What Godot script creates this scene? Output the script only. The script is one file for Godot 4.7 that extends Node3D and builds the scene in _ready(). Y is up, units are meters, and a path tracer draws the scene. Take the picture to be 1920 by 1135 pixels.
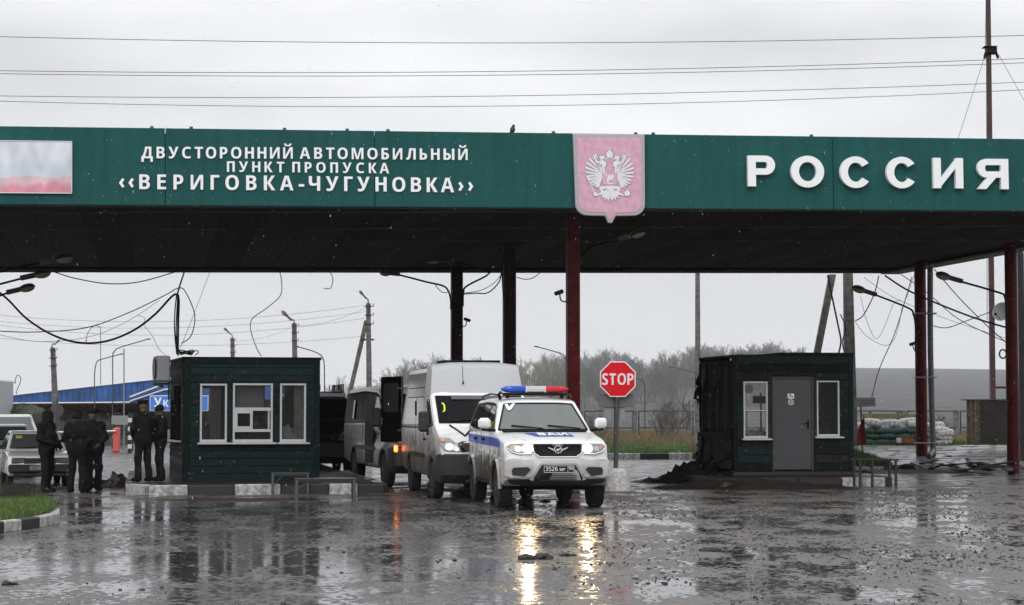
extends Node3D

func _ready() -> void:
	# ---- camera
	var cam := Camera3D.new()
	cam.name = "camera"
	cam.position = Vector3(0, EYE, 0)
	cam.rotation = Vector3(PITCH, 0, 0)
	cam.fov = rad_to_deg(2.0 * atan(567.5 / FPX))
	cam.near = 0.1
	cam.far = 3000.0
	cam.current = true
	add_child(cam)
	# ---- sky, air, exposure
	var env := Environment.new()
	env.background_mode = Environment.BG_SKY
	var sm := PanoramaSkyMaterial.new()
	sm.panorama = sky_texture()
	var sk := Sky.new()
	sk.sky_material = sm
	env.sky = sk
	env.tonemap_mode = Environment.TONE_MAPPER_LINEAR
	env.tonemap_exposure = 1.0
	env.sdfgi_enabled = true
	env.ssao_enabled = true
	env.ssil_enabled = true
	env.fog_enabled = true
	env.fog_density = 0.0001
	env.fog_light_color = Color(0.93, 0.94, 0.96)
	env.volumetric_fog_enabled = true
	env.volumetric_fog_density = 0.0
	var we := WorldEnvironment.new()
	we.name = "world_environment"
	we.environment = env
	add_child(we)
	# ---- the brighter part of the overcast, high behind the photographer
	var sun := DirectionalLight3D.new()
	sun.name = "sun"
	sun.light_energy = 0.35
	sun.light_color = Color(1.0, 0.985, 0.96)
	sun.light_angular_distance = 30.0
	sun.shadow_enabled = true
	sun.look_at_from_position(Vector3(-10, 26, 30), Vector3.ZERO)
	add_child(sun)

	font = SystemFont.new()
	font.font_names = PackedStringArray(["Droid Sans"])
	font.font_weight = 700
	materials()
	# ---- setting
	ground()
	hills_and_mist()
	canopy()
	islands()
	booths()
	station_building()
	far_fence()
	trees()
	poles_and_wires()
	# ---- objects
	vehicles()
	people()
	stop_sign()
	benches()
	right_yard()
	canopy_lamps_and_cables()
	grass_and_mud()
	sleet()

func sky_texture() -> ImageTexture:
	var w := 1024
	var h := 512
	var n := FastNoiseLite.new()
	n.seed = 5
	n.frequency = 1.0
	n.fractal_octaves = 4
	var im := Image.create(w, h, false, Image.FORMAT_RGBF)
	for j in h:
		var el := (0.5 - (j + 0.5) / h) * PI
		var up := maxf(sin(el), 0.0)
		var base := lerpf(0.92, 2.0, pow(up, 1.4))
		for i in w:
			var az := TAU * i / w
			var d := Vector3(cos(az) * cos(el), sin(el), sin(az) * cos(el))
			var c := n.get_noise_3d(d.x * 2.2, d.y * 9.0, d.z * 2.2)
			c += 0.5 * n.get_noise_3d(d.x * 6.0 + 9.0, d.y * 22.0, d.z * 6.0)
			var l := base * (1.0 + c * 0.48 * smoothstep(0.02, 0.14, up))
			im.set_pixel(i, j, Color(l * 0.985, l * 0.995, l * 1.02))
	return ImageTexture.create_from_image(im)

func materials() -> void:
	noise_tex("speckle", 11, 0.09, 0.72, 1.0, 4)
	noise_tex("soft", 10, 0.012, 0.92, 1.0, 5)
	noise_tex("blotch", 12, 0.012, 0.55, 1.0, 5)
	noise_tex("grime", 13, 0.02, 0.25, 1.0, 6)
	noise_tex("streak", 18, 0.012, 0.90, 1.0, 6)
	noise_tex("wear", 17, 0.011, 0.70, 1.0, 6)
	noise_tex("height_fine", 14, 0.05, 0.0, 1.0, 5)
	noise_tex("height_soft", 15, 0.008, 0.0, 1.0, 3)
	noise_tex("wet_rough", 16, 0.012, 0.05, 0.55, 5, 1024)
	noise_tex("wet_tone", 16, 0.012, 0.45, 1.0, 5, 1024)
	mat("asphalt", 0.045, 0.044, 0.043, 0.3, "wet_tone", 0.09)
	M.asphalt.roughness = 1.0
	M.asphalt.roughness_texture = T.wet_rough
	M.asphalt.heightmap_enabled = true
	M.asphalt.heightmap_texture = T.height_fine
	M.asphalt.heightmap_scale = 0.6
	M.asphalt.uv1_world_triplanar = true
	mat("soil", 0.10, 0.085, 0.06, 0.95, "blotch", 0.05)
	mat("straw_soil", 0.13, 0.105, 0.065, 0.95, "blotch", 0.05)
	mat("field", 0.078, 0.074, 0.074, 0.95, "grime", 0.02)
	mat("fascia_green", 0.0095, 0.080, 0.075, 0.55, "streak", 1.0)
	M.fascia_green.metallic_specular = 0.28
	M.fascia_green.uv1_scale = Vector3(0.45, 0.05, 0.45)
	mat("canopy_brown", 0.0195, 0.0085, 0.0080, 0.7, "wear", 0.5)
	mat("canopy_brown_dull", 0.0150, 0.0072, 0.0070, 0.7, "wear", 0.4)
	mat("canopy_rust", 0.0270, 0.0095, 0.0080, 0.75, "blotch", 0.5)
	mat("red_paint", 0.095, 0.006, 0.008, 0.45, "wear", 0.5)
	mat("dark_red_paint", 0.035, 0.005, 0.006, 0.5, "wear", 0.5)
	mat("white_paint", 0.78, 0.78, 0.79, 0.45, "speckle", 1.0)
	mat("letter_white", 0.80, 0.81, 0.82, 0.4)
	mat("emblem_rim", 0.52, 0.50, 0.52, 0.5, "speckle", 2.0)
	mat("emblem_pink", 0.65, 0.36, 0.47, 0.5, "soft", 0.8)
	mat("emblem_grey", 0.28, 0.26, 0.29, 0.6)
	mat("emblem_white", 0.70, 0.68, 0.70, 0.6)
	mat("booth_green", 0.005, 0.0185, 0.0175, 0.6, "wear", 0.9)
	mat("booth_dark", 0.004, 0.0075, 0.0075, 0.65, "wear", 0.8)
	mat("pvc", 0.47, 0.475, 0.49, 0.45, "soft", 1.2)
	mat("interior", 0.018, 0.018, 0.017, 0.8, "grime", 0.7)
	mat("charred", 0.0085, 0.0085, 0.009, 0.8, "blotch", 0.9)
	mat("charred_grey", 0.022, 0.022, 0.0235, 0.75, "blotch", 0.9)
	mat("door_grey", 0.052, 0.054, 0.059, 0.5, "speckle", 1.5)
	mat("kerb_white", 0.52, 0.515, 0.50, 0.6, "blotch", 1.1)
	mat("kerb_black", 0.018, 0.018, 0.019, 0.5, "speckle", 1.3)
	mat("concrete", 0.24, 0.235, 0.22, 0.75, "wear", 0.9)
	mat("pole_concrete", 0.15, 0.145, 0.135, 0.8, "wear", 0.6)
	mat("paving", 0.19, 0.19, 0.195, 0.3, "blotch", 0.9)
	mat("mud", 0.028, 0.022, 0.018, 0.45, "grime", 2.5)
	mat("mud_brown", 0.055, 0.036, 0.025, 0.5, "grime", 2.0)
	mat("plate_back", 0.16, 0.16, 0.165, 0.5, "speckle", 2.0)
	mat("steel", 0.10, 0.10, 0.105, 0.45, "speckle", 2.0, 0.3)
	mat("dark_steel", 0.015, 0.015, 0.016, 0.5, "speckle", 2.0)
	mat("black_rubber", 0.008, 0.008, 0.008, 0.6)
	mat("cable", 0.006, 0.006, 0.006, 0.5)
	mat("thin_wire", 0.05, 0.05, 0.052, 0.6)
	mat("lamp_grey", 0.065, 0.062, 0.06, 0.5, "speckle", 2.0)
	mat("galvanised", 0.30, 0.31, 0.32, 0.45, "speckle", 2.0)
	mat("lamp_lens", 0.30, 0.25, 0.14, 0.15)
	mat("blue_roof", 0.035, 0.13, 0.40, 0.5, "wear", 0.15)
	mat("blue_sign", 0.045, 0.19, 0.62, 0.4)
	mat("wall_grey", 0.13, 0.13, 0.135, 0.8, "blotch", 0.2)
	mat("wood", 0.11, 0.095, 0.075, 0.85, "wear", 0.8)
	mat("bark", 0.10, 0.095, 0.085, 0.95)
	mat("twig", 0.10, 0.093, 0.082, 0.95)
	mat("twig_olive", 0.19, 0.175, 0.115, 0.95)
	mat("mast_red", 0.055, 0.014, 0.014, 0.5, "wear", 0.5)
	mat("dark_wall", 0.022, 0.021, 0.021, 0.8)
	mat("net_green", 0.045, 0.055, 0.035, 0.95)
	mat("net_leaf", 0.075, 0.09, 0.055, 0.95)
	mat("block_white", 0.55, 0.54, 0.53, 0.75, "wear", 1.6)
	mat("sign_white", 0.66, 0.65, 0.66, 0.4)
	mat("sign_red", 0.58, 0.011, 0.020, 0.5)
	M.sign_red.metallic_specular = 0.2
	mat("wet_steel", 0.05, 0.05, 0.052, 0.2, "speckle", 2.0)
	mat("paving_dark", 0.085, 0.085, 0.09, 0.3, "blotch", 0.9)
	mat("sack_white", 0.60, 0.585, 0.59, 0.75, "blotch", 1.3)
	mat("sack_green", 0.016, 0.075, 0.055, 0.6, "wear", 1.2)
	mat("plank_khaki", 0.20, 0.18, 0.09, 0.8, "wear", 1.0)
	mat("plywood", 0.17, 0.125, 0.09, 0.85, "blotch", 1.4)
	mat("plywood_dark", 0.028, 0.022, 0.018, 0.8, "blotch", 1.4)
	mat("pipe_grey", 0.12, 0.125, 0.13, 0.45, "wear", 1.0)
	mat("bird_grey", 0.03, 0.03, 0.032, 0.7)
	thin_bold = SystemFont.new()
	thin_bold.font_names = PackedStringArray(["Droid Sans"])
	thin_bold.font_weight = 600
	var g := mat("glass", 0.1, 0.11, 0.11, 0.03)
	g.albedo_color.a = 0.06
	g.metallic_specular = 0.14
	g.transparency = BaseMaterial3D.TRANSPARENCY_ALPHA
	var l := mat("headlight_on", 1.0, 0.9, 0.75, 0.3)
	l.emission_enabled = true
	l.emission = Color(1.0, 0.92, 0.80)
	l.emission_energy_multiplier = 16.0
	for k in ["booth_green", "booth_dark", "canopy_brown", "canopy_brown_dull", "canopy_rust", "charred", "charred_grey", "dark_red_paint", "red_paint", "black_rubber", "cable"]:
		M[k].metallic_specular = 0.25
	var o := mat("indicator_on", 1.0, 0.6, 0.2, 0.3)
	o.emission_enabled = true
	o.emission = Color(1.0, 0.5, 0.16)
	o.emission_energy_multiplier = 2.4

# ---------------------------------------------------------------- helpers
class MB:
	var v := PackedVector3Array()
	var o := 0
	var x := Transform3D()
	func begin() -> void:
		o = v.size()
	func tri(a: Vector3, b: Vector3, c: Vector3) -> void:
		v.append(x * a); v.append(x * b); v.append(x * c)
	func quad(a: Vector3, b: Vector3, c: Vector3, d: Vector3) -> void:
		tri(a, b, c); tri(a, c, d)
	func done() -> void:
		var c := Vector3.ZERO
		for i in range(o, v.size()):
			c += v[i]
		c /= maxf(1.0, v.size() - o)
		var s := 0.0
		for i in range(o, v.size(), 3):
			s += (v[i] - c).dot((v[i + 1] - c).cross(v[i + 2] - c))
		if s < 0.0:
			for i in range(o, v.size(), 3):
				var t := v[i + 1]
				v[i + 1] = v[i + 2]
				v[i + 2] = t
	func fan(p: Array) -> void:
		for i in range(1, p.size() - 1):
			tri(p[0], p[i], p[i + 1])
	func face(p: Array, c: Vector3) -> void:
		var n: Vector3 = (p[1] - p[0]).cross(p[2] - p[0])
		if n.dot(p[0] - c) < 0.0:
			p.reverse()
		fan(p)
	func box(c: Vector3, s: Vector3, b := 0.0, r := Basis()) -> void:
		var h := s * 0.5
		begin()
		if b <= 0.0:
			for k in 3:
				var i := (k + 1) % 3
				var j := (k + 2) % 3
				for sg in [-1.0, 1.0]:
					var p := []
					for q in [[-1, -1], [1, -1], [1, 1], [-1, 1]]:
						var w := Vector3.ZERO
						w[k] = sg * h[k]; w[i] = q[0] * h[i]; w[j] = q[1] * h[j]
						p.append(c + r * w)
					face(p, c)
		else:
			b = minf(b, minf(h.x, minf(h.y, h.z)) * 0.8)
			for k in 3:
				var i := (k + 1) % 3
				var j := (k + 2) % 3
				for sg in [-1.0, 1.0]:
					var p := []
					for q in [[-1, -1], [1, -1], [1, 1], [-1, 1]]:
						var w := Vector3.ZERO
						w[k] = sg * h[k]; w[i] = q[0] * (h[i] - b); w[j] = q[1] * (h[j] - b)
						p.append(c + r * w)
					face(p, c)
					for sj in [-1.0, 1.0]:
						var a1 := Vector3.ZERO
						a1[i] = sg * h[i]; a1[j] = sj * (h[j] - b); a1[k] = h[k] - b
						var a2 := Vector3.ZERO
						a2[i] = sg * (h[i] - b); a2[j] = sj * h[j]; a2[k] = h[k] - b
						var a3 := a2; a3[k] = -a3[k]
						var a4 := a1; a4[k] = -a4[k]
						face([c + r * a1, c + r * a2, c + r * a3, c + r * a4], c)
			for sx in [-1.0, 1.0]:
				for sy in [-1.0, 1.0]:
					for sz in [-1.0, 1.0]:
						face([c + r * Vector3(sx * h.x, sy * (h.y - b), sz * (h.z - b)), c + r * Vector3(sx * (h.x - b), sy * h.y, sz * (h.z - b)), c + r * Vector3(sx * (h.x - b), sy * (h.y - b), sz * h.z)], c)
		if x.basis.determinant() < 0.0:
			done()
	func ring_strip(r0: Array, r1: Array, closed := true) -> void:
		var n := r0.size()
		for i in (n if closed else n - 1):
			var k := (i + 1) % n
			quad(r0[i], r0[k], r1[k], r1[i])
	func loft(rings: Array, cap := true) -> void:
		begin()
		for i in rings.size() - 1:
			ring_strip(rings[i], rings[i + 1])
		if cap:
			var p: Array = rings[0].duplicate()
			p.reverse()
			fan(p)
			fan(rings[-1])
		done()
	func tube(pts: Array, rad, n := 6, cap := true) -> void:
		var rings := []
		var up := Vector3.UP
		var d0: Vector3 = (pts[1] - pts[0]).normalized()
		if absf(d0.dot(up)) > 0.95:
			up = Vector3.RIGHT
		var sd := d0.cross(up).normalized()
		for i in pts.size():
			var d: Vector3
			if i == 0:
				d = pts[1] - pts[0]
			elif i == pts.size() - 1:
				d = pts[i] - pts[i - 1]
			else:
				d = (pts[i + 1] - pts[i]).normalized() + (pts[i] - pts[i - 1]).normalized()
			d = d.normalized()
			sd = (sd - d * sd.dot(d)).normalized()
			var u := sd.cross(d)
			var r: float = rad[i] if rad is Array else rad
			var ring := []
			for k in n:
				var a := TAU * k / n
				ring.append(pts[i] + (sd * cos(a) + u * sin(a)) * r)
			rings.append(ring)
		loft(rings, cap)
	func lathe(prof: Array, n := 16, t := Transform3D()) -> void:
		var rings := []
		for p in prof:
			var ring := []
			for k in n:
				var a := TAU * k / n
				ring.append(t * Vector3(p.x * cos(a), p.y, p.x * sin(a)))
			rings.append(ring)
		loft(rings)
	func extrude(poly: Array, levels: Array, fn: Callable) -> void:
		# levels: [position, inset] in order; fn(point, position) gives the place
		begin()
		var n := poly.size()
		var area := 0.0
		for i in n:
			area += poly[i].cross(poly[(i + 1) % n])
		var sg := signf(area)
		var nor := []
		for i in n:
			var a: Vector2 = (poly[i] - poly[i - 1]).normalized()
			var b: Vector2 = (poly[(i + 1) % n] - poly[i]).normalized()
			var na := Vector2(-a.y, a.x) * sg
			var nb := Vector2(-b.y, b.x) * sg
			var m := (na + nb)
			var l := m.length_squared()
			nor.append(m * (2.0 / maxf(l, 0.8)) if l > 0.01 else na)
		var rings := []
		var flat := []
		for lv in levels:
			var ring := []
			var pl := PackedVector2Array()
			for i in n:
				var p: Vector2 = poly[i] + nor[i] * lv[1]
				pl.append(p)
				ring.append(fn.call(p, lv[0]))
			rings.append(ring)
			flat.append(pl)
		for i in rings.size() - 1:
			if sg > 0.0:
				ring_strip(rings[i], rings[i + 1])
			else:
				ring_strip(rings[i + 1], rings[i])
		for e in [0, rings.size() - 1]:
			var idx := Geometry2D.triangulate_polygon(flat[e])
			for i in range(0, idx.size(), 3):
				var a := idx[i]
				var b := idx[i + 1]
				var c := idx[i + 2]
				var s: float = (flat[e][b] - flat[e][a]).cross(flat[e][c] - flat[e][a])
				if (s > 0.0) == (e != 0):
					tri(rings[e][a], rings[e][b], rings[e][c])
				else:
					tri(rings[e][a], rings[e][c], rings[e][b])
		done()
	func plate(poly: Array, z0: float, z1: float, b := 0.0) -> void:
		var f := func(p, z): return Vector3(p.x, p.y, z)
		if b > 0.0:
			extrude(poly, [[z0, 0.0], [z1 - b, 0.0], [z1, b]], f)
		else:
			extrude(poly, [[z0, 0.0], [z1, 0.0]], f)
	func blob(c: Vector3, r: Vector3, nu := 8, nv := 6, rough := 0.0, rg: RandomNumberGenerator = null, rot := Basis()) -> void:
		var rings := []
		for j in range(1, nv):
			var ring := []
			var t := PI * j / nv
			for i in nu:
				var a := TAU * i / nu
				var k := 1.0 + (rg.randf_range(-rough, rough) if rg else 0.0)
				ring.append(c + rot * (Vector3(sin(t) * cos(a), cos(t), sin(t) * sin(a)) * r * k))
			rings.append(ring)
		begin()
		for i in rings.size() - 1:
			ring_strip(rings[i], rings[i + 1])
		var top := c + rot * Vector3(0, r.y, 0)
		var bot := c - rot * Vector3(0, r.y, 0)
		var m := rings.size() - 1
		for i in nu:
			var k := (i + 1) % nu
			tri(top, rings[0][k], rings[0][i])
			tri(bot, rings[m][i], rings[m][k])
		done()
	func warp(fn: Callable) -> void:
		for i in v.size():
			v[i] = fn.call(v[i])
	func mesh(smooth := 0.0, uv := "", us := Vector2.ONE) -> ArrayMesh:
		var nn := PackedVector3Array()
		nn.resize(v.size())
		var pos := PackedVector3Array()
		pos.resize(v.size())
		var fnr := PackedVector3Array()
		for i in range(0, v.size(), 3):
			fnr.append((v[i + 1] - v[i]).cross(v[i + 2] - v[i]))
		var at := {}
		if smooth > 0.0:
			for i in v.size():
				var k := Vector3i((v[i] * 2000.0).round())
				if at.has(k):
					at[k].append(i / 3)
				else:
					at[k] = [i / 3]
		var lim := cos(deg_to_rad(smooth))
		for i in v.size():
			var f := i / 3
			var n := fnr[f].normalized()
			if smooth > 0.0:
				var s := Vector3.ZERO
				for g in at[Vector3i((v[i] * 2000.0).round())]:
					if fnr[g].normalized().dot(n) > lim:
						s += fnr[g]
				n = s.normalized()
			if n == Vector3.ZERO:
				n = Vector3.UP
			var q: int = f * 3 + [0, 2, 1][i % 3]
			pos[q] = v[i]
			nn[q] = n
		var a := []
		a.resize(Mesh.ARRAY_MAX)
		a[Mesh.ARRAY_VERTEX] = pos
		a[Mesh.ARRAY_NORMAL] = nn
		if uv != "":
			var t := PackedVector2Array()
			t.resize(pos.size())
			for i in pos.size():
				var p := pos[i]
				t[i] = (Vector2(p.z, p.y) if uv == "zy" else (Vector2(p.x, p.y) if uv == "xy" else Vector2(p.x, p.z))) * us
			a[Mesh.ARRAY_TEX_UV] = t
		var m := ArrayMesh.new()
		m.add_surface_from_arrays(Mesh.PRIMITIVE_TRIANGLES, a)
		return m

const FPX := 3900.0
const PITCH := 0.0513634
const YAW := 0.1684
const EYE := 1.7
var taken := {}
var M := {}
var T := {}
var font: SystemFont

func P(px: float, py: float, d: float) -> Vector3:
	# the place seen at a pixel of the 1920 wide photograph, d metres ahead
	var y := (567.5 - py) / FPX
	var r := Vector3((px - 960.0) / FPX, y * cos(PITCH) + sin(PITCH), y * sin(PITCH) - cos(PITCH))
	return Vector3(0, EYE, 0) + r * (d / -r.z)

func G(px: float, py: float, h := 0.0) -> Vector3:
	var p := P(px, py, 1.0) - Vector3(0, EYE, 0)
	return Vector3(0, EYE, 0) + p * ((h - EYE) / p.y)

func numbered(n: String) -> String:
	if not taken.has(n):
		taken[n] = 0
		return n
	taken[n] += 1
	return "%s_%03d" % [n, taken[n]]

func thing(called: String, label: String, category: String, at := Vector3.ZERO, turn := 0.0, group := "") -> Node3D:
	var o := Node3D.new()
	o.name = numbered(called)
	add_child(o)
	o.position = at
	o.rotation.y = turn
	tag(o, label, category, group)
	return o

func tag(o: Node, label: String, category := "", group := "") -> Node:
	o.set_meta("label", label)
	o.set_meta("kind", "thing")
	if category != "":
		o.set_meta("category", category)
	if group != "":
		o.set_meta("group", group)
	return o

func part(called: String, shape, m: Material, parent: Node = null, smooth := 0.0, uv := "", us := Vector2.ONE) -> MeshInstance3D:
	var o := MeshInstance3D.new()
	o.mesh = shape.mesh(smooth, uv, us) if shape is MB else shape
	if m:
		o.material_override = m
	if parent == null:
		o.name = numbered(called)
		add_child(o)
	else:
		o.name = called
		parent.add_child(o, true)
	return o

func struct(called: String, shape, m: Material, parent: Node = null, smooth := 0.0) -> MeshInstance3D:
	var o := part(called, shape, m, parent, smooth)
	if parent == null:
		o.set_meta("kind", "structure")
		o.set_meta("label", called.replace("_", " "))
	return o

func stuff(o: Node) -> Node:
	o.set_meta("kind", "stuff")
	return o

func copy(o: Node3D, at: Vector3, turn: float, label := "", group := "") -> Node3D:
	var c: Node3D = o.duplicate()
	c.name = numbered(String(o.name).rstrip("0123456789_"))
	add_child(c)
	c.position = at
	c.rotation.y = turn
	if label != "":
		c.set_meta("label", label)
	if group != "":
		c.set_meta("group", group)
	return c

func rng(s: int) -> RandomNumberGenerator:
	var r := RandomNumberGenerator.new()
	r.seed = s
	return r

func mat(called: String, r: float, g: float, b: float, rough := 0.6, tex := "", ts := 1.0, metal := 0.0) -> StandardMaterial3D:
	var m := StandardMaterial3D.new()
	m.resource_name = called
	m.albedo_color = Color(r, g, b).linear_to_srgb()
	m.roughness = rough
	m.metallic = metal
	if tex != "":
		m.albedo_texture = T[tex]
		m.uv1_triplanar = true
		m.uv1_scale = Vector3.ONE * ts
	M[called] = m
	return m

func noise_tex(called: String, sd: int, freq: float, lo: float, hi: float, oct := 4, size := 512, mid := 0.5) -> void:
	var n := FastNoiseLite.new()
	n.seed = sd
	n.noise_type = FastNoiseLite.TYPE_SIMPLEX_SMOOTH
	n.frequency = freq
	n.fractal_octaves = oct
	var t := NoiseTexture2D.new()
	t.width = size
	t.height = size
	t.seamless = true
	t.noise = n
	var g := Gradient.new()
	g.set_color(0, Color(lo, lo, lo))
	g.set_color(1, Color(hi, hi, hi))
	g.set_offset(0, maxf(0.0, mid - 0.35))
	g.set_offset(1, minf(1.0, mid + 0.35))
	t.color_ramp = g
	T[called] = t

func wire(pts: Array, r := 0.01, sides := 4) -> MB:
	var b := MB.new()
	b.tube(pts, r, sides)
	return b

func sag(a: Vector3, b: Vector3, drop: float, n := 14) -> Array:
	var r := []
	for i in n + 1:
		var t := float(i) / n
		r.append(a.lerp(b, t) - Vector3(0, drop * 4.0 * t * (1.0 - t), 0))
	return r

func smoothpath(p: Array, n := 6) -> Array:
	var r := []
	for i in p.size() - 1:
		var a: Vector3 = p[max(i - 1, 0)]
		var d: Vector3 = p[min(i + 2, p.size() - 1)]
		for k in n:
			r.append(p[i].cubic_interpolate(p[i + 1], a, d, float(k) / n))
	r.append(p[-1])
	return r

func text(s: String, cap: float, depth: float, mono := false) -> TextMesh:
	var t := TextMesh.new()
	t.text = s
	t.font = font
	t.font_size = 64
	t.pixel_size = cap / (64.0 * 0.714)
	t.depth = depth
	t.curve_step = 1.5
	return t

func rect(x0: float, y0: float, x1: float, y1: float) -> Array:
	return [Vector2(x0, y0), Vector2(x1, y0), Vector2(x1, y1), Vector2(x0, y1)]

func disc(c: Vector2, r: float, n := 20, ry := 0.0) -> Array:
	var p := []
	for i in n:
		p.append(c + Vector2(cos(TAU * i / n) * r, sin(TAU * i / n) * (ry if ry > 0.0 else r)))
	return p

func wall(mb: MB, x0: float, x1: float, y0: float, y1: float, holes: Array, z: float, th: float) -> void:
	# a wall across x with rectangular openings [x0, y0, x1, y1], sorted by x
	var at := x0
	for h in holes:
		if h[0] > at:
			mb.box(Vector3((at + h[0]) / 2, (y0 + y1) / 2, z), Vector3(h[0] - at, y1 - y0, th))
		if h[1] > y0:
			mb.box(Vector3((h[2] + h[0]) / 2, (y0 + h[1]) / 2, z), Vector3(h[2] - h[0], h[1] - y0, th))
		if h[3] < y1:
			mb.box(Vector3((h[2] + h[0]) / 2, (y1 + h[3]) / 2, z), Vector3(h[2] - h[0], y1 - h[3], th))
		at = h[2]
	if x1 > at:
		mb.box(Vector3((at + x1) / 2, (y0 + y1) / 2, z), Vector3(x1 - at, y1 - y0, th))

# ---------------------------------------------------------------- ground
func terrain_h(x: float, z: float) -> float:
	var d := -z
	var k := x / maxf(d, 1.0)
	var top := lerpf(2.0, 9.5, smoothstep(-0.10, 0.10, k))
	top += 0.9 * sin(k * 9.0 + 0.4)
	return top * smoothstep(125.0, 450.0, d) - 0.04

func ground() -> void:
	# one sheet to the horizon
	var b := MB.new()
	var zs := [20.0, -20.0, -60.0, -100.0, -125.0, -150.0, -180.0, -215.0, -250.0, -290.0, -330.0, -370.0, -410.0, -450.0, -520.0, -700.0, -1000.0]
	for j in zs.size() - 1:
		for i in 40:
			var q := []
			for c in [[i, j], [i + 1, j], [i + 1, j + 1], [i, j + 1]]:
				var x: float = (c[0] - 20) * 20.0
				q.append(Vector3(x, terrain_h(x, zs[c[1]]), zs[c[1]]))
			b.quad(q[0], q[1], q[2], q[3])
	var g := struct("ground", b, M.field, null, 60.0)
	g.set_meta("label", "ploughed dull grey field rising to the horizon")
	# asphalt apron out to the far kerb
	var a := MB.new()
	a.x = Transform3D()
	a.quad(Vector3(-70, 0, 14), Vector3(70, 0, 14), Vector3(70, 0, -72), Vector3(-70, 0, -72))
	a.quad(Vector3(-70, 0, -72), Vector3(-6, 0, -72), Vector3(-14, 0, -105), Vector3(-70, 0, -105))
	struct("road", a, M.asphalt).set_meta("label", "wet grey asphalt yard running under the canopy")
	# the wet muddy apron in front, with its own puddles
	var w := MB.new()
	w.quad(Vector3(-16, 0.004, -15), Vector3(16, 0.004, -15), Vector3(16, 0.004, -47), Vector3(-16, 0.004, -47))
	var o := MeshInstance3D.new()
	o.mesh = w.mesh(0.0, "xz", Vector2(1.0 / 32.0, 1.0 / 32.0))
	o.material_override = wet_material()
	o.name = "wet_road"
	o.set_meta("kind", "structure")
	o.set_meta("label", "wet muddy asphalt with shallow puddles before the checkpoint")
	add_child(o)
	# verges: slightly raised soil under the grass
	var vg := MB.new()
	vg.quad(Vector3(0.5, 0.1, -71.2), Vector3(8.6, 0.1, -71.2), Vector3(14, 0.12, -126), Vector3(-2, 0.12, -126))
	vg.quad(Vector3(8.6, 0.1, -71.2), Vector3(40, 0.1, -71.2), Vector3(60, 0.12, -126), Vector3(14, 0.12, -126))
	struct("verge_ground", vg, M.straw_soil).set_meta("label", "brown soil of the verge behind the yard")

func noise_bytes(sd: int, f: float, oct: int, w: int, h: int) -> PackedByteArray:
	var n := FastNoiseLite.new()
	n.seed = sd
	n.noise_type = FastNoiseLite.TYPE_SIMPLEX_SMOOTH
	n.frequency = f
	n.fractal_octaves = oct
	return n.get_image(w, h).get_data()

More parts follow.
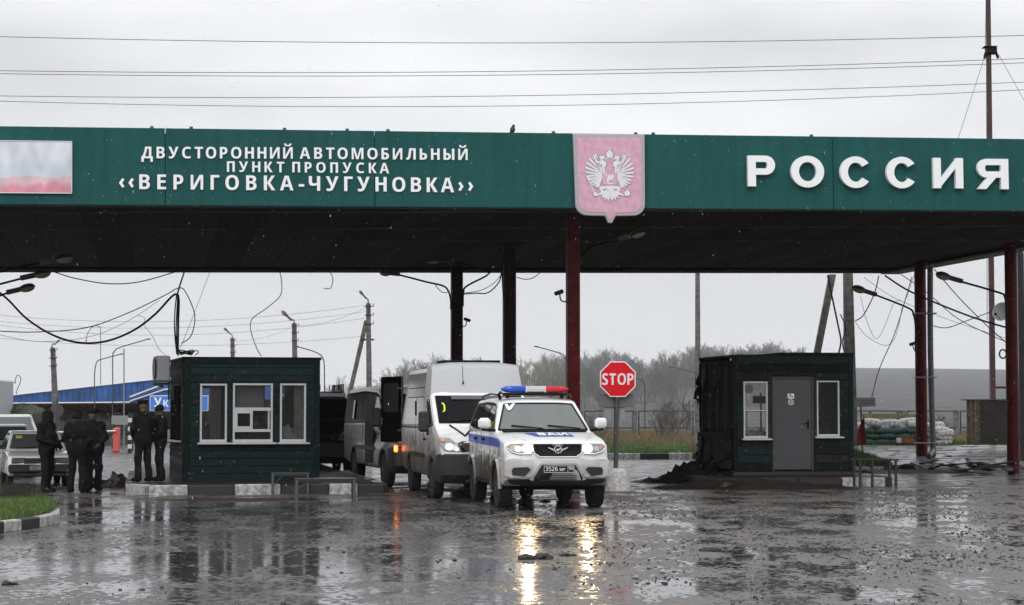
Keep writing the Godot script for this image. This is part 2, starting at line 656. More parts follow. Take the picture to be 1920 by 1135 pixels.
func wet_material() -> StandardMaterial3D:
	var w := 2048
	var h := 1024
	var low := noise_bytes(21, 0.004, 3, w, h)
	var mid := noise_bytes(22, 0.016, 4, w, h)
	var fin := noise_bytes(23, 0.15, 4, w, h)
	var cl := noise_bytes(24, 0.05, 3, w, h)
	var alb := PackedByteArray(); alb.resize(w * h * 3)
	var rgh := PackedByteArray(); rgh.resize(w * h)
	var hgt := PackedFloat32Array(); hgt.resize(w * h)
	var k := 0
	for j in h:
		var z := -47.0 + 32.0 * (float(j) + 0.5) / h
		for i in w:
			var xx := -16.0 + 32.0 * (float(i) + 0.5) / w
			var lo := low[k] / 255.0
			var mi := mid[k] / 255.0
			var fi := fin[k] / 255.0
			var c := cl[k] / 255.0
			# mud lies thick on the side where the trucks turn, thin on the other
			var side := clampf((xx + 1.5 + (z + 30.0) * 0.05) / 5.0, 0.0, 1.0)
			var mud := smoothstep(0.50, 0.66, mi * 0.62 + c * 0.30 + fi * 0.16 + lo * 0.16 - 0.22 + side * 0.16)
			var film := smoothstep(0.30, 0.62, lo * 0.55 + mi * 0.5)
			var near := clampf((-36.5 - z) / 4.0, 0.0, 1.0)
			mud = clampf(mud + near * 0.55 * smoothstep(0.3, 0.5, mi), 0.0, 1.0)
			var sp := clampf((fi - 0.55) * 4.0, 0.0, 1.0)
			var dash := smoothstep(lerpf(0.42, 0.40, side), 0.62, fi * 0.62 + c * 0.18 + mi * 0.2 + (film - 0.5) * 0.16 + (side - 0.5) * 0.05)
			var r := lerpf(lerpf(0.085, lerpf(0.34, 0.42, side), dash), lerpf(0.36, 0.72, fi), mud)
			rgh[k] = int(clampf(r, 0.04, 0.9) * 255.0)
			hgt[k] = film * 0.12 + mud * (0.20 + 0.55 * fi * c + (fi - 0.5) * 0.35) + (fi - 0.5) * lerpf(0.025, 0.11, film) * lerpf(0.75, 1.7, side) + (c - 0.5) * 0.05 + sp * film * 0.06
			var t := 0.75 + 0.5 * c
			var br := near * smoothstep(2.0, -5.0, xx) * 0.8
			alb[k * 3] = int(255.0 * clampf(pow(lerpf(0.031, lerpf(0.044, 0.085, br), mud) * t, 0.4545), 0.0, 1.0))
			alb[k * 3 + 1] = int(255.0 * clampf(pow(lerpf(0.029, lerpf(0.035, 0.056, br), mud) * t, 0.4545), 0.0, 1.0))
			alb[k * 3 + 2] = int(255.0 * clampf(pow(lerpf(0.028, lerpf(0.027, 0.039, br), mud) * t, 0.4545), 0.0, 1.0))
			k += 1
	# rows run from the far edge to the near one; the UVs run with -z at the top
	var m := StandardMaterial3D.new()
	m.resource_name = "wet_asphalt"
	m.albedo_texture = ImageTexture.create_from_image(Image.create_from_data(w, h, false, Image.FORMAT_RGB8, alb))
	m.roughness = 1.0
	m.roughness_texture = ImageTexture.create_from_image(Image.create_from_data(w, h, false, Image.FORMAT_R8, rgh))
	m.heightmap_enabled = true
	m.heightmap_texture = ImageTexture.create_from_image(Image.create_from_data(w, h, false, Image.FORMAT_RF, hgt.to_byte_array()))
	m.heightmap_scale = 1.5
	m.metallic_specular = 0.78
	m.uv1_offset = Vector3(0.5, 47.0 / 32.0, 0)
	m.texture_repeat = false
	return m

func hills_and_mist() -> void:
	var f := FogVolume.new()
	f.name = "mist"
	f.shape = RenderingServer.FOG_VOLUME_SHAPE_BOX
	f.size = Vector3(700, 90, 330)
	f.position = Vector3(20, 40, -275)
	var fm := FogMaterial.new()
	fm.density = 0.0016
	fm.albedo = Color(0.93, 0.94, 0.96)
	f.material = fm
	f.set_meta("kind", "stuff")
	f.set_meta("label", "pale mist over the far fields")
	add_child(f)

# ---------------------------------------------------------------- canopy
const CAN := Vector3(0, 0, -43)
const SOFF := 5.884
const TILT := 0.00998

func fascia_t(px: float) -> float:
	var k := (px - 960.0) / FPX / cos(PITCH)
	return k * 43.0 / (cos(YAW) - k * sin(YAW))

func fascia(px: float, py: float) -> Vector2:
	# a pixel on the fascia -> metres along it and above its lower edge
	var t := fascia_t(px)
	var p := P(px, py, 43.0 + t * sin(YAW))
	return Vector2(t, (p.y - SOFF) - TILT * t)

func canopy() -> void:
	var c := thing("border_canopy", "long green fasciaed checkpoint canopy lettered in white with a pink crest", "canopy", CAN, YAW)
	var roof := Transform3D(Basis(Vector3.BACK, TILT), Vector3(0, SOFF, 0))
	var ed := [-15.9, -11.35, -7.1, -2.854, 1.32, 6.96, 11.3, 15.9]
	for i in ed.size() - 1:
		var b := MB.new()
		b.x = roof
		b.box(Vector3((ed[i] + ed[i + 1]) / 2, 0.783, -0.04), Vector3(ed[i + 1] - ed[i] - 0.012, 1.566, 0.08), 0.006)
		part("fascia_panel", b, M.fascia_green, c)
	# backing, end and rear fascias, roof
	var bk := MB.new()
	bk.x = roof
	bk.box(Vector3(0, 0.76, -0.14), Vector3(31.7, 1.42, 0.1))
	bk.box(Vector3(0, 1.1, -10.2), Vector3(31.6, 0.1, 19.9))
	bk.box(Vector3(0, 0.10, -10.2), Vector3(31.5, 0.03, 19.9))
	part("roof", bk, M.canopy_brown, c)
	for e in [[Vector3(15.94, 0.783, -10.2), Vector3(0.06, 1.566, 20.3)], [Vector3(-15.94, 0.783, -10.2), Vector3(0.06, 1.566, 20.3)], [Vector3(0, 0.783, -20.4), Vector3(31.8, 1.566, 0.06)]]:
		var b := MB.new()
		b.x = roof
		b.box(e[0], e[1], 0.01)
		part("end_fascia", b, M.fascia_green, c)
	# soffit boards running back under the roof
	for i in 32:
		var b := MB.new()
		b.x = roof
		var x0 := -15.8 + i * 31.6 / 32.0
		b.box(Vector3(x0 + 0.494, 0.05 + 0.003 * ((i * 7) % 3), -10.2), Vector3(0.976, 0.03, 20.0), 0.006)
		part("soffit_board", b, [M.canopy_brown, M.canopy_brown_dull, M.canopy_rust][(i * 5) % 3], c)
	# drip edge, then a paler strip added for the lit soffit edge
	var dr := MB.new()
	dr.x = roof
	dr.box(Vector3(0, -0.02, -0.02), Vector3(31.8, 0.035, 0.05))
	part("drip_edge", dr, M.cable, c)
	var gu := MB.new()
	gu.x = roof
	gu.box(Vector3(15.6, -0.04, -10.2), Vector3(0.62, 0.06, 20.3), 0.01)
	part("lit_edge_strip", gu, M.steel, c)
	var br := MB.new()
	br.x = roof
	br.box(Vector3(0, -0.015, -20.3), Vector3(31.8, 0.05, 0.12))
	part("rear_edge", br, M.steel, c)
	# thin conduits strung under the soffit
	for e in [[-15.0, -2.2, 6.0, -0.4], [-15.0, -6.5, 15.0, -3.5], [-4.0, -9.0, 15.0, -8.0]]:
		var cd := MB.new()
		cd.x = roof
		cd.tube([Vector3(e[0], 0.0, e[1]), Vector3(e[2], 0.0, e[3])], 0.012, 5)
		part("conduit", cd, M.steel, c)
	# clips along the top edge
	for px in [283, 357, 651, 728, 1040, 1195, 1228, 1526, 533]:
		var t := fascia_t(px)
		var b := MB.new()
		b.x = roof
		b.box(Vector3(t, 1.585, -0.03), Vector3(0.07, 0.05, 0.06), 0.01)
		part("clip", b, M.steel, c)
	# a beam at the head of the last columns
	for d in [19.2]:
		var b := MB.new()
		b.x = roof
		b.box(Vector3(0, 0.015, -d), Vector3(31.4, 0.07, 0.24), 0.01)
		part("beam", b, M.canopy_brown, c)
	# columns: [pixel, distance, width, round, colour]
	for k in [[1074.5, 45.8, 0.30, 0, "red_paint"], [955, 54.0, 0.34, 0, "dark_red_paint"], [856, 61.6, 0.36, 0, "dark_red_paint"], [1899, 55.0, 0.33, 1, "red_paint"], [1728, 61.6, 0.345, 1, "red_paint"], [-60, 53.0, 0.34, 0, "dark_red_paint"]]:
		var w := P(k[0], 768, k[1])
		var l: Vector3 = (Transform3D(Basis(Vector3.UP, YAW), CAN).affine_inverse() * Vector3(w.x, 0, w.z))
		var b := MB.new()
		var top := SOFF + TILT * l.x + 0.04
		if k[3]:
			b.tube([Vector3(l.x, 0, l.z), Vector3(l.x, top, l.z)], k[2] / 2, 18)
		else:
			b.box(Vector3(l.x, top / 2, l.z), Vector3(k[2] * 0.93, top, k[2] * 0.8), 0.012)
		var col := part("column", b, M[k[4]], c, 40.0)
		if k[3]:
			var pl := MB.new()
			pl.tube([Vector3(l.x, 0.14, l.z), Vector3(l.x, 0.19, l.z)], k[2] / 2 + 0.03, 18)
			part("base_collar", pl, M.dark_steel, col, 40.0)
	# lettering
	letters(c, roof, "ДВУСТОРОННИЙ", 263, 548, 0.232, 0.02)
	letters(c, roof, "АВТОМОБИЛЬНЫЙ", 561, 877, 0.232, 0.02)
	letters(c, roof, "ПУНКТ", 424, 532, 0.212, 0.02)
	letters(c, roof, "ПРОПУСКА", 547, 729, 0.212, 0.02)
	letters(c, roof, "ВЕРИГОВКА", 259, 549, 0.298, 0.02)
	letters(c, roof, "-", 559, 571, 0.298, 0.02)
	letters(c, roof, "ЧУГУНОВКА", 578, 851, 0.298, 0.02)
	letters(c, roof, "‹‹", 221, 249, 0.298, 0.02)
	letters(c, roof, "››", 859, 887, 0.298, 0.02)
	country_letters(c, roof)
	# faded tricolour board
	var fl := MB.new()
	fl.x = roof
	var f0 := fascia(-14, 263)
	var f1 := fascia(131.0, 362.0)
	fl.plate(rect(f0.x, f1.y, f1.x, f1.y + 1.02), 0.02, 0.05, 0.006)
	var fm := StandardMaterial3D.new()
	fm.resource_name = "faded_flag"
	fm.albedo_texture = flag_texture()
	fm.roughness = 0.4
	fm.uv1_scale = Vector3(1, -1, 1)
	fm.texture_repeat = false
	var im: ArrayMesh
	fl.x = Transform3D()
	for i in fl.v.size():
		fl.v[i] = roof.affine_inverse() * fl.v[i] - Vector3(f0.x, f1.y, 0)
	im = fl.mesh(0.0, "xy", Vector2(1.0 / (f1.x - f0.x), 1.0 / 1.02))
	fm.uv1_offset = Vector3(0, 1, 0)
	var fp := part("flag_board", im, fm, c)
	fp.transform = roof * Transform3D(Basis(), Vector3(f0.x, f1.y, 0))
	var fr := MB.new()
	fr.x = roof
	for e in [[(f0.x + f1.x) / 2, f1.y - 0.01, f1.x - f0.x + 0.028, 0.014], [(f0.x + f1.x) / 2, f1.y + 1.03, f1.x - f0.x + 0.028, 0.014], [f1.x + 0.012, f1.y + 0.51, 0.014, 1.01], [f0.x - 0.012, f1.y + 0.51, 0.014, 1.01]]:
		fr.box(Vector3(e[0], e[1], 0.035), Vector3(e[2], e[3], 0.05))
	part("flag_frame", fr, M.letter_white, c)
	emblem(c, roof)

func flag_texture() -> ImageTexture:
	var n := FastNoiseLite.new()
	n.seed = 31
	n.frequency = 0.012
	n.fractal_octaves = 3
	var im := Image.create(192, 128, false, Image.FORMAT_RGB8)
	for j in 128:
		for i in 192:
			var y := j + n.get_noise_2d(i, j * 0.4) * 9.0
			var c := Color(0.81, 0.82, 0.845)
			c = c.lerp(Color(0.77, 0.80, 0.84), smoothstep(40, 60, y))
			c = c.lerp(Color(0.83, 0.70, 0.73), smoothstep(86, 90, y))
			c = c.lerp(Color(0.81, 0.53, 0.60), smoothstep(96, 120, y + n.get_noise_2d(i * 2.0 + 77, j) * 18.0))
			var k := 1.0 + n.get_noise_2d(i * 1.5 + 300, j * 0.7) * 0.10
			im.set_pixel(i, j, Color(c.r * k, c.g * k, c.b * k).clamp())
	return ImageTexture.create_from_image(im)

func letters(c: Node3D, roof: Transform3D, s: String, px0: float, px1: float, cap: float, depth: float) -> void:
	# each letter is a part of its own; even gaps between the glyphs
	var rows := {"ДВУСТОРОННИЙ": [297.0, 298.0], "АВТОМОБИЛЬНЫЙ": [298.0, 300.5], "ПУНКТ": [322.5, 323.5], "ПРОПУСКА": [323.5, 325.5], "ВЕРИГОВКА": [355.0, 357.5], "-": [358.0, 358.0], "ЧУГУНОВКА": [358.0, 361.0], "‹‹": [354.0, 354.0], "››": [360.5, 360.5], "РОССИЯ": [350.5, 355.0]}
	var a := fascia(px0, rows[s][0])
	var b := fascia(px1, rows[s][1])
	var ms := []
	var tot := 0.0
	for ch in s:
		var t := text(ch, cap, depth)
		ms.append(t)
		tot += t.get_aabb().size.x
	var stretch := 1.01
	tot *= stretch
	var gap := (b.x - a.x - tot) / maxf(1.0, s.length() - 1)
	var kern_all := 0.0
	for i in s.length() - 1:
		var pr := s.substr(i, 2)
		if pr == "КА":
			kern_all += 0.17 * cap
		elif pr[0] in "ГУТ" and pr[1] in "ОАУ" or pr[0] == "О" and pr[1] in "ТУ":
			kern_all += 0.08 * cap
	kern_all /= maxf(1.0, s.length() - 1)
	var x := a.x
	for i in ms.size():
		var bb: AABB = ms[i].get_aabb()
		var o := part("letter", ms[i], M.letter_white, c)
		var y: float = lerpf(a.y, b.y, float(i) / maxf(1.0, ms.size() - 1))
		var base := -text("Н", cap, depth).get_aabb().position.y
		o.transform = roof * Transform3D(Basis().scaled(Vector3(stretch, 1, 1)), Vector3(x - bb.position.x * stretch, y + base, depth / 2 + (0.05 if depth > 0.05 else 0.012)))
		var nx := s.substr(i + 1, 1)
		var kern := 0.0
		if s[i] == "К" and nx == "А":
			kern = 0.17 * cap
		elif s[i] in "ГУТ" and nx in "ОАУ" or s[i] == "О" and nx in "ТУ":
			kern = 0.08 * cap
		x += bb.size.x * stretch + gap - kern + kern_all

func stroke_arc(b: MB, cx: float, cy: float, rx: float, ry: float, th: float, a0: float, a1: float, dz: float) -> void:
	# a heavy curved stroke, square ended
	var rings := []
	var n := int(ceil(absf(a1 - a0) / 0.2))
	for i in n + 1:
		var a := lerpf(a0, a1, float(i) / n)
		var o := Vector3(cx + cos(a) * rx, cy + sin(a) * ry, 0)
		var q := Vector3(cx + cos(a) * (rx - th), cy + sin(a) * (ry - th * 0.78), 0)
		rings.append([o, o + Vector3(0, 0, dz), q + Vector3(0, 0, dz), q])
	b.loft(rings)

func country_letters(c: Node3D, roof: Transform3D) -> void:
	# six heavy raised letters with deep returns
	var spans := [["Р", 1402, 1453, 350.5], ["О", 1483, 1545, 351.5], ["С", 1575, 1634, 352.5], ["С", 1662, 1720, 353.0], ["И", 1750, 1806, 354.0], ["Я", 1833, 1891, 355.5]]
	var h := 0.655
	var dz := 0.10
	for e in spans:
		var p0 := fascia(e[1], e[3])
		var p1 := fascia(e[2], e[3])
		var w := p1.x - p0.x
		var t := 0.172
		var b := MB.new()
		if e[0] == "Р" or e[0] == "Я":
			var flip := -1.0 if e[0] == "Я" else 1.0
			var f := func(x): return x if flip > 0.0 else w - x
			b.box(Vector3(f.call(t / 2), h / 2, dz / 2), Vector3(t, h, dz))
			var cy := h * 0.69
			var ry := h * 0.31
			var rx := minf(ry * 1.02, w - t)
			var cx: float = w - rx
			if flip > 0.0:
				stroke_arc(b, cx, cy, rx, ry, t, -PI / 2, PI / 2, dz)
			else:
				stroke_arc(b, w - cx, cy, rx, ry, t, PI / 2, PI * 1.5, dz)
			for y in [h - t * 0.39, cy - ry + t * 0.39]:
				b.box(Vector3(f.call((t + cx) / 2), y, dz / 2 - 0.001), Vector3(cx - t + 0.004, t * 0.78, dz - 0.002))
			if flip < 0.0:
				b.plate([Vector2(0, 0), Vector2(t * 1.12, 0), Vector2(w * 0.62, h * 0.40), Vector2(w * 0.32, h * 0.40)], 0.0, dz - 0.004)
		elif e[0] == "И":
			b.box(Vector3(t / 2, h / 2, dz / 2), Vector3(t, h, dz))
			b.box(Vector3(w - t / 2, h / 2, dz / 2), Vector3(t, h, dz))
			b.plate([Vector2(t, 0.04), Vector2(w - t, h * 0.66), Vector2(w - t, h - 0.04), Vector2(t, h * 0.34)], 0.0, dz - 0.004)
		elif e[0] == "О":
			stroke_arc(b, w / 2, h / 2, w / 2, h / 2 + 0.012, t, 0.0, TAU, dz)
		else:
			stroke_arc(b, w / 2, h / 2, w / 2, h / 2 + 0.012, t, 0.62, TAU - 0.62, dz)
		var o := part("letter", b, M.letter_white, c, 35.0)
		o.transform = roof * Transform3D(Basis(), Vector3(p0.x, p0.y, 0.02))

func emblem(c: Node3D, roof: Transform3D) -> void:
	var cen := fascia(1142.0, 330.0)
	var xf := roof * Transform3D(Basis(), Vector3(cen.x, cen.y, 0.03))
	var s := 0.01108 # metres per photograph pixel here
	var out := []
	for p in [[-69, 78], [-66, -48]]:
		out.append(Vector2(p[0], p[1]) * s)
	for i in 7:
		var a := PI + i * PI / 12.0
		out.append(Vector2(-44 + cos(a) * 22, -54 + sin(a) * 22) * s)
	out.append_array([Vector2(-9, -77) * s, Vector2(-3, -90) * s, Vector2(4, -90) * s, Vector2(11, -77) * s])
	for i in 7:
		var a := -PI / 2 + i * PI / 12.0
		out.append(Vector2(46 + cos(a) * 22, -54 + sin(a) * 22) * s)
	out.append(Vector2(69, 78) * s)
	var b := MB.new()
	b.x = xf
	b.plate(out, 0.0, 0.09, 0.012)
	var e := part("emblem_board", b, M.emblem_rim, c)
	var inn := []
	for p in out:
		inn.append(Vector2(p.x * 0.90, (p.y + (0.0 if p.y > 0 else 0.02)) * 0.93 - 0.01))
	b = MB.new()
	b.x = xf
	b.plate(inn, 0.09, 0.10)
	part("emblem_field", b, M.emblem_pink, e)
	# eagle: grey backing, then the pale feathers
	var back := MB.new()
	var top := MB.new()
	back.x = xf
	top.x = xf
	var shapes := []
	var q := func(pts: Array) -> Array:
		var r := []
		for p in pts:
			r.append(Vector2(p[0], p[1]))
		return r
	# coordinates in photograph pixels round the middle of the board, y up
	for sd in [-1.0, 1.0]:
		# primary feathers, fanned from the shoulder
		for i in 11:
			var t := i / 10.0
			var ang := lerpf(1.15, -1.25, pow(t, 0.9))
			var root := Vector2(lerpf(17, 17, t), lerpf(8, -6, t))
			var ln := lerpf(38, 20, pow(t, 1.1)) * (1.0 if i > 0 else 0.94)
			var d := Vector2(cos(ang), sin(ang))
			var n := Vector2(-d.y, d.x)
			var p := [root + n * 0.8, root + d * ln * 0.7 + n * 2.1, root + d * ln * 0.93 + n * 1.6, root + d * ln, root + d * ln * 0.93 - n * 1.6, root + d * ln * 0.7 - n * 2.1, root - n * 0.8]
			shapes.append([p, sd])
		for i in 7:
			var t := i / 6.0
			var ang := lerpf(1.0, -1.0, t)
			var root := Vector2(14, lerpf(8, -4, t))
			var d := Vector2(cos(ang), sin(ang))
			var n := Vector2(-d.y, d.x)
			var ln := lerpf(19, 11, t)
			shapes.append([[root + n * 1.0, root + d * ln * 0.8 + n * 1.9, root + d * ln, root + d * ln * 0.8 - n * 1.9, root - n * 1.0], sd])
		# neck and head
		shapes.append([q.call([[1, 4], [9, 6], [10, 14], [6, 20], [7, 24], [10, 27], [15, 29], [19, 27], [23, 25], [23, 23], [18, 22], [20, 19], [15, 20], [15, 15], [13, 8], [13, 2], [1, -6]]), sd])
		# small crown
		shapes.append([q.call([[10, 30], [18, 29], [20, 34], [17, 37], [14, 36], [11, 38], [9, 34]]), sd])
		# ribbons
		shapes.append([q.call([[22, 32], [24, 37], [27, 41], [29, 40], [26, 36], [24, 32]]), sd])
		shapes.append([q.call([[27, 36], [30, 32], [33, 30], [32, 29], [28, 31], [26, 35]]), sd])
		# leg and claws
		shapes.append([q.call([[8, -20], [18, -21], [21, -26], [17, -31], [19, -34], [28, -38], [27, -40], [16, -36], [12, -31], [14, -27], [7, -26]]), sd])
		# tail feathers
		for i in 4:
			var ang := -PI / 2 + (i + 0.5) * 0.30
			var d := Vector2(cos(ang), sin(ang))
			var n := Vector2(-d.y, d.x)
			var root := Vector2(0.6, -26)
			shapes.append([[root + n * 1.0, root + d * 18 + n * 2.6, root + d * 24, root + d * 18 - n * 2.6, root - n * 1.0], sd])
	# body, middle crown, sceptre, orb
	shapes.append([q.call([[-12, 2], [12, 2], [13, -14], [9, -24], [4, -29], [-4, -29], [-9, -24], [-13, -14]]), 1.0])
	shapes.append([q.call([[-7, 37], [-6, 43], [-3, 45], [-1, 48], [1, 48], [3, 45], [6, 43], [7, 37], [4, 34], [-4, 34]]), 1.0])
	shapes.append([q.call([[-0.8, 48], [0.8, 48], [0.8, 54], [-0.8, 54]]), 1.0])
	shapes.append([q.call([[-6, 33], [-10, 30], [-9, 29], [0, 33.5], [9, 29], [10, 30], [6, 33], [0, 35.5]]), 1.0])
	shapes.append([q.call([[-42, -7], [-40.5, -7], [-29, -33], [-30.5, -33.6]]), 1.0])
	shapes.append([disc(Vector2(-41.5, -6), 3.0, 8), 1.0])
	shapes.append([disc(Vector2(-28, -36), 4.2, 8), 1.0])
	shapes.append([disc(Vector2(33, -34), 5.6, 12), 1.0])
	shapes.append([q.call([[32.2, -29], [33.8, -29], [33.8, -24], [32.2, -24]]), 1.0])
	var k := 0
	for sh in shapes:
		var pl := []
		var ol := []
		var cc := Vector2.ZERO
		for p in sh[0]:
			cc += p
		cc /= sh[0].size()
		for p in sh[0]:
			pl.append(Vector2(p.x * sh[1], p.y) * s)
			var g: Vector2 = p + (p - cc).normalized() * 1.7
			ol.append(Vector2(g.x * sh[1], g.y) * s)
		back.plate(ol, 0.10, 0.103 + 0.0004 * (k % 9))
		top.plate(pl, 0.103, 0.108 + 0.0007 * (k % 11))
		k += 1
	part("eagle_outline", back, M.emblem_grey, e)
	part("eagle", top, M.emblem_white, e)
	var sh := MB.new()
	sh.x = xf
	var ins := rect(-11 * s, -19 * s, 11 * s, 6 * s)
	sh.plate(ins, 0.118, 0.124, 0.002)
	part("eagle_shield", sh, M.emblem_pink, e)
	var rd := MB.new()
	rd.x = xf
	for pts in [[[-7, -13], [-5, -4], [-2, 2], [0, -1], [5, 1], [8, -3], [5, -6], [7, -12], [4, -9], [0, -8], [-3, -12]], [[-10, 3], [-8, 4], [-5, 0], [-6, -2]], [[-8, -16], [-3, -17], [5, -16], [8, -17], [6, -14.5], [-6, -14.5]]]:
		var pl := []
		for p in pts:
			pl.append(Vector2(p[0], p[1]) * s)
		rd.plate(pl, 0.124, 0.127)
	part("shield_rider", rd, M.emblem_white, e)

# ---------------------------------------------------------------- kerbed islands and booths
func kerb_row(parent: Node, a: Vector3, b: Vector3, edges: Array, first_white: bool, h := 0.2, sd := 1) -> void:
	# stones butted end to end from a to b; edges are fractions along the row
	var r := rng(sd)
	var d := (b - a)
	var ln := d.length()
	var dir := d.normalized()
	var bs := Basis(dir, Vector3.UP, dir.cross(Vector3.UP))
	var white := first_white
	for i in edges.size() - 1:
		var m := MB.new()
		var c: float = (edges[i] + edges[i + 1]) * 0.5 * ln
		var w: float = (edges[i + 1] - edges[i]) * ln - 0.012
		m.box(a + dir * c + Vector3(0, h / 2 - 0.03 + r.randf_range(-0.01, 0.008), 0), Vector3(w, h + 0.06, 0.16), 0.02, bs * Basis(Vector3.UP, r.randf_range(-0.012, 0.012)) * Basis(Vector3.BACK, r.randf_range(-0.008, 0.008)))
		part("kerb_stone", m, M.kerb_white if white else M.kerb_black, parent)
		white = not white

func islands() -> void:
	# left island under the first booth
	var a := G(278, 929)
	var u := Vector3(cos(YAW), 0, -sin(YAW))
	var back := Vector3(-sin(YAW), 0, -cos(YAW))
	var isl := MB.new()
	var p := [a, a + u * 4.7, a + u * 4.7 + back * 17.0, a - u * 0.45 + back * 17.0, a - u * 0.40 + back * 0.8]
	var poly := []
	for q in p:
		poly.append(Vector2(q.x, -q.z))
	isl.extrude(poly, [[0.0, 0.05], [0.19, 0.05]], func(v, y): return Vector3(v.x, y, -v.y))
	var s := struct("traffic_island", isl, M.mud)
	s.set_meta("label", "kerbed island under the booth with the three white windows")
	var n := 4.7
	kerb_row(s, a, a + u * n, [0.0, 0.165, 0.36, 0.555, 0.76, 0.885, 1.0], true, 0.2, 3)
	kerb_row(s, a - u * 0.40 + back * 0.8, a - u * 0.02 + back * 0.1, [0.0, 1.0], true, 0.2, 4)
	kerb_row(s, a + u * n + back * 0.1, a + u * n + back * 9.1, [0, 0.1, 0.2, 0.3, 0.4, 0.5, 0.6, 0.7, 0.8, 0.9, 1.0], false, 0.2, 5)
	kerb_row(s, a - u * 0.43 + back * 9.5, a - u * 0.40 + back * 0.85, [0, 0.11, 0.22, 0.33, 0.44, 0.55, 0.66, 0.77, 0.88, 1.0], false, 0.2, 6)
	# right island under the burnt booth
	var b := G(1335, 914)
	isl = MB.new()
	p = [b, b + u * 4.1, b + u * 4.1 + back * 3.9, b + back * 3.9]
	poly = []
	for q in p:
		poly.append(Vector2(q.x, -q.z))
	isl.extrude(poly, [[0.0, 0.05], [0.19, 0.05]], func(v, y): return Vector3(v.x, y, -v.y))
	s = struct("traffic_island", isl, M.mud)
	s.set_meta("label", "mud covered kerbed island under the burnt booth")
	var row := MB.new()
	kerb_row(s, b, b + u * 2.95, [0.0, 0.33, 0.66, 1.0], false, 0.2, 7)
	for m in s.get_children():
		m.material_override = M.mud
	kerb_row(s, b + u * 2.96, b + u * 3.95, [0.0, 0.46, 1.0], true, 0.2, 8)
	for m in s.get_children().slice(4):
		m.material_override = M.kerb_white
	kerb_row(s, b + u * 4.1 + back * 0.1, b + u * 4.1 + back * 3.8, [0, 0.25, 0.5, 0.75, 1.0], false, 0.2, 9)

func boards(parent: Node, w: float, h: float, row: float, holes: Array, z: float, mats: Array, sd: int, x0 := 0.1, turn := Transform3D()) -> void:
	# lapped siding, each length of board a piece
	var r := rng(sd)
	var n := int(round(h / row))
	row = h / n
	for i in n:
		var y0 := i * row
		var segs := [[x0, w - x0]]
		for q in holes:
			if q[1] - 0.03 < y0 + row and q[3] + 0.03 > y0:
				var nx := []
				for s in segs:
					if q[0] - 0.03 > s[0] and q[2] + 0.03 < s[1]:
						nx.append([s[0], q[0] - 0.03]); nx.append([q[2] + 0.03, s[1]])
					elif q[2] + 0.03 <= s[0] or q[0] - 0.03 >= s[1]:
						nx.append(s)
					elif q[0] - 0.03 <= s[0]:
						nx.append([q[2] + 0.03, s[1]])
					else:
						nx.append([s[0], q[0] - 0.03])
				segs = nx
		var cut := []
		for s in segs:
			cut.append([s[0], s[1], y0, y0 + row])
		for q in holes:
			if q[3] + 0.03 > y0 and q[3] + 0.03 < y0 + row - 0.02:
				cut.append([maxf(x0, q[0] - 0.03), minf(w - x0, q[2] + 0.03), q[3] + 0.03, y0 + row])
			if q[1] - 0.03 > y0 + 0.02 and q[1] - 0.03 < y0 + row:
				cut.append([maxf(x0, q[0] - 0.03), minf(w - x0, q[2] + 0.03), y0, q[1] - 0.03])
		for s in cut:
			if s[1] - s[0] < 0.05:
				continue
			var m := MB.new()
			m.x = turn
			m.box(Vector3((s[0] + s[1]) / 2, (s[2] + s[3]) / 2, z + 0.022), Vector3(s[1] - s[0], (s[3] - s[2]) * 1.02, 0.02), 0.005, Basis(Vector3.RIGHT, -0.11 + r.randf_range(-0.015, 0.015)) * Basis(Vector3.BACK, r.randf_range(-0.002, 0.002)))
			part("siding_board", m, mats[r.randi() % mats.size()], parent)

func window(parent: Node, q: Array, z: float, bars: Array, sill := true, fw := 0.042) -> void:
	var b := MB.new()
	var cx: float = (q[0] + q[2]) / 2
	var cy: float = (q[1] + q[3]) / 2
	b.box(Vector3(cx, q[3] - fw / 2, z), Vector3(q[2] - q[0], fw, 0.07), 0.006)
	b.box(Vector3(cx, q[1] + fw / 2, z), Vector3(q[2] - q[0], fw * 1.5, 0.07), 0.006)
	b.box(Vector3(q[0] + fw / 2, cy, z), Vector3(fw, q[3] - q[1] - fw * 2, 0.068), 0.006)
	b.box(Vector3(q[2] - fw / 2, cy, z), Vector3(fw, q[3] - q[1] - fw * 2, 0.068), 0.006)
	for e in bars:
		b.box(Vector3(e[0], e[1], z + 0.006), Vector3(e[2], e[3], 0.062), 0.006)
	var w := part("window", b, M.pvc, parent)
	var g := MB.new()
	g.box(Vector3(cx, cy, z - 0.01), Vector3(q[2] - q[0] - fw, q[3] - q[1] - fw, 0.006))
	part("pane", g, M.glass, w)
	if sill:
		var s := MB.new()
		s.box(Vector3(cx + 0.01, q[1] - 0.03, z + 0.07), Vector3(q[2] - q[0] + 0.13, 0.035, 0.16), 0.008, Basis(Vector3.RIGHT, 0.06))
		part("window_sill", s, M.pvc, w)

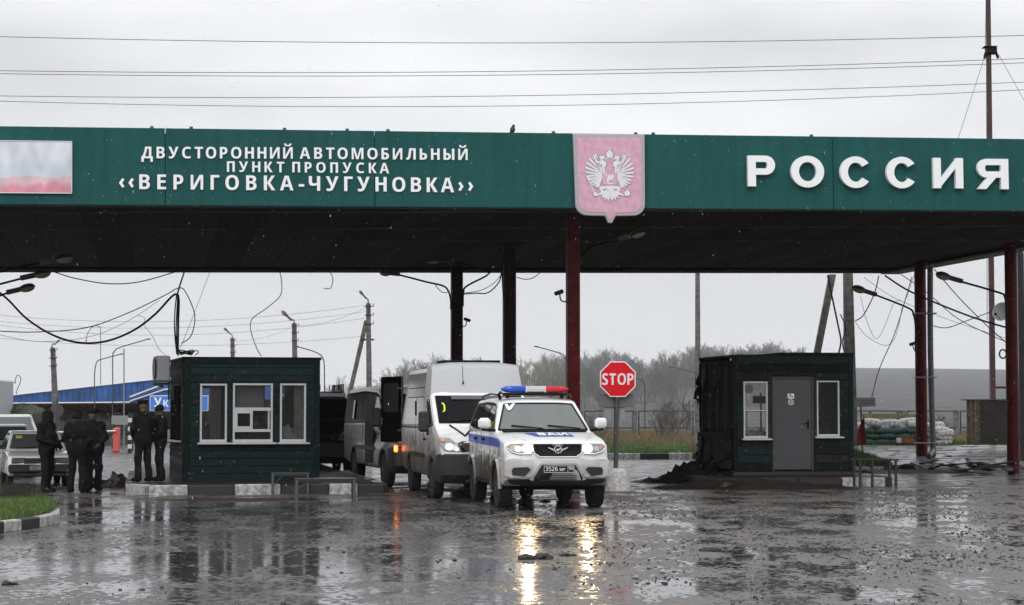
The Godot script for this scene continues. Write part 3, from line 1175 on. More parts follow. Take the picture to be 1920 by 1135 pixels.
func booths() -> void:
	var g1: Material = M.booth_green
	var g2: Material = g1.duplicate()
	g2.albedo_color = Color(0.006, 0.023, 0.0215).linear_to_srgb()
	var g3: Material = g1.duplicate()
	g3.albedo_color = Color(0.004, 0.0125, 0.0125).linear_to_srgb()
	# ---- first booth
	var at := P(344, 903, 44.0)
	var o := thing("booth", "dark green sided booth with three white framed windows and an air conditioner", "booth", at, 0.25)
	var w := 2.87
	var h := 2.57
	var dp := 3.1
	var holes := [[0.33, 0.825, 0.90, 2.06], [1.025, 0.825, 1.875, 2.07], [2.03, 0.825, 2.59, 2.07]]
	var b := MB.new()
	wall(b, 0, w, 0, h, holes, -0.05, 0.1)
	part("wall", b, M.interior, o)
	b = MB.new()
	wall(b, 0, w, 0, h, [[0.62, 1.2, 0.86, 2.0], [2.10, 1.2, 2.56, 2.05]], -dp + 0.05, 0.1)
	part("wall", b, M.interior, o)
	b = MB.new()
	b.x = Transform3D(Basis(Vector3.UP, PI / 2), Vector3(0, 0, 0))
	wall(b, 0.1, dp - 0.1, 0, h, [[0.35, 0.85, 2.75, 2.05]], 0.05, 0.1)
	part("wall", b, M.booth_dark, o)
	b = MB.new()
	b.x = Transform3D(Basis(Vector3.UP, PI / 2), Vector3(w, 0, 0))
	wall(b, 0.1, dp - 0.1, 0, h, [], -0.05, 0.1)
	part("wall", b, M.booth_dark, o)
	b = MB.new()
	b.box(Vector3(w / 2, h + 0.03, -dp / 2), Vector3(w + 0.1, 0.06, dp + 0.1), 0.012)
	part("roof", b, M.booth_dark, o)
	b = MB.new()
	b.box(Vector3(w / 2, 0.03, -dp / 2), Vector3(w - 0.21, 0.05, dp - 0.21))
	part("floor", b, M.interior, o)
	boards(o, w, h, 0.164, holes, 0.0, [g1, g2, g1, g3], 41)
	var lt := Transform3D(Basis(Vector3.UP, -PI / 2), Vector3(0, 0, -dp))
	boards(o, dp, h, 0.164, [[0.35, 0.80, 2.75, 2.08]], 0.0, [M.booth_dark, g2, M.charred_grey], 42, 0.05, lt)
	# corner posts
	for e in [[0.05, 0.02], [w - 0.05, 0.02]]:
		b = MB.new()
		b.box(Vector3(e[0], h / 2, e[1]), Vector3(0.13, h, 0.07), 0.01)
		part("corner_trim", b, g3, o)
	b = MB.new()
	b.box(Vector3(w / 2, h - 0.02, 0.035), Vector3(w + 0.02, 0.13, 0.03), 0.006)
	part("eave_trim", b, g3, o)
	window(o, holes[0], -0.005, [])
	window(o, holes[1], -0.005, [[1.45, 1.52, 0.78, 0.07], [1.45, 1.065, 0.78, 0.06], [1.42, 1.29, 0.055, 0.40], [1.09, 1.29, 0.07, 0.40], [1.255, 1.46, 0.3, 0.06], [1.255, 1.125, 0.3, 0.06], [1.79, 1.29, 0.03, 0.40]])
	window(o, holes[2], -0.005, [])
	# glazing of the side and a ledge beneath it
	b = MB.new()
	b.x = lt
	for k in 4:
		b.box(Vector3(0.4 + k * 0.77, 1.45, 0.01), Vector3(0.05, 1.2, 0.06), 0.005)
	b.box(Vector3(1.55, 2.05, 0.01), Vector3(2.4, 0.05, 0.06), 0.005)
	var sw := part("window", b, M.booth_dark, o)
	b = MB.new()
	b.x = lt
	b.box(Vector3(1.55, 1.45, -0.02), Vector3(2.38, 1.15, 0.006))
	part("pane", b, M.glass, sw)
	b = MB.new()
	b.x = lt
	b.box(Vector3(1.55, 0.83, 0.09), Vector3(2.6, 0.03, 0.2), 0.008)
	part("window_sill", b, M.pvc, sw)
	b = MB.new()
	b.box(Vector3(1.40, 1.80, -0.22), Vector3(0.62, 0.5, 0.02))
	part("reflection_panel", b, M.door_grey, o)  # grey panel imitates the trees reflected in the upper pane
	# counter and screen that show through the panes
	b = MB.new()
	b.box(Vector3(w / 2, 0.76, -0.42), Vector3(w - 0.3, 0.04, 0.6), 0.01)
	part("counter", b, M.wood, o)
	b = MB.new()
	b.box(Vector3(0.62, 0.95, -0.5), Vector3(0.42, 0.3, 0.05), 0.01)
	b.box(Vector3(0.62, 0.79, -0.5), Vector3(0.2, 0.03, 0.14))
	part("monitor", b, M.black_rubber, o)
	# curtain folds at two panes
	b = MB.new()
	for k in 8:
		b.box(Vector3(0.56 + k * 0.030, 1.46, -0.1 - 0.012 * (k % 2)), Vector3(0.028, 1.16, 0.01), 0.003, Basis(Vector3.UP, 0.5 if k % 2 else -0.5))
	part("curtain", b, M.mud_brown, o)
	b = MB.new()
	b.box(Vector3(0.42, 1.02, -0.14), Vector3(0.2, 0.3, 0.12), 0.02)
	b.box(Vector3(0.40, 1.28, -0.16), Vector3(0.12, 0.2, 0.1), 0.03)
	part("desk_equipment", b, M.black_rubber, o)
	b = MB.new()
	b.box(Vector3(2.20, 1.0, -0.16), Vector3(0.26, 0.32, 0.02), 0.003, Basis(Vector3.BACK, 0.5))
	b.box(Vector3(2.38, 1.12, -0.18), Vector3(0.30, 0.03, 0.02), 0.003, Basis(Vector3.BACK, 0.6))
	part("light_streaks", b, M.steel, o)  # tilted strips stand in for the light streaks in this window
	b = MB.new()
	for k in 9:
		b.box(Vector3(2.36 + k * 0.028, 1.46, -0.1 - 0.012 * (k % 2)), Vector3(0.026, 1.15, 0.01), 0.003, Basis(Vector3.UP, 0.5 if k % 2 else -0.5))
	part("curtain", b, M.wood, o)
	# ---- air conditioner hung on its side wall
	var ac := thing("air_conditioner", "grey outdoor air conditioner unit hung high on the booth's side", "air conditioner", P(306, 717, 44.4), 0.30)
	b = MB.new()
	b.box(Vector3(0, 0.29, -0.3), Vector3(0.27, 0.55, 0.8), 0.03)
	part("case", b, M.galvanised, ac)
	b = MB.new()
	b.x = Transform3D(Basis(Vector3.BACK, PI / 2), Vector3(-0.15, 0.29, -0.3))
	b.lathe([Vector2(0.22, 0.0), Vector2(0.24, 0.02), Vector2(0.05, 0.03)], 18)
	part("fan_grille", b, M.steel, ac, 30.0)
	b = MB.new()
	for z in [0.02, -0.6]:
		b = MB.new()
		b.box(Vector3(0.05, -0.03, z), Vector3(0.4, 0.035, 0.035))
		b.box(Vector3(0.2, -0.2, z), Vector3(0.035, 0.36, 0.035))
		part("bracket", b, M.dark_steel, ac)
	b = MB.new()
	b.box(Vector3(0.147, 0.29, 0.02), Vector3(0.02, 0.12, 0.06))
	part("valve_cover", b, M.dark_steel, ac)
	var lampb := thing("floodlight", "small dark floodlight under the air conditioner", "floodlight", P(297, 722, 44.2), 0.2)
	b = MB.new()
	b.box(Vector3.ZERO, Vector3(0.22, 0.06, 0.16), 0.015, Basis(Vector3.BACK, -0.35))
	part("lamp_head", b, M.dark_steel, lampb)
	b = MB.new()
	b.tube([Vector3(0.05, 0.02, -0.02), Vector3(0.2, 0.04, -0.1), Vector3(0.3, 0.1, -0.15)], 0.015)
	part("bracket", b, M.dark_steel, lampb)

	# ---- burnt booth
	at = P(1376, 884, 47.2)
	o = thing("booth", "burnt dark green booth with a grey metal door and torn side", "booth", at, YAW)
	w = 2.80
	h = 2.62
	dp = 3.0
	holes = [[0.235, 0.75, 0.80, 2.03], [0.90, 0.0, 1.87, 2.14], [1.965, 0.79, 2.50, 2.05]]
	b = MB.new()
	wall(b, 0, w, 0, h, holes, -0.05, 0.1)
	part("wall", b, M.interior, o)
	b = MB.new()
	wall(b, 0, w, 0, h, [[1.0, 0.85, 1.78, 2.1]], -dp + 0.05, 0.1)
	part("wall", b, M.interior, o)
	b = MB.new()
	b.x = Transform3D(Basis(Vector3.UP, PI / 2), Vector3(0, 0, 0))
	wall(b, 0.1, dp - 0.1, 0, h - 0.1, [], 0.05, 0.1)
	part("wall", b, M.charred, o)
	b = MB.new()
	b.x = Transform3D(Basis(Vector3.UP, PI / 2), Vector3(w, 0, 0))
	wall(b, 0.1, dp - 0.1, 0, h, [], -0.05, 0.1)
	part("wall", b, M.booth_dark, o)
	b = MB.new()
	b.box(Vector3(w * 0.7 + 0.02, h + 0.04, -dp / 2), Vector3(w * 0.6 + 0.06, 0.07, dp + 0.1), 0.012)
	b.box(Vector3(w * 0.2 - 0.02, h + 0.0, -dp / 2), Vector3(w * 0.4, 0.05, dp + 0.02), 0.012, Basis(Vector3.BACK, 0.012))
	part("roof", b, M.booth_dark, o)
	b = MB.new()
	b.box(Vector3(w / 2, 0.03, -dp / 2), Vector3(w - 0.21, 0.05, dp - 0.21))
	part("floor", b, M.interior, o)
	b = MB.new()
	b.box(Vector3(w / 2, -0.06, -dp / 2), Vector3(w + 0.06, 0.12, dp + 0.06), 0.02)
	part("plinth", b, M.mud, o)
	boards(o, w, h, 0.187, holes, 0.0, [g3, M.booth_dark, M.charred, M.charred_grey, g3, g1], 43, 0.04)
	b = MB.new()
	b.box(Vector3(w - 0.03, h / 2, 0.02), Vector3(0.11, h + 0.03, 0.07), 0.01)
	part("corner_trim", b, g3, o)
	b = MB.new()
	b.box(Vector3(0.03, h / 2, 0.02), Vector3(0.11, h - 0.04, 0.07), 0.01, Basis(Vector3.BACK, 0.012))
	part("corner_trim", b, M.charred, o)
	window(o, holes[0], -0.005, [[0.52, 1.37, 0.5, 0.02]], true, 0.032)
	window(o, holes[2], -0.005, [], true, 0.032)
	# door
	b = MB.new()
	b.box(Vector3(1.385, 1.06, 0.0), Vector3(0.90, 2.06, 0.06), 0.008)
	var d := part("door", b, M.door_grey, o)
	b = MB.new()
	b.box(Vector3(0.92, 1.06, 0.012), Vector3(0.035, 2.13, 0.09), 0.006)
	b.box(Vector3(1.85, 1.06, 0.012), Vector3(0.035, 2.13, 0.09), 0.006)
	b.box(Vector3(1.385, 2.115, 0.012), Vector3(0.9, 0.04, 0.09), 0.006)
	part("door_frame", b, M.door_grey, d)
	b = MB.new()
	b.box(Vector3(1.745, 1.06, 0.035), Vector3(0.045, 0.20, 0.015), 0.004)
	b.tube([Vector3(1.745, 1.09, 0.03), Vector3(1.745, 1.09, 0.085), Vector3(1.63, 1.07, 0.09)], 0.013, 6)
	part("door_handle", b, M.black_rubber, d)
	b = MB.new()
	b.box(Vector3(1.345, 1.70, 0.033), Vector3(0.15, 0.11, 0.004))
	part("notice", b, M.emblem_white, d)
	b = MB.new()
	b.box(Vector3(1.33, 1.72, 0.037), Vector3(0.04, 0.05, 0.003))
	b.box(Vector3(1.375, 1.69, 0.037), Vector3(0.05, 0.03, 0.003))
	b.box(Vector3(1.30, 1.68, 0.037), Vector3(0.03, 0.02, 0.003))
	part("notice_print", b, M.steel, d)
	b = MB.new()
	b.plate(disc(Vector2(1.345, 1.56), 0.065, 18), 0.03, 0.036)
	part("round_sticker", b, M.emblem_white, d)
	b = MB.new()
	b.plate(disc(Vector2(1.345, 1.56), 0.048, 16), 0.036, 0.038)
	part("sticker_print", b, M.door_grey, d)
	b = MB.new()
	b.box(Vector3(1.345, 1.56, 0.039), Vector3(0.055, 0.025, 0.003))
	part("sticker_print", b, M.emblem_white, d)
	# things stuck behind the glass: a round plate, a card, a strip
	b = MB.new()
	b.plate(disc(Vector2(0.38, 1.86), 0.10, 18), -0.05, -0.04)
	part("round_plate", b, M.steel, o)
	b = MB.new()
	b.box(Vector3(0.62, 1.62, -0.05), Vector3(0.30, 0.17, 0.01))
	b.box(Vector3(0.66, 1.33, -0.05), Vector3(0.035, 0.9, 0.01))
	part("card", b, M.black_rubber, o)
	b = MB.new()
	b.box(Vector3(2.1, 1.3, -1.6), Vector3(1.1, 2.3, 0.05))
	part("inner_partition", b, M.wood, o)
	b = MB.new()
	var rj := rng(77)
	for k in 14:
		b.blob(Vector3(0.1 + rj.randf() * 0.85, 0.72 + rj.randf() * 0.22, -0.35 - rj.randf() * 0.3), Vector3(0.13, 0.09, 0.1), 7, 5, 0.2, rj)
	b.box(Vector3(0.55, 0.66, -0.5), Vector3(1.0, 0.04, 0.6))
	part("stored_sacks", b, M.concrete, o, 30.0)
	# the torn, charred side: ribs, peeled sheets, splinters
	var ls := Transform3D(Basis(Vector3.UP, -PI / 2), Vector3(0, 0, -dp))
	var r := rng(44)
	for k in 13:
		b = MB.new()
		b.x = ls
		var x := 0.15 + k * 0.225
		var top := h - 0.12 - r.randf() * 0.10
		var bot := 0.92 + r.randf_range(-0.05, 0.05)
		b.box(Vector3(x, (top + bot) / 2, 0.025), Vector3(0.17 + r.randf() * 0.03, top - bot, 0.03), 0.006, Basis(Vector3.BACK, r.randf_range(-0.02, 0.02)) * Basis(Vector3.UP, r.randf_range(-0.15, 0.15)))
		part("charred_board", b, [M.charred, M.charred_grey, M.charred][k % 3], o)
	for k in 4:
		b = MB.new()
		b.x = ls
		b.box(Vector3(1.5 + r.randf_range(-0.1, 0.1), 0.14 + k * 0.21, 0.06), Vector3(2.85, 0.2, 0.05), 0.01, Basis(Vector3.BACK, r.randf_range(-0.02, 0.02)))
		part("charred_board", b, [M.charred_grey, M.charred][k % 2], o)
	for e in [[0.25, 1.75, 0.55, 0.8], [2.3, 0.5, 0.6, 0.75], [1.2, 0.42, 0.7, 0.6], [2.0, 2.2, 0.6, 0.5], [0.5, 0.45, 0.5, 0.7], [0.9, 2.15, 0.5, 0.55]]:
		b = MB.new()
		b.x = ls * Transform3D(Basis(Vector3.UP, r.randf_range(-0.35, 0.35)) * Basis(Vector3.RIGHT, r.randf_range(-0.15, 0.15)), Vector3(e[0], e[1], 0.13))
		var pl := []
		for k in 9:
			var a := TAU * k / 9.0
			pl.append(Vector2(cos(a) * e[2] * 0.5, sin(a) * e[3] * 0.5) * r.randf_range(0.7, 1.25))
		b.plate(pl, 0.0, 0.015)
		part("torn_sheet", b, M.charred_grey, o)
	# ragged rear edge standing out past the corner
	var inv: Transform3D = o.transform.affine_inverse()
	for outl in [[[1320, 672], [1313, 690], [1311, 702], [1306, 712], [1304, 720], [1309, 724], [1303, 734], [1300, 748], [1307, 750], [1311, 758], [1316, 765], [1312, 790], [1317, 812], [1330, 812], [1336, 740], [1334, 690]], [[1334, 828], [1312, 828], [1306, 834], [1311, 842], [1304, 850], [1309, 858], [1303, 866], [1310, 875], [1307, 884], [1313, 890], [1336, 896]]]:
		b = MB.new()
		var pl := []
		for q in outl:
			var wp: Vector3 = inv * P(q[0], q[1], 50.1)
			pl.append(Vector2(wp.x, wp.y))
		b.plate(pl, -dp + 0.02, -dp + 0.06, 0.008)
		part("torn_sheet", b, M.charred, o)
	var sp := MB.new()
	for e in [[1388, 668, 1392, 663], [1378, 669, 1384, 664], [1356, 672, 1360, 667]]:
		sp.tube([inv * P(e[0], e[1], 47.6), inv * P(e[2], e[3], 47.6)], [0.02, 0.006], 4)
	part("splinter", sp, M.charred, o)

# ---------------------------------------------------------------- far buildings, fence, wood, poles
func px_poly(b: MB, pts: Array, d: float, th: float) -> void:
	# an outline seen at distance d, given its own thickness going away
	var pl := []
	for q in pts:
		var w := P(q[0], q[1], d)
		pl.append(Vector2(w.x, w.y))
	b.extrude(pl, [[-d, 0.0], [-d - th, 0.0]], func(p, z): return Vector3(p.x, p.y, z))

func station_building() -> void:
	var o := thing("station_building", "long blue roofed checkpoint hall beyond the yard", "building", Vector3.ZERO)
	var b := MB.new()
	px_poly(b, [[8, 743], [294, 711.5], [294, 757], [8, 757]], 104.0, 14.0)
	part("roof", b, M.blue_roof, o)
	for k in 26:
		var px := 14.0 + k * 11.0
		b = MB.new()
		var t := 743.0 - (px - 8) * 31.5 / 286.0
		var a := P(px, t + 0.6, 103.97)
		var e := P(px, 756.0, 103.97)
		b.box((a + e) / 2, Vector3(0.05, a.y - e.y, 0.05))
		part("roof_rib", b, M.blue_roof, o)
	b = MB.new()
	b.tube([P(8, 743, 103.9), P(294, 711.5, 103.9)], 0.03, 4)
	b.tube([P(8, 757, 103.9), P(243, 755, 103.9)], 0.045, 4)
	part("roof_edge", b, M.white_paint, o)
	b = MB.new()
	px_poly(b, [[240, 752], [308, 724], [540, 706], [540, 748], [318, 756], [246, 756]], 100.0, 3.0)
	part("porch_roof", b, M.blue_roof, o)
	b = MB.new()
	b.tube([P(243, 753, 99.9), P(308, 731, 99.9), P(540, 716, 99.9)], 0.04, 4)
	b.tube([P(243, 745, 99.9), P(304, 722, 99.9)], 0.04, 4)
	part("roof_edge", b, M.white_paint, o)
	b = MB.new()
	px_poly(b, [[22, 758], [262, 758], [262, 768], [22, 768]], 103.8, 0.4)
	part("roof_shade_band", b, M.canopy_brown, o)  # dark band put in for the shaded recess under the roof
	b = MB.new()
	px_poly(b, [[22, 767], [240, 767], [240, 838], [22, 838]], 104.6, 0.3)
	part("wall", b, M.wall_grey, o)
	b = MB.new()
	px_poly(b, [[240, 752], [540, 748], [540, 806], [240, 806]], 104.0, 0.4)
	part("wall", b, M.dark_wall, o)
	for px in [24, 92, 170, 206, 236]:
		b = MB.new()
		b.tube([P(px, 758, 104.5), P(px, 812, 104.5)], 0.09, 6)
		part("post", b, M.wall_grey, o)
	for k in 6:
		b = MB.new()
		b.tube([P(214, 776 + k * 7, 103.2), P(226, 776 + k * 7, 103.2)], 0.03, 4)
		part("ladder_rung", b, M.dark_steel, o)
	for x in [213, 227]:
		b = MB.new()
		b.tube([P(x + 3, 770, 103.3), P(x, 822, 103.3)], 0.035, 4)
		part("ladder_rail", b, M.dark_steel, o)
	# country name board
	var s := thing("name_board", "blue country name board with white letters partly hidden behind the booth", "sign", P(335.5, 771, 99.4))
	b = MB.new()
	b.box(Vector3(0, 0.37, 0), Vector3(2.80, 0.75, 0.08), 0.01)
	part("board", b, M.white_paint, s)
	b = MB.new()
	b.box(Vector3(0, 0.37, 0.043), Vector3(2.72, 0.67, 0.008))
	part("field", b, M.blue_sign, s)
	var x := -1.20
	for ch in "УКРАЇНА":
		var t := text(ch, 0.44 if x < -1.0 else 0.33, 0.02)
		var bb := t.get_aabb()
		var l := part("letter", t, M.letter_white, s)
		l.position = Vector3(x - bb.position.x, 0.20 - text("Н", 0.44 if x < -1.0 else 0.33, 0.02).get_aabb().position.y, 0.06)
		x += bb.size.x + 0.075
	# barrier cabinet, its boom and small signs
	var c := thing("barrier_cabinet", "red boom barrier cabinet far down the lane", "barrier", G(218, 849))
	b = MB.new()
	b.box(Vector3(0, 0.5, 0), Vector3(0.24, 0.95, 0.3), 0.03)
	part("cabinet", b, mat("barrier_red", 0.55, 0.10, 0.08, 0.5), c)
	b = MB.new()
	b.tube([Vector3(0, 0.85, 0.2), Vector3(-2.6, 0.80, 0.2)], 0.04, 6)
	part("boom", b, M.white_paint, c)
	c = thing("striped_post", "black and white striped marker post by the barrier", "post", G(243, 850))
	for k in 9:
		b = MB.new()
		b.box(Vector3(0, 0.09 + k * 0.17, 0), Vector3(0.14, 0.168, 0.14), 0.005)
		part("stripe", b, M.white_paint if k % 2 else M.kerb_black, c)
	c = thing("notice_board", "pale grey notice board standing in the lane", "sign", G(222, 846))
	b = MB.new()
	b.box(Vector3(0.1, 1.25, -0.4), Vector3(0.95, 0.38, 0.05), 0.01)
	part("board", b, M.galvanised, c)
	for sx in [-0.3, 0.5]:
		b = MB.new()
		b.box(Vector3(sx, 0.55, -0.4), Vector3(0.05, 1.1, 0.05))
		part("leg", b, M.dark_steel, c)
	c = thing("yard_railing", "thin dark railing across the far lane", "railing", Vector3.ZERO)
	for yy in [804, 808]:
		b = MB.new()
		b.tube([P(112, yy, 88), P(243, yy - 1, 88)], 0.02, 4)
		part("rail", b, M.dark_steel, c)
	for px in [112, 145, 178, 218, 243]:
		b = MB.new()
		b.tube([P(px, 803, 88), P(px, 843, 88)], 0.022, 4)
		part("post", b, M.dark_steel, c)
	c = thing("round_road_sign", "grey back of a round road sign beside the concrete pole", "sign", P(105, 833, 70.0))
	b = MB.new()
	b.x = Transform3D(Basis(), Vector3(0, 1.10, 0))
	b.plate(disc(Vector2.ZERO, 0.235, 20), -0.015, 0.015, 0.005)
	part("disc", b, M.steel, c)
	b = MB.new()
	b.box(Vector3(0, 0.66, 0), Vector3(0.32, 0.22, 0.02))
	part("plate", b, M.steel, c)
	b = MB.new()
	b.tube([Vector3(0, -0.55, -0.05), Vector3(0, 1.5, -0.05)], 0.035, 6)
	part("post", b, M.steel, c)
	# netted heap behind the cars
	c = thing("netted_stack", "heap under ragged camouflage net behind the white cars", "camouflage net", P(45, 800, 76.0))
	var r := rng(55)
	b = MB.new()
	b.blob(Vector3(0, 0.3, 0), Vector3(0.85, 0.48, 0.8), 14, 8, 0.08, r)
	part("net", b, M.net_green, c, 40.0)
	b = MB.new()
	for k in 900:
		var a := r.randf() * TAU
		var t := r.randf() * 1.45
		var p := Vector3(cos(a) * sin(t) * 0.86, 0.3 + cos(t) * 0.5, sin(a) * sin(t) * 0.82)
		var q := Vector3(r.randf_range(-1, 1), r.randf_range(-1, 1), r.randf_range(-1, 1)) * 0.05
		b.tri(p, p + q, p + Vector3(q.y, q.z + 0.03, q.x))
	stuff(part("scrim", b, M.net_leaf, c))

func far_fence() -> void:
	var o := thing("mesh_fence", "long wire mesh fence on concrete posts behind the grass", "fence", Vector3.ZERO)
	var d := 96.0
	var x0 := -4.4
	for k in 15:
		var x := x0 + k * 2.52
		var z := -d - k * 0.15
		var b := MB.new()
		b.box(Vector3(x, 0.85, z), Vector3(0.24, 1.62, 0.2), 0.02)
		part("post", b, M.pole_concrete, o)
		b = MB.new()
		b.box(Vector3(x + 0.2, 0.85, z + 0.02), Vector3(0.05, 1.55, 0.05))
		part("frame_upright", b, M.dark_steel, o)
		if k == 14:
			continue
		for y in [1.62, 0.84, 0.22]:
			b = MB.new()
			b.box(Vector3(x + 1.36, y, z - 0.075 + 0.02), Vector3(2.26, 0.05, 0.04))
			part("rail", b, M.dark_steel, o)
		b = MB.new()
		for i in 17:
			b.tube([Vector3(x + 0.25 + i * 0.135, 0.22, z - 0.075), Vector3(x + 0.25 + i * 0.135, 1.62, z - 0.075)], 0.004, 3, false)
		for i in 9:
			b.tube([Vector3(x + 0.22, 0.3 + i * 0.15, z - 0.08), Vector3(x + 2.48, 0.3 + i * 0.15, z - 0.08)], 0.004, 3, false)
		stuff(part("wire_mesh", b, M.steel, o))
	# far kerb before the grass
	var kb := MB.new()
	kb.box(Vector3(8, 0.03, -71.4), Vector3(17.4, 0.1, 0.3))
	var s := struct("far_kerb", kb, M.concrete)
	s.set_meta("label", "black and white kerb along the far grass verge")
	var k0 := G(1118, 862)
	kerb_row(s, k0 + Vector3(-3.0, 0, 0), k0 + Vector3(14.0, 0, -0.6), [0, 0.09, 0.18, 0.265, 0.322, 0.37, 0.42, 0.5, 0.6, 0.7, 0.8, 0.9, 1.0], true, 0.22, 12)

func spike(b: MB, p: Vector3, q: Vector3, r: float) -> void:
	var d := (q - p).normalized()
	var s := d.cross(Vector3(0.3, 0.2, 0.93)).normalized()
	var u := s.cross(d)
	var c := [p + s * r, p + (u * 0.87 - s * 0.5) * r, p - (u * 0.87 + s * 0.5) * r]
	for i in 3:
		b.tri(c[i], c[(i + 1) % 3], q)

func limb(tr: MB, cr: MB, p: Vector3, d: Vector3, ln: float, rad: float, lev: int, r: RandomNumberGenerator) -> void:
	var q := p + d * ln
	if lev == 0:
		tr.tube([p, p + d * ln * 0.5 + Vector3(r.randf_range(-0.02, 0.02), 0, r.randf_range(-0.02, 0.02)) * ln, q], [rad, rad * 0.75, rad * 0.35], 6)
	elif lev == 1:
		tr.tube([p, q], [rad, rad * 0.3], 4)
	else:
		spike(cr, p, q, rad)
	if lev == 4:
		return
	var n: int = [9, 7, 6, 5][lev]
	for i in n:
		var t := lerpf([0.22, 0.25, 0.2, 0.1][lev], 1.0, (i + r.randf()) / n)
		var az := r.randf() * TAU
		var side := Vector3(cos(az), 0, sin(az))
		side = (side - d * side.dot(d)).normalized()
		var sp: float = [0.75, 0.7, 0.75, 0.9][lev] * r.randf_range(0.6, 1.15)
		var nd := (d + side * sp + Vector3(0, 0.22, 0)).normalized()
		var l: float = ln * [0.55, 0.5, 0.5, 0.48][lev] * r.randf_range(0.7, 1.15) * (1.15 - 0.5 * t)
		limb(tr, cr, p + d * ln * t, nd, l, maxf(rad * 0.42, 0.017), lev + 1, r)

func trees() -> void:
	var protos := []
	for k in 7:
		var r := rng(100 + k)
		var tr := MB.new()
		var cr := MB.new()
		var n := 1 + k % 3
		for i in n:
			var a := TAU * i / n + r.randf()
			var d := Vector3(cos(a) * 0.16 * (n - 1), 1, sin(a) * 0.16 * (n - 1)).normalized()
			limb(tr, cr, Vector3(cos(a), 0, sin(a)) * 0.12 * (n - 1), d, r.randf_range(6.2, 7.4), 0.15, 0, r)
		protos.append([tr.mesh(), cr.mesh()])
	var outline := [[590, 724], [640, 706], [700, 714], [740, 697], [775, 660], [800, 668], [835, 655], [870, 674], [925, 660], [985, 670], [1030, 660], [1100, 655], [1160, 650], [1205, 674], [1260, 655], [1300, 644], [1350, 648], [1400, 646], [1450, 638], [1480, 648], [1498, 668]]
	var r := rng(9)
	var count := 0
	var made := []
	for k in 296:
		var px: float
		if k < 45:
			px = r.randf_range(590, 1040)
		elif k < 62:
			px = r.randf_range(430, 600)
		else:
			px = r.randf_range(1010, 1492)
		var d := r.randf_range(215, 345)
		var top := lerp_table(outline, px) + absf(r.randfn(0.0, 1.0)) * 10.0 - 4.0
		if px < 590:
			top = 742.0 + r.randf() * 12.0
		if k >= 215:
			top += r.randf_range(14, 60)
			d = r.randf_range(200, 270)
		var w := P(px, top, d)
		var th := terrain_h(w.x, -d)
		var h := w.y - th
		if h < 2.0:
			continue
		var v := k % 7
		var kind := "olive" if (px > 960 and px < 1060 and r.randf() < 0.8) else "grey"
		var where := "low behind the booth with three windows" if px < 655 else ("showing above the white van" if px < 985 else ("between the red column and the white van" if px < 1066 else ("behind the octagonal stop sign" if px < 1250 else ("behind the slender concrete pole" if px < 1345 else "showing over the burnt booth roof"))))
		var o := thing("bare_tree", ("bare olive twigged tree of the wood " if kind == "olive" else "leafless grey tree of the misty wood ") + where, "tree", Vector3(w.x, th, -d), r.randf() * TAU, ("olive bare trees " if kind == "olive" else "leafless grey trees ") + where)
		var s := h / 10.2
		o.scale = Vector3(s * r.randf_range(0.95, 1.35), s, s * r.randf_range(0.95, 1.35))
		part("trunk", protos[v][0], M.bark, o)
		part("crown", protos[v][1], M.twig_olive if kind == "olive" else M.twig, o)
		count += 1
	# two thin shrubs growing by the fence
	for e in [[1255, 836, 92.0, 0.24], [1243, 838, 94.0, 0.2], [1115, 838, 93.0, 0.17], [1752, 836, 98.0, 0.16]]:
		var w := P(e[0], e[1], e[2])
		var o := thing("bare_shrub", "thin leafless shrub growing against the mesh fence", "shrub", Vector3(w.x, 0.05, w.z), e[0], "leafless shrubs at the fence")
		o.scale = Vector3(e[3] * 1.3, e[3] * 1.05, e[3] * 1.3)
		part("stem", protos[2][0], M.bark, o)
		part("twigs", protos[5][1], M.bark, o)

func cobra(o: Node3D, at: Vector3, dir: Vector3, ln: float, lens := true) -> void:
	# a street lamp head: neck, hood, lens, pointing along dir
	var f := dir.normalized()
	var s := f.cross(Vector3.UP).normalized()
	var u := s.cross(f)
	var b := MB.new()
	b.x = Transform3D(Basis(f, u, s), at)
	b.box(Vector3(ln * 0.25, 0.02 * ln, 0), Vector3(ln * 0.5, ln * 0.16, ln * 0.17), ln * 0.02)
	part("neck", b, M.lamp_grey, o)
	b = MB.new()
	b.x = Transform3D(Basis(f, u, s), at)
	var rings := []
	for i in 9:
		var t := i / 8.0
		var w := sqrt(maxf(0.0, 1.0 - pow(2.0 * t - 1.0, 2.0))) * 0.9 + 0.1
		var ring := []
		for k in 12:
			var a := PI * k / 11.0
			ring.append(Vector3(ln * (0.42 + 0.58 * t), ln * 0.16 * w * sin(a), ln * 0.21 * w * cos(a)))
		rings.append(ring)
	b.loft(rings)
	part("hood", b, M.lamp_grey, o, 50.0)
	b = MB.new()
	b.x = Transform3D(Basis(f, u, s), at)
	b.blob(Vector3(ln * 0.72, -0.005 * ln, 0), Vector3(ln * 0.26, ln * 0.13, ln * 0.19), 12, 8)
	part("lens", b, M.lamp_lens, o, 60.0)

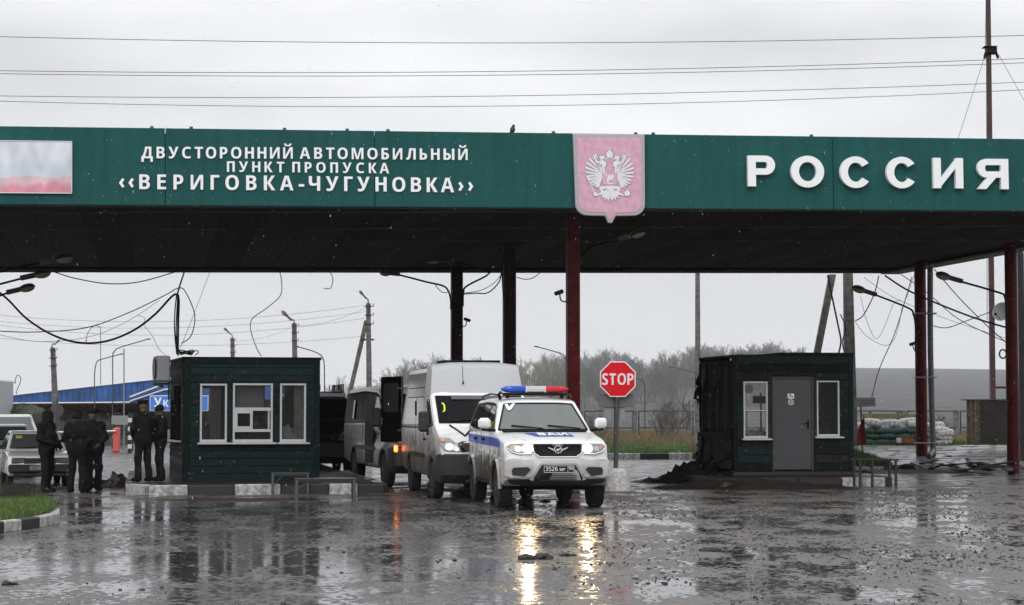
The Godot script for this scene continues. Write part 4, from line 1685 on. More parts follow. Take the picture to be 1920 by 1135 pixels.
func concrete_pole(label: String, px0: float, py0: float, px1: float, py1: float, d: float, w: float, grp := "") -> Node3D:
	var a := P(px0, py0, d)
	var e := P(px1, py1, d)
	# carried on down to the ground along the same line
	var g: Vector3 = a + (e - a) * (a.y / maxf(0.01, a.y - e.y))
	var o := thing("utility_pole", label, "utility pole", g, 0.0, grp)
	var b := MB.new()
	b.loft([[Vector3(-w * 0.6, 0, -w * 0.6), Vector3(w * 0.6, 0, -w * 0.6), Vector3(w * 0.6, 0, w * 0.6), Vector3(-w * 0.6, 0, w * 0.6)], [a - g + Vector3(-w * 0.42, 0, -w * 0.42), a - g + Vector3(w * 0.42, 0, -w * 0.42), a - g + Vector3(w * 0.42, 0, w * 0.42), a - g + Vector3(-w * 0.42, 0, w * 0.42)]])
	part("shaft", b, M.pole_concrete, o)
	return o

func pole_fittings(o: Node3D, top: Vector3, d: float, lamp_from: Array, lamp_to: Array) -> void:
	var lp: Vector3 = P(lamp_to[0], lamp_to[1], d) - o.position
	var l0: Vector3 = P(lamp_from[0], lamp_from[1], d) - o.position
	var b := MB.new()
	b.tube(smoothpath([top - o.position - Vector3(0, 0.4, -0.14), top - o.position + Vector3(0, 0.12, 0.14), l0], 4), 0.03, 5)
	part("lamp_arm", b, M.steel, o)
	cobra(o, l0, lp - l0, (lp - l0).length())
	for k in 3:
		b = MB.new()
		b.box(top - o.position - Vector3(0, 0.12 + 0.35 * k, 0), Vector3(0.28, 0.035, 0.28), 0.008)
		b.tube([top - o.position + Vector3(0.12, -0.12 - 0.35 * k, 0.1), top - o.position + Vector3(0.21, -0.12 - 0.35 * k, 0.1), top - o.position + Vector3(0.21, -0.02 - 0.35 * k, 0.1)], 0.018, 5)
		part("insulator_bracket", b, M.dark_steel, o)

func lamp_post(label: String, pts: Array, d: float, r: float) -> void:
	var w := []
	for q in pts:
		w.append(P(q[0], q[1], d))
	var g := Vector3(w[0].x, 0, w[0].z)
	var o := thing("lamp_post", label, "lamp post", g)
	var path := [Vector3.ZERO]
	for q in w:
		path.append(q - g)
	var b := MB.new()
	b.tube(path.slice(0, 2) + smoothpath(path.slice(1), 5).slice(1), r, 6)
	part("mast", b, M.steel, o)
	b = MB.new()
	b.blob(path[-1], Vector3(r * 4.0, r * 1.2, r * 1.6), 8, 5)
	part("lamp_head", b, M.steel, o, 60.0)

func poles_and_wires() -> void:
	var o := concrete_pole("weathered concrete pole with lamp above the netted heap", 98.5, 652, 105, 800, 92.0, 0.22)
	pole_fittings(o, P(98.5, 652, 92.0), 92.0, [103, 646], [112, 637])
	o = concrete_pole("short concrete pole top with lamp, first behind the booth roof", 435.5, 634, 436.5, 700, 118.0, 0.24)
	pole_fittings(o, P(435.5, 634, 118.0), 118.0, [431, 626], [419, 615])
	o = concrete_pole("concrete pole with lamp, second behind the booth roof", 551.5, 606, 553, 700, 98.0, 0.24)
	pole_fittings(o, P(551.5, 606, 98.0), 98.0, [546, 601], [527, 583])
	o = concrete_pole("tall concrete pole with lamp and slanting brace behind the vans", 690.5, 569, 692, 730, 82.0, 0.20)
	pole_fittings(o, P(690.5, 569, 82.0), 82.0, [686, 560], [673, 545])
	var b := MB.new()
	b.loft(brace_rings(o, [687, 601], [657, 732], 82.6, 0.17))
	part("brace", b, M.pole_concrete, o)
	b = MB.new()
	b.box(P(689, 637, 82.3) - o.position, Vector3(0.5, 0.06, 0.5), 0.01)
	part("brace_clamp", b, M.dark_steel, o)
	o = concrete_pole("bare slender concrete pole behind the burnt booth", 1308, 500, 1308.5, 690, 84.0, 0.20)
	o = concrete_pole("thick concrete pole with slanting brace behind the burnt booth", 1590, 505, 1593, 664, 68.0, 0.33)
	b = MB.new()
	b.loft(brace_rings(o, [1561, 515], [1532, 664], 68.4, 0.22))
	part("brace", b, M.pole_concrete, o)
	b = MB.new()
	b.tube(smoothpath([P(1552, 516, 67.6) - o.position, P(1560, 555, 67.6) - o.position, P(1572, 612, 67.6) - o.position, P(1577, 640, 67.6) - o.position, P(1573, 662, 67.6) - o.position], 5), 0.03, 5)
	part("cable", b, M.cable, o)
	b = MB.new()
	b.tube(smoothpath([P(1576, 590, 67.6) - o.position, P(1586, 615, 67.6) - o.position, P(1580, 640, 67.6) - o.position, P(1584, 664, 67.6) - o.position], 5), 0.02, 5)
	part("cable", b, M.cable, o)
	# curved lamp posts
	lamp_post("thin curved lamp post, shortest of those over the blue roof", [[177, 735], [177, 700], [181, 680], [190, 674], [228, 664]], 96.0, 0.026)
	lamp_post("thin curved lamp post with the longest arm over the blue roof", [[211, 735], [211, 670], [214, 660], [224, 652], [278, 636]], 92.0, 0.026)
	lamp_post("hair thin hooked mast furthest beyond the blue roof", [[188, 735], [188, 625], [185, 613], [175, 612], [164, 625], [161, 640]], 140.0, 0.025)
	lamp_post("small hooked lamp far off above the cars", [[30, 735], [38, 715], [37, 706], [31, 705], [27, 718]], 140.0, 0.03)
	lamp_post("curved lamp post just beside the booth roof", [[608, 760], [608, 690], [604, 670], [590, 660], [556, 650]], 84.0, 0.026)
	lamp_post("curved lamp post behind the pink crest's column", [[1062, 760], [1062, 690], [1058, 668], [1045, 661], [1005, 650]], 90.0, 0.026)
	lamp_post("pale lamp post behind the octagonal sign", [[1209, 780], [1209, 725], [1205, 714], [1199, 711], [1190, 709]], 130.0, 0.05)
	lamp_post("faint lamp post beside the slender concrete pole", [[1312, 760], [1312, 720], [1309, 703], [1296, 697], [1258, 688]], 130.0, 0.04)
	var sp := thing("bare_mast", "straight thin mast standing over the blue roof", "mast", G(232, 838))
	b = MB.new()
	b.tube([Vector3.ZERO, P(232, 654, 94.7) - sp.position], 0.03, 5)
	part("shaft", b, M.galvanised, sp)
	# guyed red mast
	var m := P(1862, 768, 72.0)
	o = thing("radio_mast", "tall dark red guyed mast behind the canopy", "mast", Vector3(m.x, 0, m.z))
	b = MB.new()
	var tp := P(1852.5, -60, 72.0) - o.position
	b.loft([[Vector3(-0.09, 0, -0.09), Vector3(0.09, 0, -0.09), Vector3(0.09, 0, 0.09), Vector3(-0.09, 0, 0.09)], [tp + Vector3(-0.07, 0, -0.07), tp + Vector3(0.07, 0, -0.07), tp + Vector3(0.07, 0, 0.07), tp + Vector3(-0.07, 0, 0.07)]])
	part("shaft", b, M.mast_red, o)
	b = MB.new()
	b.x = Transform3D(Basis(), P(1858.5, 94, 71.9) - o.position)
	b.box(Vector3(0.0, -0.02, 0), Vector3(0.36, 0.24, 0.36), 0.03)
	b.box(Vector3(-0.05, 0.10, 0), Vector3(0.46, 0.03, 0.46), 0.01)
	b.box(Vector3(-0.21, -0.2, 0), Vector3(0.08, 0.22, 0.08), 0.01, Basis(Vector3.BACK, -0.2))
	b.box(Vector3(0.21, -0.18, 0), Vector3(0.08, 0.24, 0.08), 0.01, Basis(Vector3.BACK, 0.35))
	part("guy_collar", b, M.cable, o)
	for e in [[1848, 102, 1700, 560, 70.0], [1850, 102, 1851.5, 600, 72.2], [1848, 100, 1850, -60, 72.0], [1873, 102, 2010, 350, 74.0]]:
		b = MB.new()
		b.tube([P(e[0], e[1], 72.0) - o.position, P(e[2], e[3], e[4]) - o.position], 0.010, 4)
		part("guy_wire", b, M.cable, o)
	b = MB.new()
	b.box(P(1880, 727, 72.0) - o.position, Vector3(0.5, 0.07, 0.07), 0.01)
	part("stay", b, M.red_paint, o)
	b = MB.new()
	var ring := []
	for i in 17:
		ring.append(P(1881, 664, 71.8) - o.position + Vector3(cos(TAU * i / 16.0) * 0.12, sin(TAU * i / 16.0) * 0.15, 0))
	b.tube(ring, 0.03, 5, false)
	part("wire_coil", b, M.cable, o)
	# power lines high over everything
	var names := ["uppermost power line crossing the sky alone", "second power line down, upper of a close pair", "third power line down, lower of the first pair", "fourth power line down, upper of the lowest pair", "lowest power line over the canopy"]
	var ln := [[-100, 66, 980, 80.5, 2020, 63.5], [-100, 131, 980, 133.5, 2020, 106], [-100, 136.5, 980, 140.5, 2020, 114], [-100, 178.5, 980, 179.5, 2020, 150], [-100, 186.5, 980, 198.5, 2020, 163]]
	for i in 5:
		var e: Array = ln[i]
		var pts := []
		var d := 92.0 + i * 3.0
		for k in 41:
			var t := k / 40.0
			var px := lerpf(-1100.0, 3000.0, t)
			# a parabola through the three measured heights
			var a: float = (px - e[2]) * (px - e[4]) / ((e[0] - e[2]) * (e[0] - e[4]))
			var bb: float = (px - e[0]) * (px - e[4]) / ((e[2] - e[0]) * (e[2] - e[4]))
			var c: float = (px - e[0]) * (px - e[2]) / ((e[4] - e[0]) * (e[4] - e[2]))
			pts.append(P(px, e[1] * a + e[3] * bb + e[5] * c, d))
		var w := part("power_line", wire(pts, 0.015, 4), M.thin_wire)
		tag(w, names[i], "power line")
	# thin service wires between the poles on the far side
	var sv := [[[690, 572], [-30, 588], 82.0, 0.5, "thin service wire running left from the braced pole, topmost"], [[690, 584], [-30, 600], 82.0, 0.5, "thin service wire running left from the braced pole, middle"], [[690, 596], [-30, 606], 82.0, 0.6, "thin service wire running left from the braced pole, lowest"], [[690, 630], [-30, 632], 84.0, 0.4, "lone thin wire low across the far sky"], [[690, 575], [551, 611], 82.0, 0.2, "short wire between the braced pole and the next"], [[551, 612], [436, 640], 100.0, 0.2, "short wire between the two lamps behind the booth roof"]]
	for e in sv:
		var w := part("service_wire", wire(sag(P(e[0][0], e[0][1], e[2]), P(e[1][0], e[1][1], e[2] + 6.0), e[3]), 0.007, 3), M.thin_wire)
		tag(w, e[4], "wire")

func brace_rings(o: Node3D, a: Array, c: Array, d: float, w: float) -> Array:
	var p := P(a[0], a[1], d) - o.position
	var q := P(c[0], c[1], d) - o.position
	var g: Vector3 = p + (q - p) * ((p.y) / maxf(0.01, p.y - q.y))
	var r := []
	for v in [g, p]:
		r.append([v + Vector3(-w / 2, 0, -w / 2), v + Vector3(w / 2, 0, -w / 2), v + Vector3(w / 2, 0, w / 2), v + Vector3(-w / 2, 0, w / 2)])
	return r

# ---------------------------------------------------------------- vehicles
func dirt_texture(sd: int, y0: float, y1: float, front_z: float, strength: float) -> ImageTexture:
	# dried road mud thrown up along the sides: rows run up the body, columns run from tail to nose
	var n := FastNoiseLite.new()
	n.seed = sd
	n.frequency = 1.0
	n.fractal_octaves = 4
	var w := 384
	var h := 192
	var im := Image.create(w, h, false, Image.FORMAT_RGB8)
	for j in h:
		var y := 2.8 * (j + 0.5) / h
		for i in w:
			var z := -5.2 + 6.5 * (i + 0.5) / w
			var nz := n.get_noise_2d(z * 3.0, y * 3.0)
			var st := n.get_noise_2d(z * 14.0 + 40.0, y * 1.2)
			var d := smoothstep(y1, y0, y + nz * 0.35 + st * 0.18)
			d *= lerpf(1.0, 0.30, smoothstep(front_z, front_z + 0.5, z)) * strength
			d = clampf(d + 0.10 * strength * smoothstep(-0.1, 0.5, st + nz), 0.0, 0.96)
			var c := Color(1, 1, 1).lerp(Color(0.30, 0.265, 0.225), d)
			im.set_pixel(i, j, c)
	return ImageTexture.create_from_image(im)

func paint(called: String, c: float, rough: float, tex: String) -> StandardMaterial3D:
	var m := mat(called, c, c, c * 1.015, rough)
	m.albedo_texture = T[tex]
	m.texture_repeat = false
	m.uv1_offset = Vector3(0.8, 0, 0)
	m.clearcoat_enabled = true
	m.clearcoat = 0.4
	m.clearcoat_roughness = 0.12
	return m

const BUV := Vector2(1.0 / 6.5, 1.0 / 2.8)

func arch(c: float, r: float, y: float, y0: float, back_first := true) -> Array:
	# wheel opening from the sill at y0 up over the wheel, tail side first
	var p := []
	var a0 := asin(clampf((y0 - y) / r, -1.0, 1.0))
	for i in 11:
		var a := lerpf(PI - a0, a0, i / 10.0)
		p.append(Vector2(c + cos(a) * r, y + sin(a) * r))
	return p

func wheel(o: Node3D, at: Vector3, r: float, w: float, side: float, rim: Material) -> void:
	var b := MB.new()
	var tx := Transform3D(Basis(Vector3.BACK, -PI / 2 * side), at)
	b.x = tx
	b.lathe([Vector2(r * 0.45, -w / 2), Vector2(r * 0.72, -w / 2), Vector2(r * 0.93, -w * 0.46), Vector2(r, -w * 0.32), Vector2(r, w * 0.32), Vector2(r * 0.93, w * 0.46), Vector2(r * 0.72, w / 2), Vector2(r * 0.62, w * 0.44), Vector2(r * 0.3, w * 0.36)], 28)
	for k in 28:
		var a := TAU * k / 28.0
		b.box(Vector3(cos(a) * r, 0, sin(a) * r), Vector3(0.022, w * 0.62, 0.045), 0.0, Basis(Vector3.UP, -a))
	var t := part("wheel", b, M.muddy_rubber, o, 40.0)
	b = MB.new()
	b.x = tx
	b.lathe([Vector2(r * 0.60, w * 0.42), Vector2(r * 0.57, w * 0.47), Vector2(r * 0.5, w * 0.40), Vector2(r * 0.24, w * 0.42), Vector2(r * 0.18, w * 0.5), Vector2(0.01, w * 0.5)], 20)
	for k in 5:
		var a := TAU * k / 5.0
		b.box(Vector3(cos(a) * r * 0.37, w * 0.42, sin(a) * r * 0.37), Vector3(r * 0.34, 0.03, r * 0.14), 0.008, Basis(Vector3.UP, -a))
	part("rim", b, rim, t, 30.0)

func patch(rows: Array, toward: Vector3) -> MB:
	var b := MB.new()
	for j in rows.size() - 1:
		for i in rows[j].size() - 1:
			var a: Vector3 = rows[j][i]
			var c: Vector3 = rows[j + 1][i + 1]
			if (rows[j][i + 1] - a).cross(c - a).dot(toward) > 0.0:
				b.quad(a, rows[j][i + 1], c, rows[j + 1][i])
			else:
				b.quad(a, rows[j + 1][i], c, rows[j][i + 1])
	return b

func lerp_table(t: Array, y: float) -> float:
	if y <= t[0][0]:
		return t[0][1]
	for i in t.size() - 1:
		if y <= t[i + 1][0]:
			return lerpf(t[i][1], t[i + 1][1], (y - t[i][0]) / (t[i + 1][0] - t[i][0]))
	return t[-1][1]

func suv_lo(v: Vector3) -> Vector3:
	var f := smoothstep(0.15, 0.8, v.z)
	v.z -= 0.15 * pow(absf(v.x) / 0.93, 3.0) * f
	v.z += 0.08 * pow(absf(v.x) / 0.93, 3.0) * smoothstep(-3.4, -3.75, v.z)
	v.x *= (1.0 - 0.045 * smoothstep(0.2, 0.95, v.z)) * (1.0 - 0.035 * smoothstep(0.95, 1.3, v.y))
	if v.z > -0.5 and v.y > 1.1:
		v.y -= 0.05 * pow(absf(v.x) / 0.93, 4.0)
	return v

func suv_up(v: Vector3) -> Vector3:
	v.x *= 1.0 - 0.20 * smoothstep(1.26, 1.95, v.y)
	v.z -= 0.11 * pow(absf(v.x) / 0.88, 2.0) * smoothstep(-1.6, -0.9, v.z)
	if v.y > 1.7:
		v.y -= 0.03 * pow(absf(v.x) / 0.7, 4.0)
	return v

const SUV_FRONT := [[0.38, 0.70], [0.50, 0.86], [0.62, 0.90], [0.85, 0.90], [0.885, 0.862], [1.12, 0.80], [1.17, 0.74], [1.25, 0.2]]

func suv_face(p: Vector2, off: float) -> Vector3:
	var v := suv_lo(Vector3(p.x, p.y, lerp_table(SUV_FRONT, p.y)))
	return Vector3(p.x, p.y, v.z + off)

func suv_hood(x: float, z: float) -> float:
	return lerp_table([[-0.5, 1.31], [-0.15, 1.285], [0.2, 1.25], [0.5, 1.215], [0.74, 1.17]], z) - 0.05 * pow(absf(x) / 0.93, 4.0)

func mirror_poly(p: Array) -> Array:
	var r := []
	for q in p:
		r.append(Vector2(-q.x, q.y))
	return r

func suv() -> void:
	var g := G(1029, 952)
	var o := thing("police_suv", "white military police off-roader with a blue and red light bar and lit headlights", "car", g, YAW)
	var white: Material = M.suv_white
	var lo := [Vector2(-3.74, 0.55)]
	lo.append_array(arch(-2.76, 0.46, 0.37, 0.44))
	lo.append_array(arch(0.0, 0.46, 0.37, 0.44))
	lo.append_array([Vector2(0.62, 0.40), Vector2(0.86, 0.50), Vector2(0.90, 0.62), Vector2(0.90, 0.85), Vector2(0.862, 0.885), Vector2(0.80, 1.12), Vector2(0.74, 1.17), Vector2(0.5, 1.215), Vector2(0.2, 1.25), Vector2(-0.15, 1.285), Vector2(-0.5, 1.31), Vector2(-1.5, 1.29), Vector2(-3.70, 1.28), Vector2(-3.79, 1.1), Vector2(-3.80, 0.7)])
	var b := MB.new()
	b.extrude(lo, [[-0.93, 0.04], [-0.915, 0.012], [-0.885, 0.0], [-0.6, 0.0], [-0.3, 0.0], [0.0, 0.0], [0.3, 0.0], [0.6, 0.0], [0.885, 0.0], [0.915, 0.012], [0.93, 0.04]], func(p, x): return suv_lo(Vector3(x, p.y, p.x)))
	part("body", b, white, o, 32.0, "zy", BUV)
	var gh := [Vector2(-0.36, 1.27), Vector2(-0.40, 1.30), Vector2(-1.02, 1.815), Vector2(-1.14, 1.87), Vector2(-1.5, 1.905), Vector2(-2.3, 1.92), Vector2(-3.4, 1.89), Vector2(-3.56, 1.83), Vector2(-3.72, 1.27)]
	b = MB.new()
	b.extrude(gh, [[-0.88, 0.05], [-0.865, 0.015], [-0.83, 0.0], [-0.5, 0.0], [-0.2, 0.0], [0.2, 0.0], [0.5, 0.0], [0.83, 0.0], [0.865, 0.015], [0.88, 0.05]], func(p, x): return suv_up(Vector3(x, p.y, p.x)))
	part("cabin", b, white, o, 32.0, "zy", BUV)
	b = MB.new()
	b.box(Vector3(0, 0.58, -1.45), Vector3(1.24, 0.42, 4.2), 0.05)
	b.box(Vector3(0, 0.37, 0.0), Vector3(1.4, 0.12, 0.12), 0.03)
	b.box(Vector3(0, 0.37, -2.76), Vector3(1.4, 0.14, 0.14), 0.03)
	part("underbody", b, M.black_rubber, o)
	for z in [0.0, -2.76]:
		for s in [-1.0, 1.0]:
			wheel(o, Vector3(s * 0.81, 0.365, z), 0.365, 0.24, s, M.dirty_rim)
			b = MB.new()
			var pts := []
			for i in 13:
				var a := lerpf(-0.05, PI + 0.05, i / 12.0)
				pts.append(suv_lo(Vector3(s * 0.925, 0.37 + sin(a) * 0.48, z + cos(a) * 0.48)) + Vector3(s * 0.012, 0, 0))
			b.tube(pts, 0.038, 6)
			part("arch_flare", b, white, o, 50.0, "zy", BUV)
	# glass
	var rows := []
	for j in 4:
		var t := j / 3.0
		var row := []
		for i in 11:
			var xs := lerpf(-1.0, 1.0, i / 10.0)
			row.append(suv_up(Vector3(xs * 0.80, 1.30, -0.40)).lerp(suv_up(Vector3(xs * 0.745, 1.815, -1.02)), lerpf(0.068, 0.97, t)) + Vector3(0, 0.008, 0.009))
		rows.append(row)
	var ws := part("windshield", patch(rows, Vector3(0, 0.6, 1)), M.windshield_grey, o, 60.0)
	var fr := []
	for e in [[-0.80, 1.335, -0.443], [0.80, 1.335, -0.443], [0.745, 1.80, -1.002], [-0.745, 1.80, -1.002], [-0.80, 1.335, -0.443]]:
		fr.append(suv_up(Vector3(e[0], e[1], e[2])) + Vector3(0, 0.008, 0.009))
	b = MB.new()
	for i in 4:
		if i % 2 == 0:
			var seg := []
			for k in 9:
				var t := k / 8.0
				var yy: float = [1.335, 0, 1.80][i]
				var zz: float = [-0.443, 0, -1.002][i]
				var xx := lerpf(-1.0, 1.0, t) * (0.80 if i == 0 else 0.745)
				seg.append(suv_up(Vector3(xx, yy, zz)) + Vector3(0, 0.008, 0.009))
			b.tube(seg, 0.018, 5)
		else:
			b.tube([fr[i], fr[i + 1]], 0.018, 5)
	part("seal", b, M.black_rubber, ws)
	for s in [-1.0, 1.0]:
		for w in [[Vector2(-0.64, 1.335), Vector2(-1.03, 1.73), Vector2(-1.13, 1.79), Vector2(-1.62, 1.81), Vector2(-1.62, 1.335)], [Vector2(-1.72, 1.335), Vector2(-1.72, 1.81), Vector2(-2.50, 1.82), Vector2(-2.56, 1.335)], [Vector2(-2.66, 1.335), Vector2(-2.60, 1.81), Vector2(-3.34, 1.79), Vector2(-3.5, 1.335)]]:
			b = MB.new()
			b.extrude(w, [[0.855, 0.0], [0.884, 0.0], [0.887, 0.01]], func(p, x): return suv_up(Vector3(s * x, p.y, p.x)))
			part("side_window", b, M.car_glass, o)
		# pointed blue stripe under the windows
		b = MB.new()
		b.extrude([Vector2(0.36, 1.10), Vector2(0.30, 1.18), Vector2(0.06, 1.235), Vector2(-0.4, 1.255), Vector2(-3.55, 1.25), Vector2(-3.55, 1.10)], [[0.92, 0.0], [0.934, 0.0]], func(p, x): return suv_lo(Vector3(s * x, p.y, p.x)))
		part("blue_stripe", b, M.stripe_blue, o)
		for z in [-1.52, -2.42]:
			b = MB.new()
			b.box(suv_lo(Vector3(s * 0.945, 1.17, z)), Vector3(0.035, 0.05, 0.2), 0.012)
			part("door_handle", b, M.black_rubber, o)
		# door shut lines
		for e in [[-0.66, 0.50, 1.30], [-1.67, 0.46, 1.30], [-2.30, 0.80, 1.30]]:
			b = MB.new()
			b.box(suv_lo(Vector3(s * 0.929, (e[1] + e[2]) / 2, e[0])), Vector3(0.006, e[2] - e[1], 0.012))
			part("door_seam", b, M.black_rubber, o)
		b = MB.new()
		b.box(Vector3(s * 0.90, 0.42, -1.38), Vector3(0.14, 0.05, 1.7), 0.02)
		part("side_step", b, M.black_rubber, o)
		# mirror
		b = MB.new()
		b.box(Vector3(s * 1.045, 1.455, -0.56), Vector3(0.22, 0.19, 0.12), 0.045, Basis(Vector3.UP, s * 0.15))
		var mi := part("mirror", b, M.white_gloss, o, 50.0)
		b = MB.new()
		b.box(Vector3(s * 0.97, 1.345, -0.58), Vector3(0.26, 0.05, 0.08), 0.015, Basis(Vector3.BACK, s * 0.12))
		part("mirror_arm", b, M.black_rubber, mi)
		# roof rail
		b = MB.new()
		b.tube([Vector3(s * 0.64, 1.90, -1.22), Vector3(s * 0.655, 1.965, -1.4), Vector3(s * 0.655, 1.985, -2.3), Vector3(s * 0.645, 1.95, -3.2), Vector3(s * 0.64, 1.88, -3.4)], 0.018, 6)
		part("roof_rail", b, M.dark_steel, o)
		# headlight: housing, dim half, lit half
		var hl := [Vector2(-0.857, 1.069), Vector2(-0.79, 1.115), Vector2(-0.44, 1.118), Vector2(-0.405, 1.05), Vector2(-0.436, 0.968), Vector2(-0.66, 0.957), Vector2(-0.785, 1.0)]
		if s > 0:
			hl = mirror_poly(hl)
		b = MB.new()
		b.extrude(hl, [[-0.05, 0.0], [0.008, 0.0], [0.016, 0.012]], func(p, z): return suv_face(p, z))
		var h := part("headlight", b, M.headlight_glass, o)
		b = MB.new()
		b.extrude(disc(Vector2(s * 0.512, 1.038), 0.088, 18, 0.068), [[0.01, 0.0], [0.024, 0.0], [0.028, 0.02]], func(p, z): return suv_face(p, z))
		part("headlight_bulb", b, M.headlight_on, h)
		b = MB.new()
		b.extrude(disc(Vector2(s * 0.685, 1.035), 0.05, 14), [[0.01, 0.0], [0.022, 0.0]], func(p, z): return suv_face(p, z))
		part("reflector", b, M.chrome, h)
		b = MB.new()
		b.extrude([Vector2(s * 0.76, 1.10), Vector2(s * 0.82, 1.075), Vector2(s * 0.76, 1.02), Vector2(s * 0.735, 1.05)], [[0.01, 0.0], [0.02, 0.0]], func(p, z): return suv_face(p, z))
		part("turn_lens", b, M.amber_lens, h)
		b = MB.new()
		var ln := []
		for q in [[-0.85, 1.045], [-0.785, 0.985], [-0.66, 0.942], [-0.45, 0.95]]:
			ln.append(suv_face(Vector2(-s * q[0], q[1]), 0.012))
		b.tube(ln, 0.014, 5)
		part("running_strip", b, M.white_gloss, h)
		var sp := SpotLight3D.new()
		sp.name = "headlight_beam"
		sp.light_color = Color(1.0, 0.86, 0.66)
		sp.light_energy = 1.2
		sp.spot_range = 40.0
		sp.spot_angle = 32.0
		sp.spot_attenuation = 2.0
		sp.light_size = 0.07
		sp.shadow_enabled = true
		sp.position = suv_face(Vector2(s * 0.512, 1.038), 0.06)
		sp.rotation = Vector3(-0.05, PI, 0)
		o.add_child(sp)
		# fog lamp recess
		var fo := [Vector2(-0.79, 0.665), Vector2(-0.76, 0.715), Vector2(-0.52, 0.722), Vector2(-0.475, 0.68), Vector2(-0.575, 0.565), Vector2(-0.775, 0.59)]
		if s > 0:
			fo = mirror_poly(fo)
		b = MB.new()
		b.extrude(fo, [[-0.02, 0.0], [0.012, 0.0], [0.004, 0.02]], func(p, z): return suv_face(p, z))
		part("fog_lamp_recess", b, M.dark_plastic, o)
	# bumper skin a little proud, grille, lower air dam
	b = MB.new()
	var bp := [Vector2(-0.905, 0.57), Vector2(-0.905, 0.83), Vector2(-0.86, 0.868), Vector2(-0.4, 0.876), Vector2(0, 0.878), Vector2(0.4, 0.876), Vector2(0.86, 0.868), Vector2(0.905, 0.83), Vector2(0.905, 0.57), Vector2(0.80, 0.53), Vector2(0.46, 0.545), Vector2(0.30, 0.775), Vector2(-0.30, 0.775), Vector2(-0.46, 0.545), Vector2(-0.80, 0.53)]
	b.extrude(bp, [[-0.06, 0.0], [0.001, 0.0], [0.010, 0.012]], func(p, z): return suv_face(p, z))
	part("front_bumper", b, M.suv_white, o, 30.0, "zy", BUV)
	b = MB.new()
	b.extrude([Vector2(-0.42, 0.545), Vector2(-0.285, 0.762), Vector2(0.285, 0.762), Vector2(0.42, 0.545), Vector2(0.40, 0.44), Vector2(-0.40, 0.44)], [[-0.02, 0.0], [0.03, 0.0]], func(p, z): return suv_face(p, z))
	part("air_dam", b, M.dark_plastic, o)
	b = MB.new()
	for k in 4:
		b.box(Vector3(0, 0.475 + k * 0.035, 0.93 - 0.02 * (3 - k) * 0.6), Vector3(0.62, 0.012, 0.012))
	part("dam_slat", stuffless(b), M.black_rubber, o)
	b = MB.new()
	b.extrude([Vector2(-0.86, 0.525), Vector2(-0.5, 0.53), Vector2(-0.42, 0.44), Vector2(0.42, 0.44), Vector2(0.5, 0.53), Vector2(0.86, 0.525), Vector2(0.80, 0.44), Vector2(0.5, 0.40), Vector2(-0.5, 0.40), Vector2(-0.80, 0.44)], [[-0.05, 0.0], [0.03, 0.0], [0.038, 0.01]], func(p, z): return suv_face(p, z))
	part("skid_plate", b, M.dark_plastic, o)
	var gp := [Vector2(-0.415, 1.115), Vector2(0.415, 1.115), Vector2(0.425, 1.05), Vector2(0.40, 0.965), Vector2(0.31, 0.905), Vector2(-0.31, 0.905), Vector2(-0.40, 0.965), Vector2(-0.425, 1.05)]
	b = MB.new()
	b.extrude(gp, [[-0.02, 0.0], [0.012, 0.0]], func(p, z): return suv_face(p, z))
	var gr := part("grille", b, M.dark_plastic, o)
	b = MB.new()
	for k in 8:
		var y := 0.92 + k * 0.026
		var hw: float = 0.33 if k == 0 else (0.375 if k == 1 else 0.40)
		b.box(suv_face(Vector2(0, y), 0.004), Vector3(hw * 2, 0.008, 0.03))
	for k in 15:
		var x := -0.35 + k * 0.05
		b.box(suv_face(Vector2(x, 1.01), 0.0), Vector3(0.008, 0.19, 0.03))
	part("grille_mesh", stuffless(b), M.black_rubber, gr)
	b = MB.new()
	var rim := []
	for q in [[-0.43, 1.10], [-0.435, 1.04], [-0.405, 0.955], [-0.315, 0.892], [0.315, 0.892], [0.405, 0.955], [0.435, 1.04], [0.43, 1.10]]:
		rim.append(suv_face(Vector2(q[0], q[1]), 0.016))
	b.tube(rim, 0.013, 6)
	part("grille_surround", b, M.white_gloss, gr, 50.0)
	# winged ring emblem
	b = MB.new()
	var ring := []
	for i in 19:
		ring.append(suv_face(Vector2(cos(TAU * i / 18.0) * 0.062, 1.018 + sin(TAU * i / 18.0) * 0.062), 0.034))
	b.tube(ring, 0.010, 6, false)
	for s in [-1.0, 1.0]:
		var wg := []
		for q in [[0.06, 1.012], [0.09, 1.035], [0.175, 1.062], [0.168, 1.045], [0.095, 1.008], [0.062, 1.0]]:
			wg.append(Vector2(s * q[0], q[1]))
		b.extrude(wg, [[0.026, 0.0], [0.042, 0.0]], func(p, z): return suv_face(p, z))
	b.extrude([Vector2(-0.058, 1.005), Vector2(-0.02, 1.03), Vector2(0.045, 1.043), Vector2(0.05, 1.03), Vector2(0.01, 1.0), Vector2(-0.01, 0.985), Vector2(-0.03, 1.008)], [[0.026, 0.0], [0.04, 0.0]], func(p, z): return suv_face(p, z))
	part("emblem", b, M.chrome, gr, 40.0)
	# number plate
	b = MB.new()
	b.box(suv_face(Vector2(0, 0.69), 0.042), Vector3(0.53, 0.118, 0.012), 0.004)
	var np := part("number_plate", b, M.black_rubber, o)
	plate_text(np, "3526", 0.070, Vector3(-0.235, 0.658, 0.951), M.letter_white)
	plate_text(np, "МР", 0.050, Vector3(0.012, 0.658, 0.951), M.letter_white)
	plate_text(np, "99", 0.058, Vector3(0.165, 0.675, 0.951), M.letter_white)
	b = MB.new()
	for e in [[0, 0.745, 0.52, 0.005], [0, 0.635, 0.52, 0.005], [-0.258, 0.69, 0.005, 0.11], [0.258, 0.69, 0.005, 0.11], [0.15, 0.69, 0.004, 0.11]]:
		b.box(Vector3(e[0], e[1], 0.9495), Vector3(e[2], e[3], 0.004))
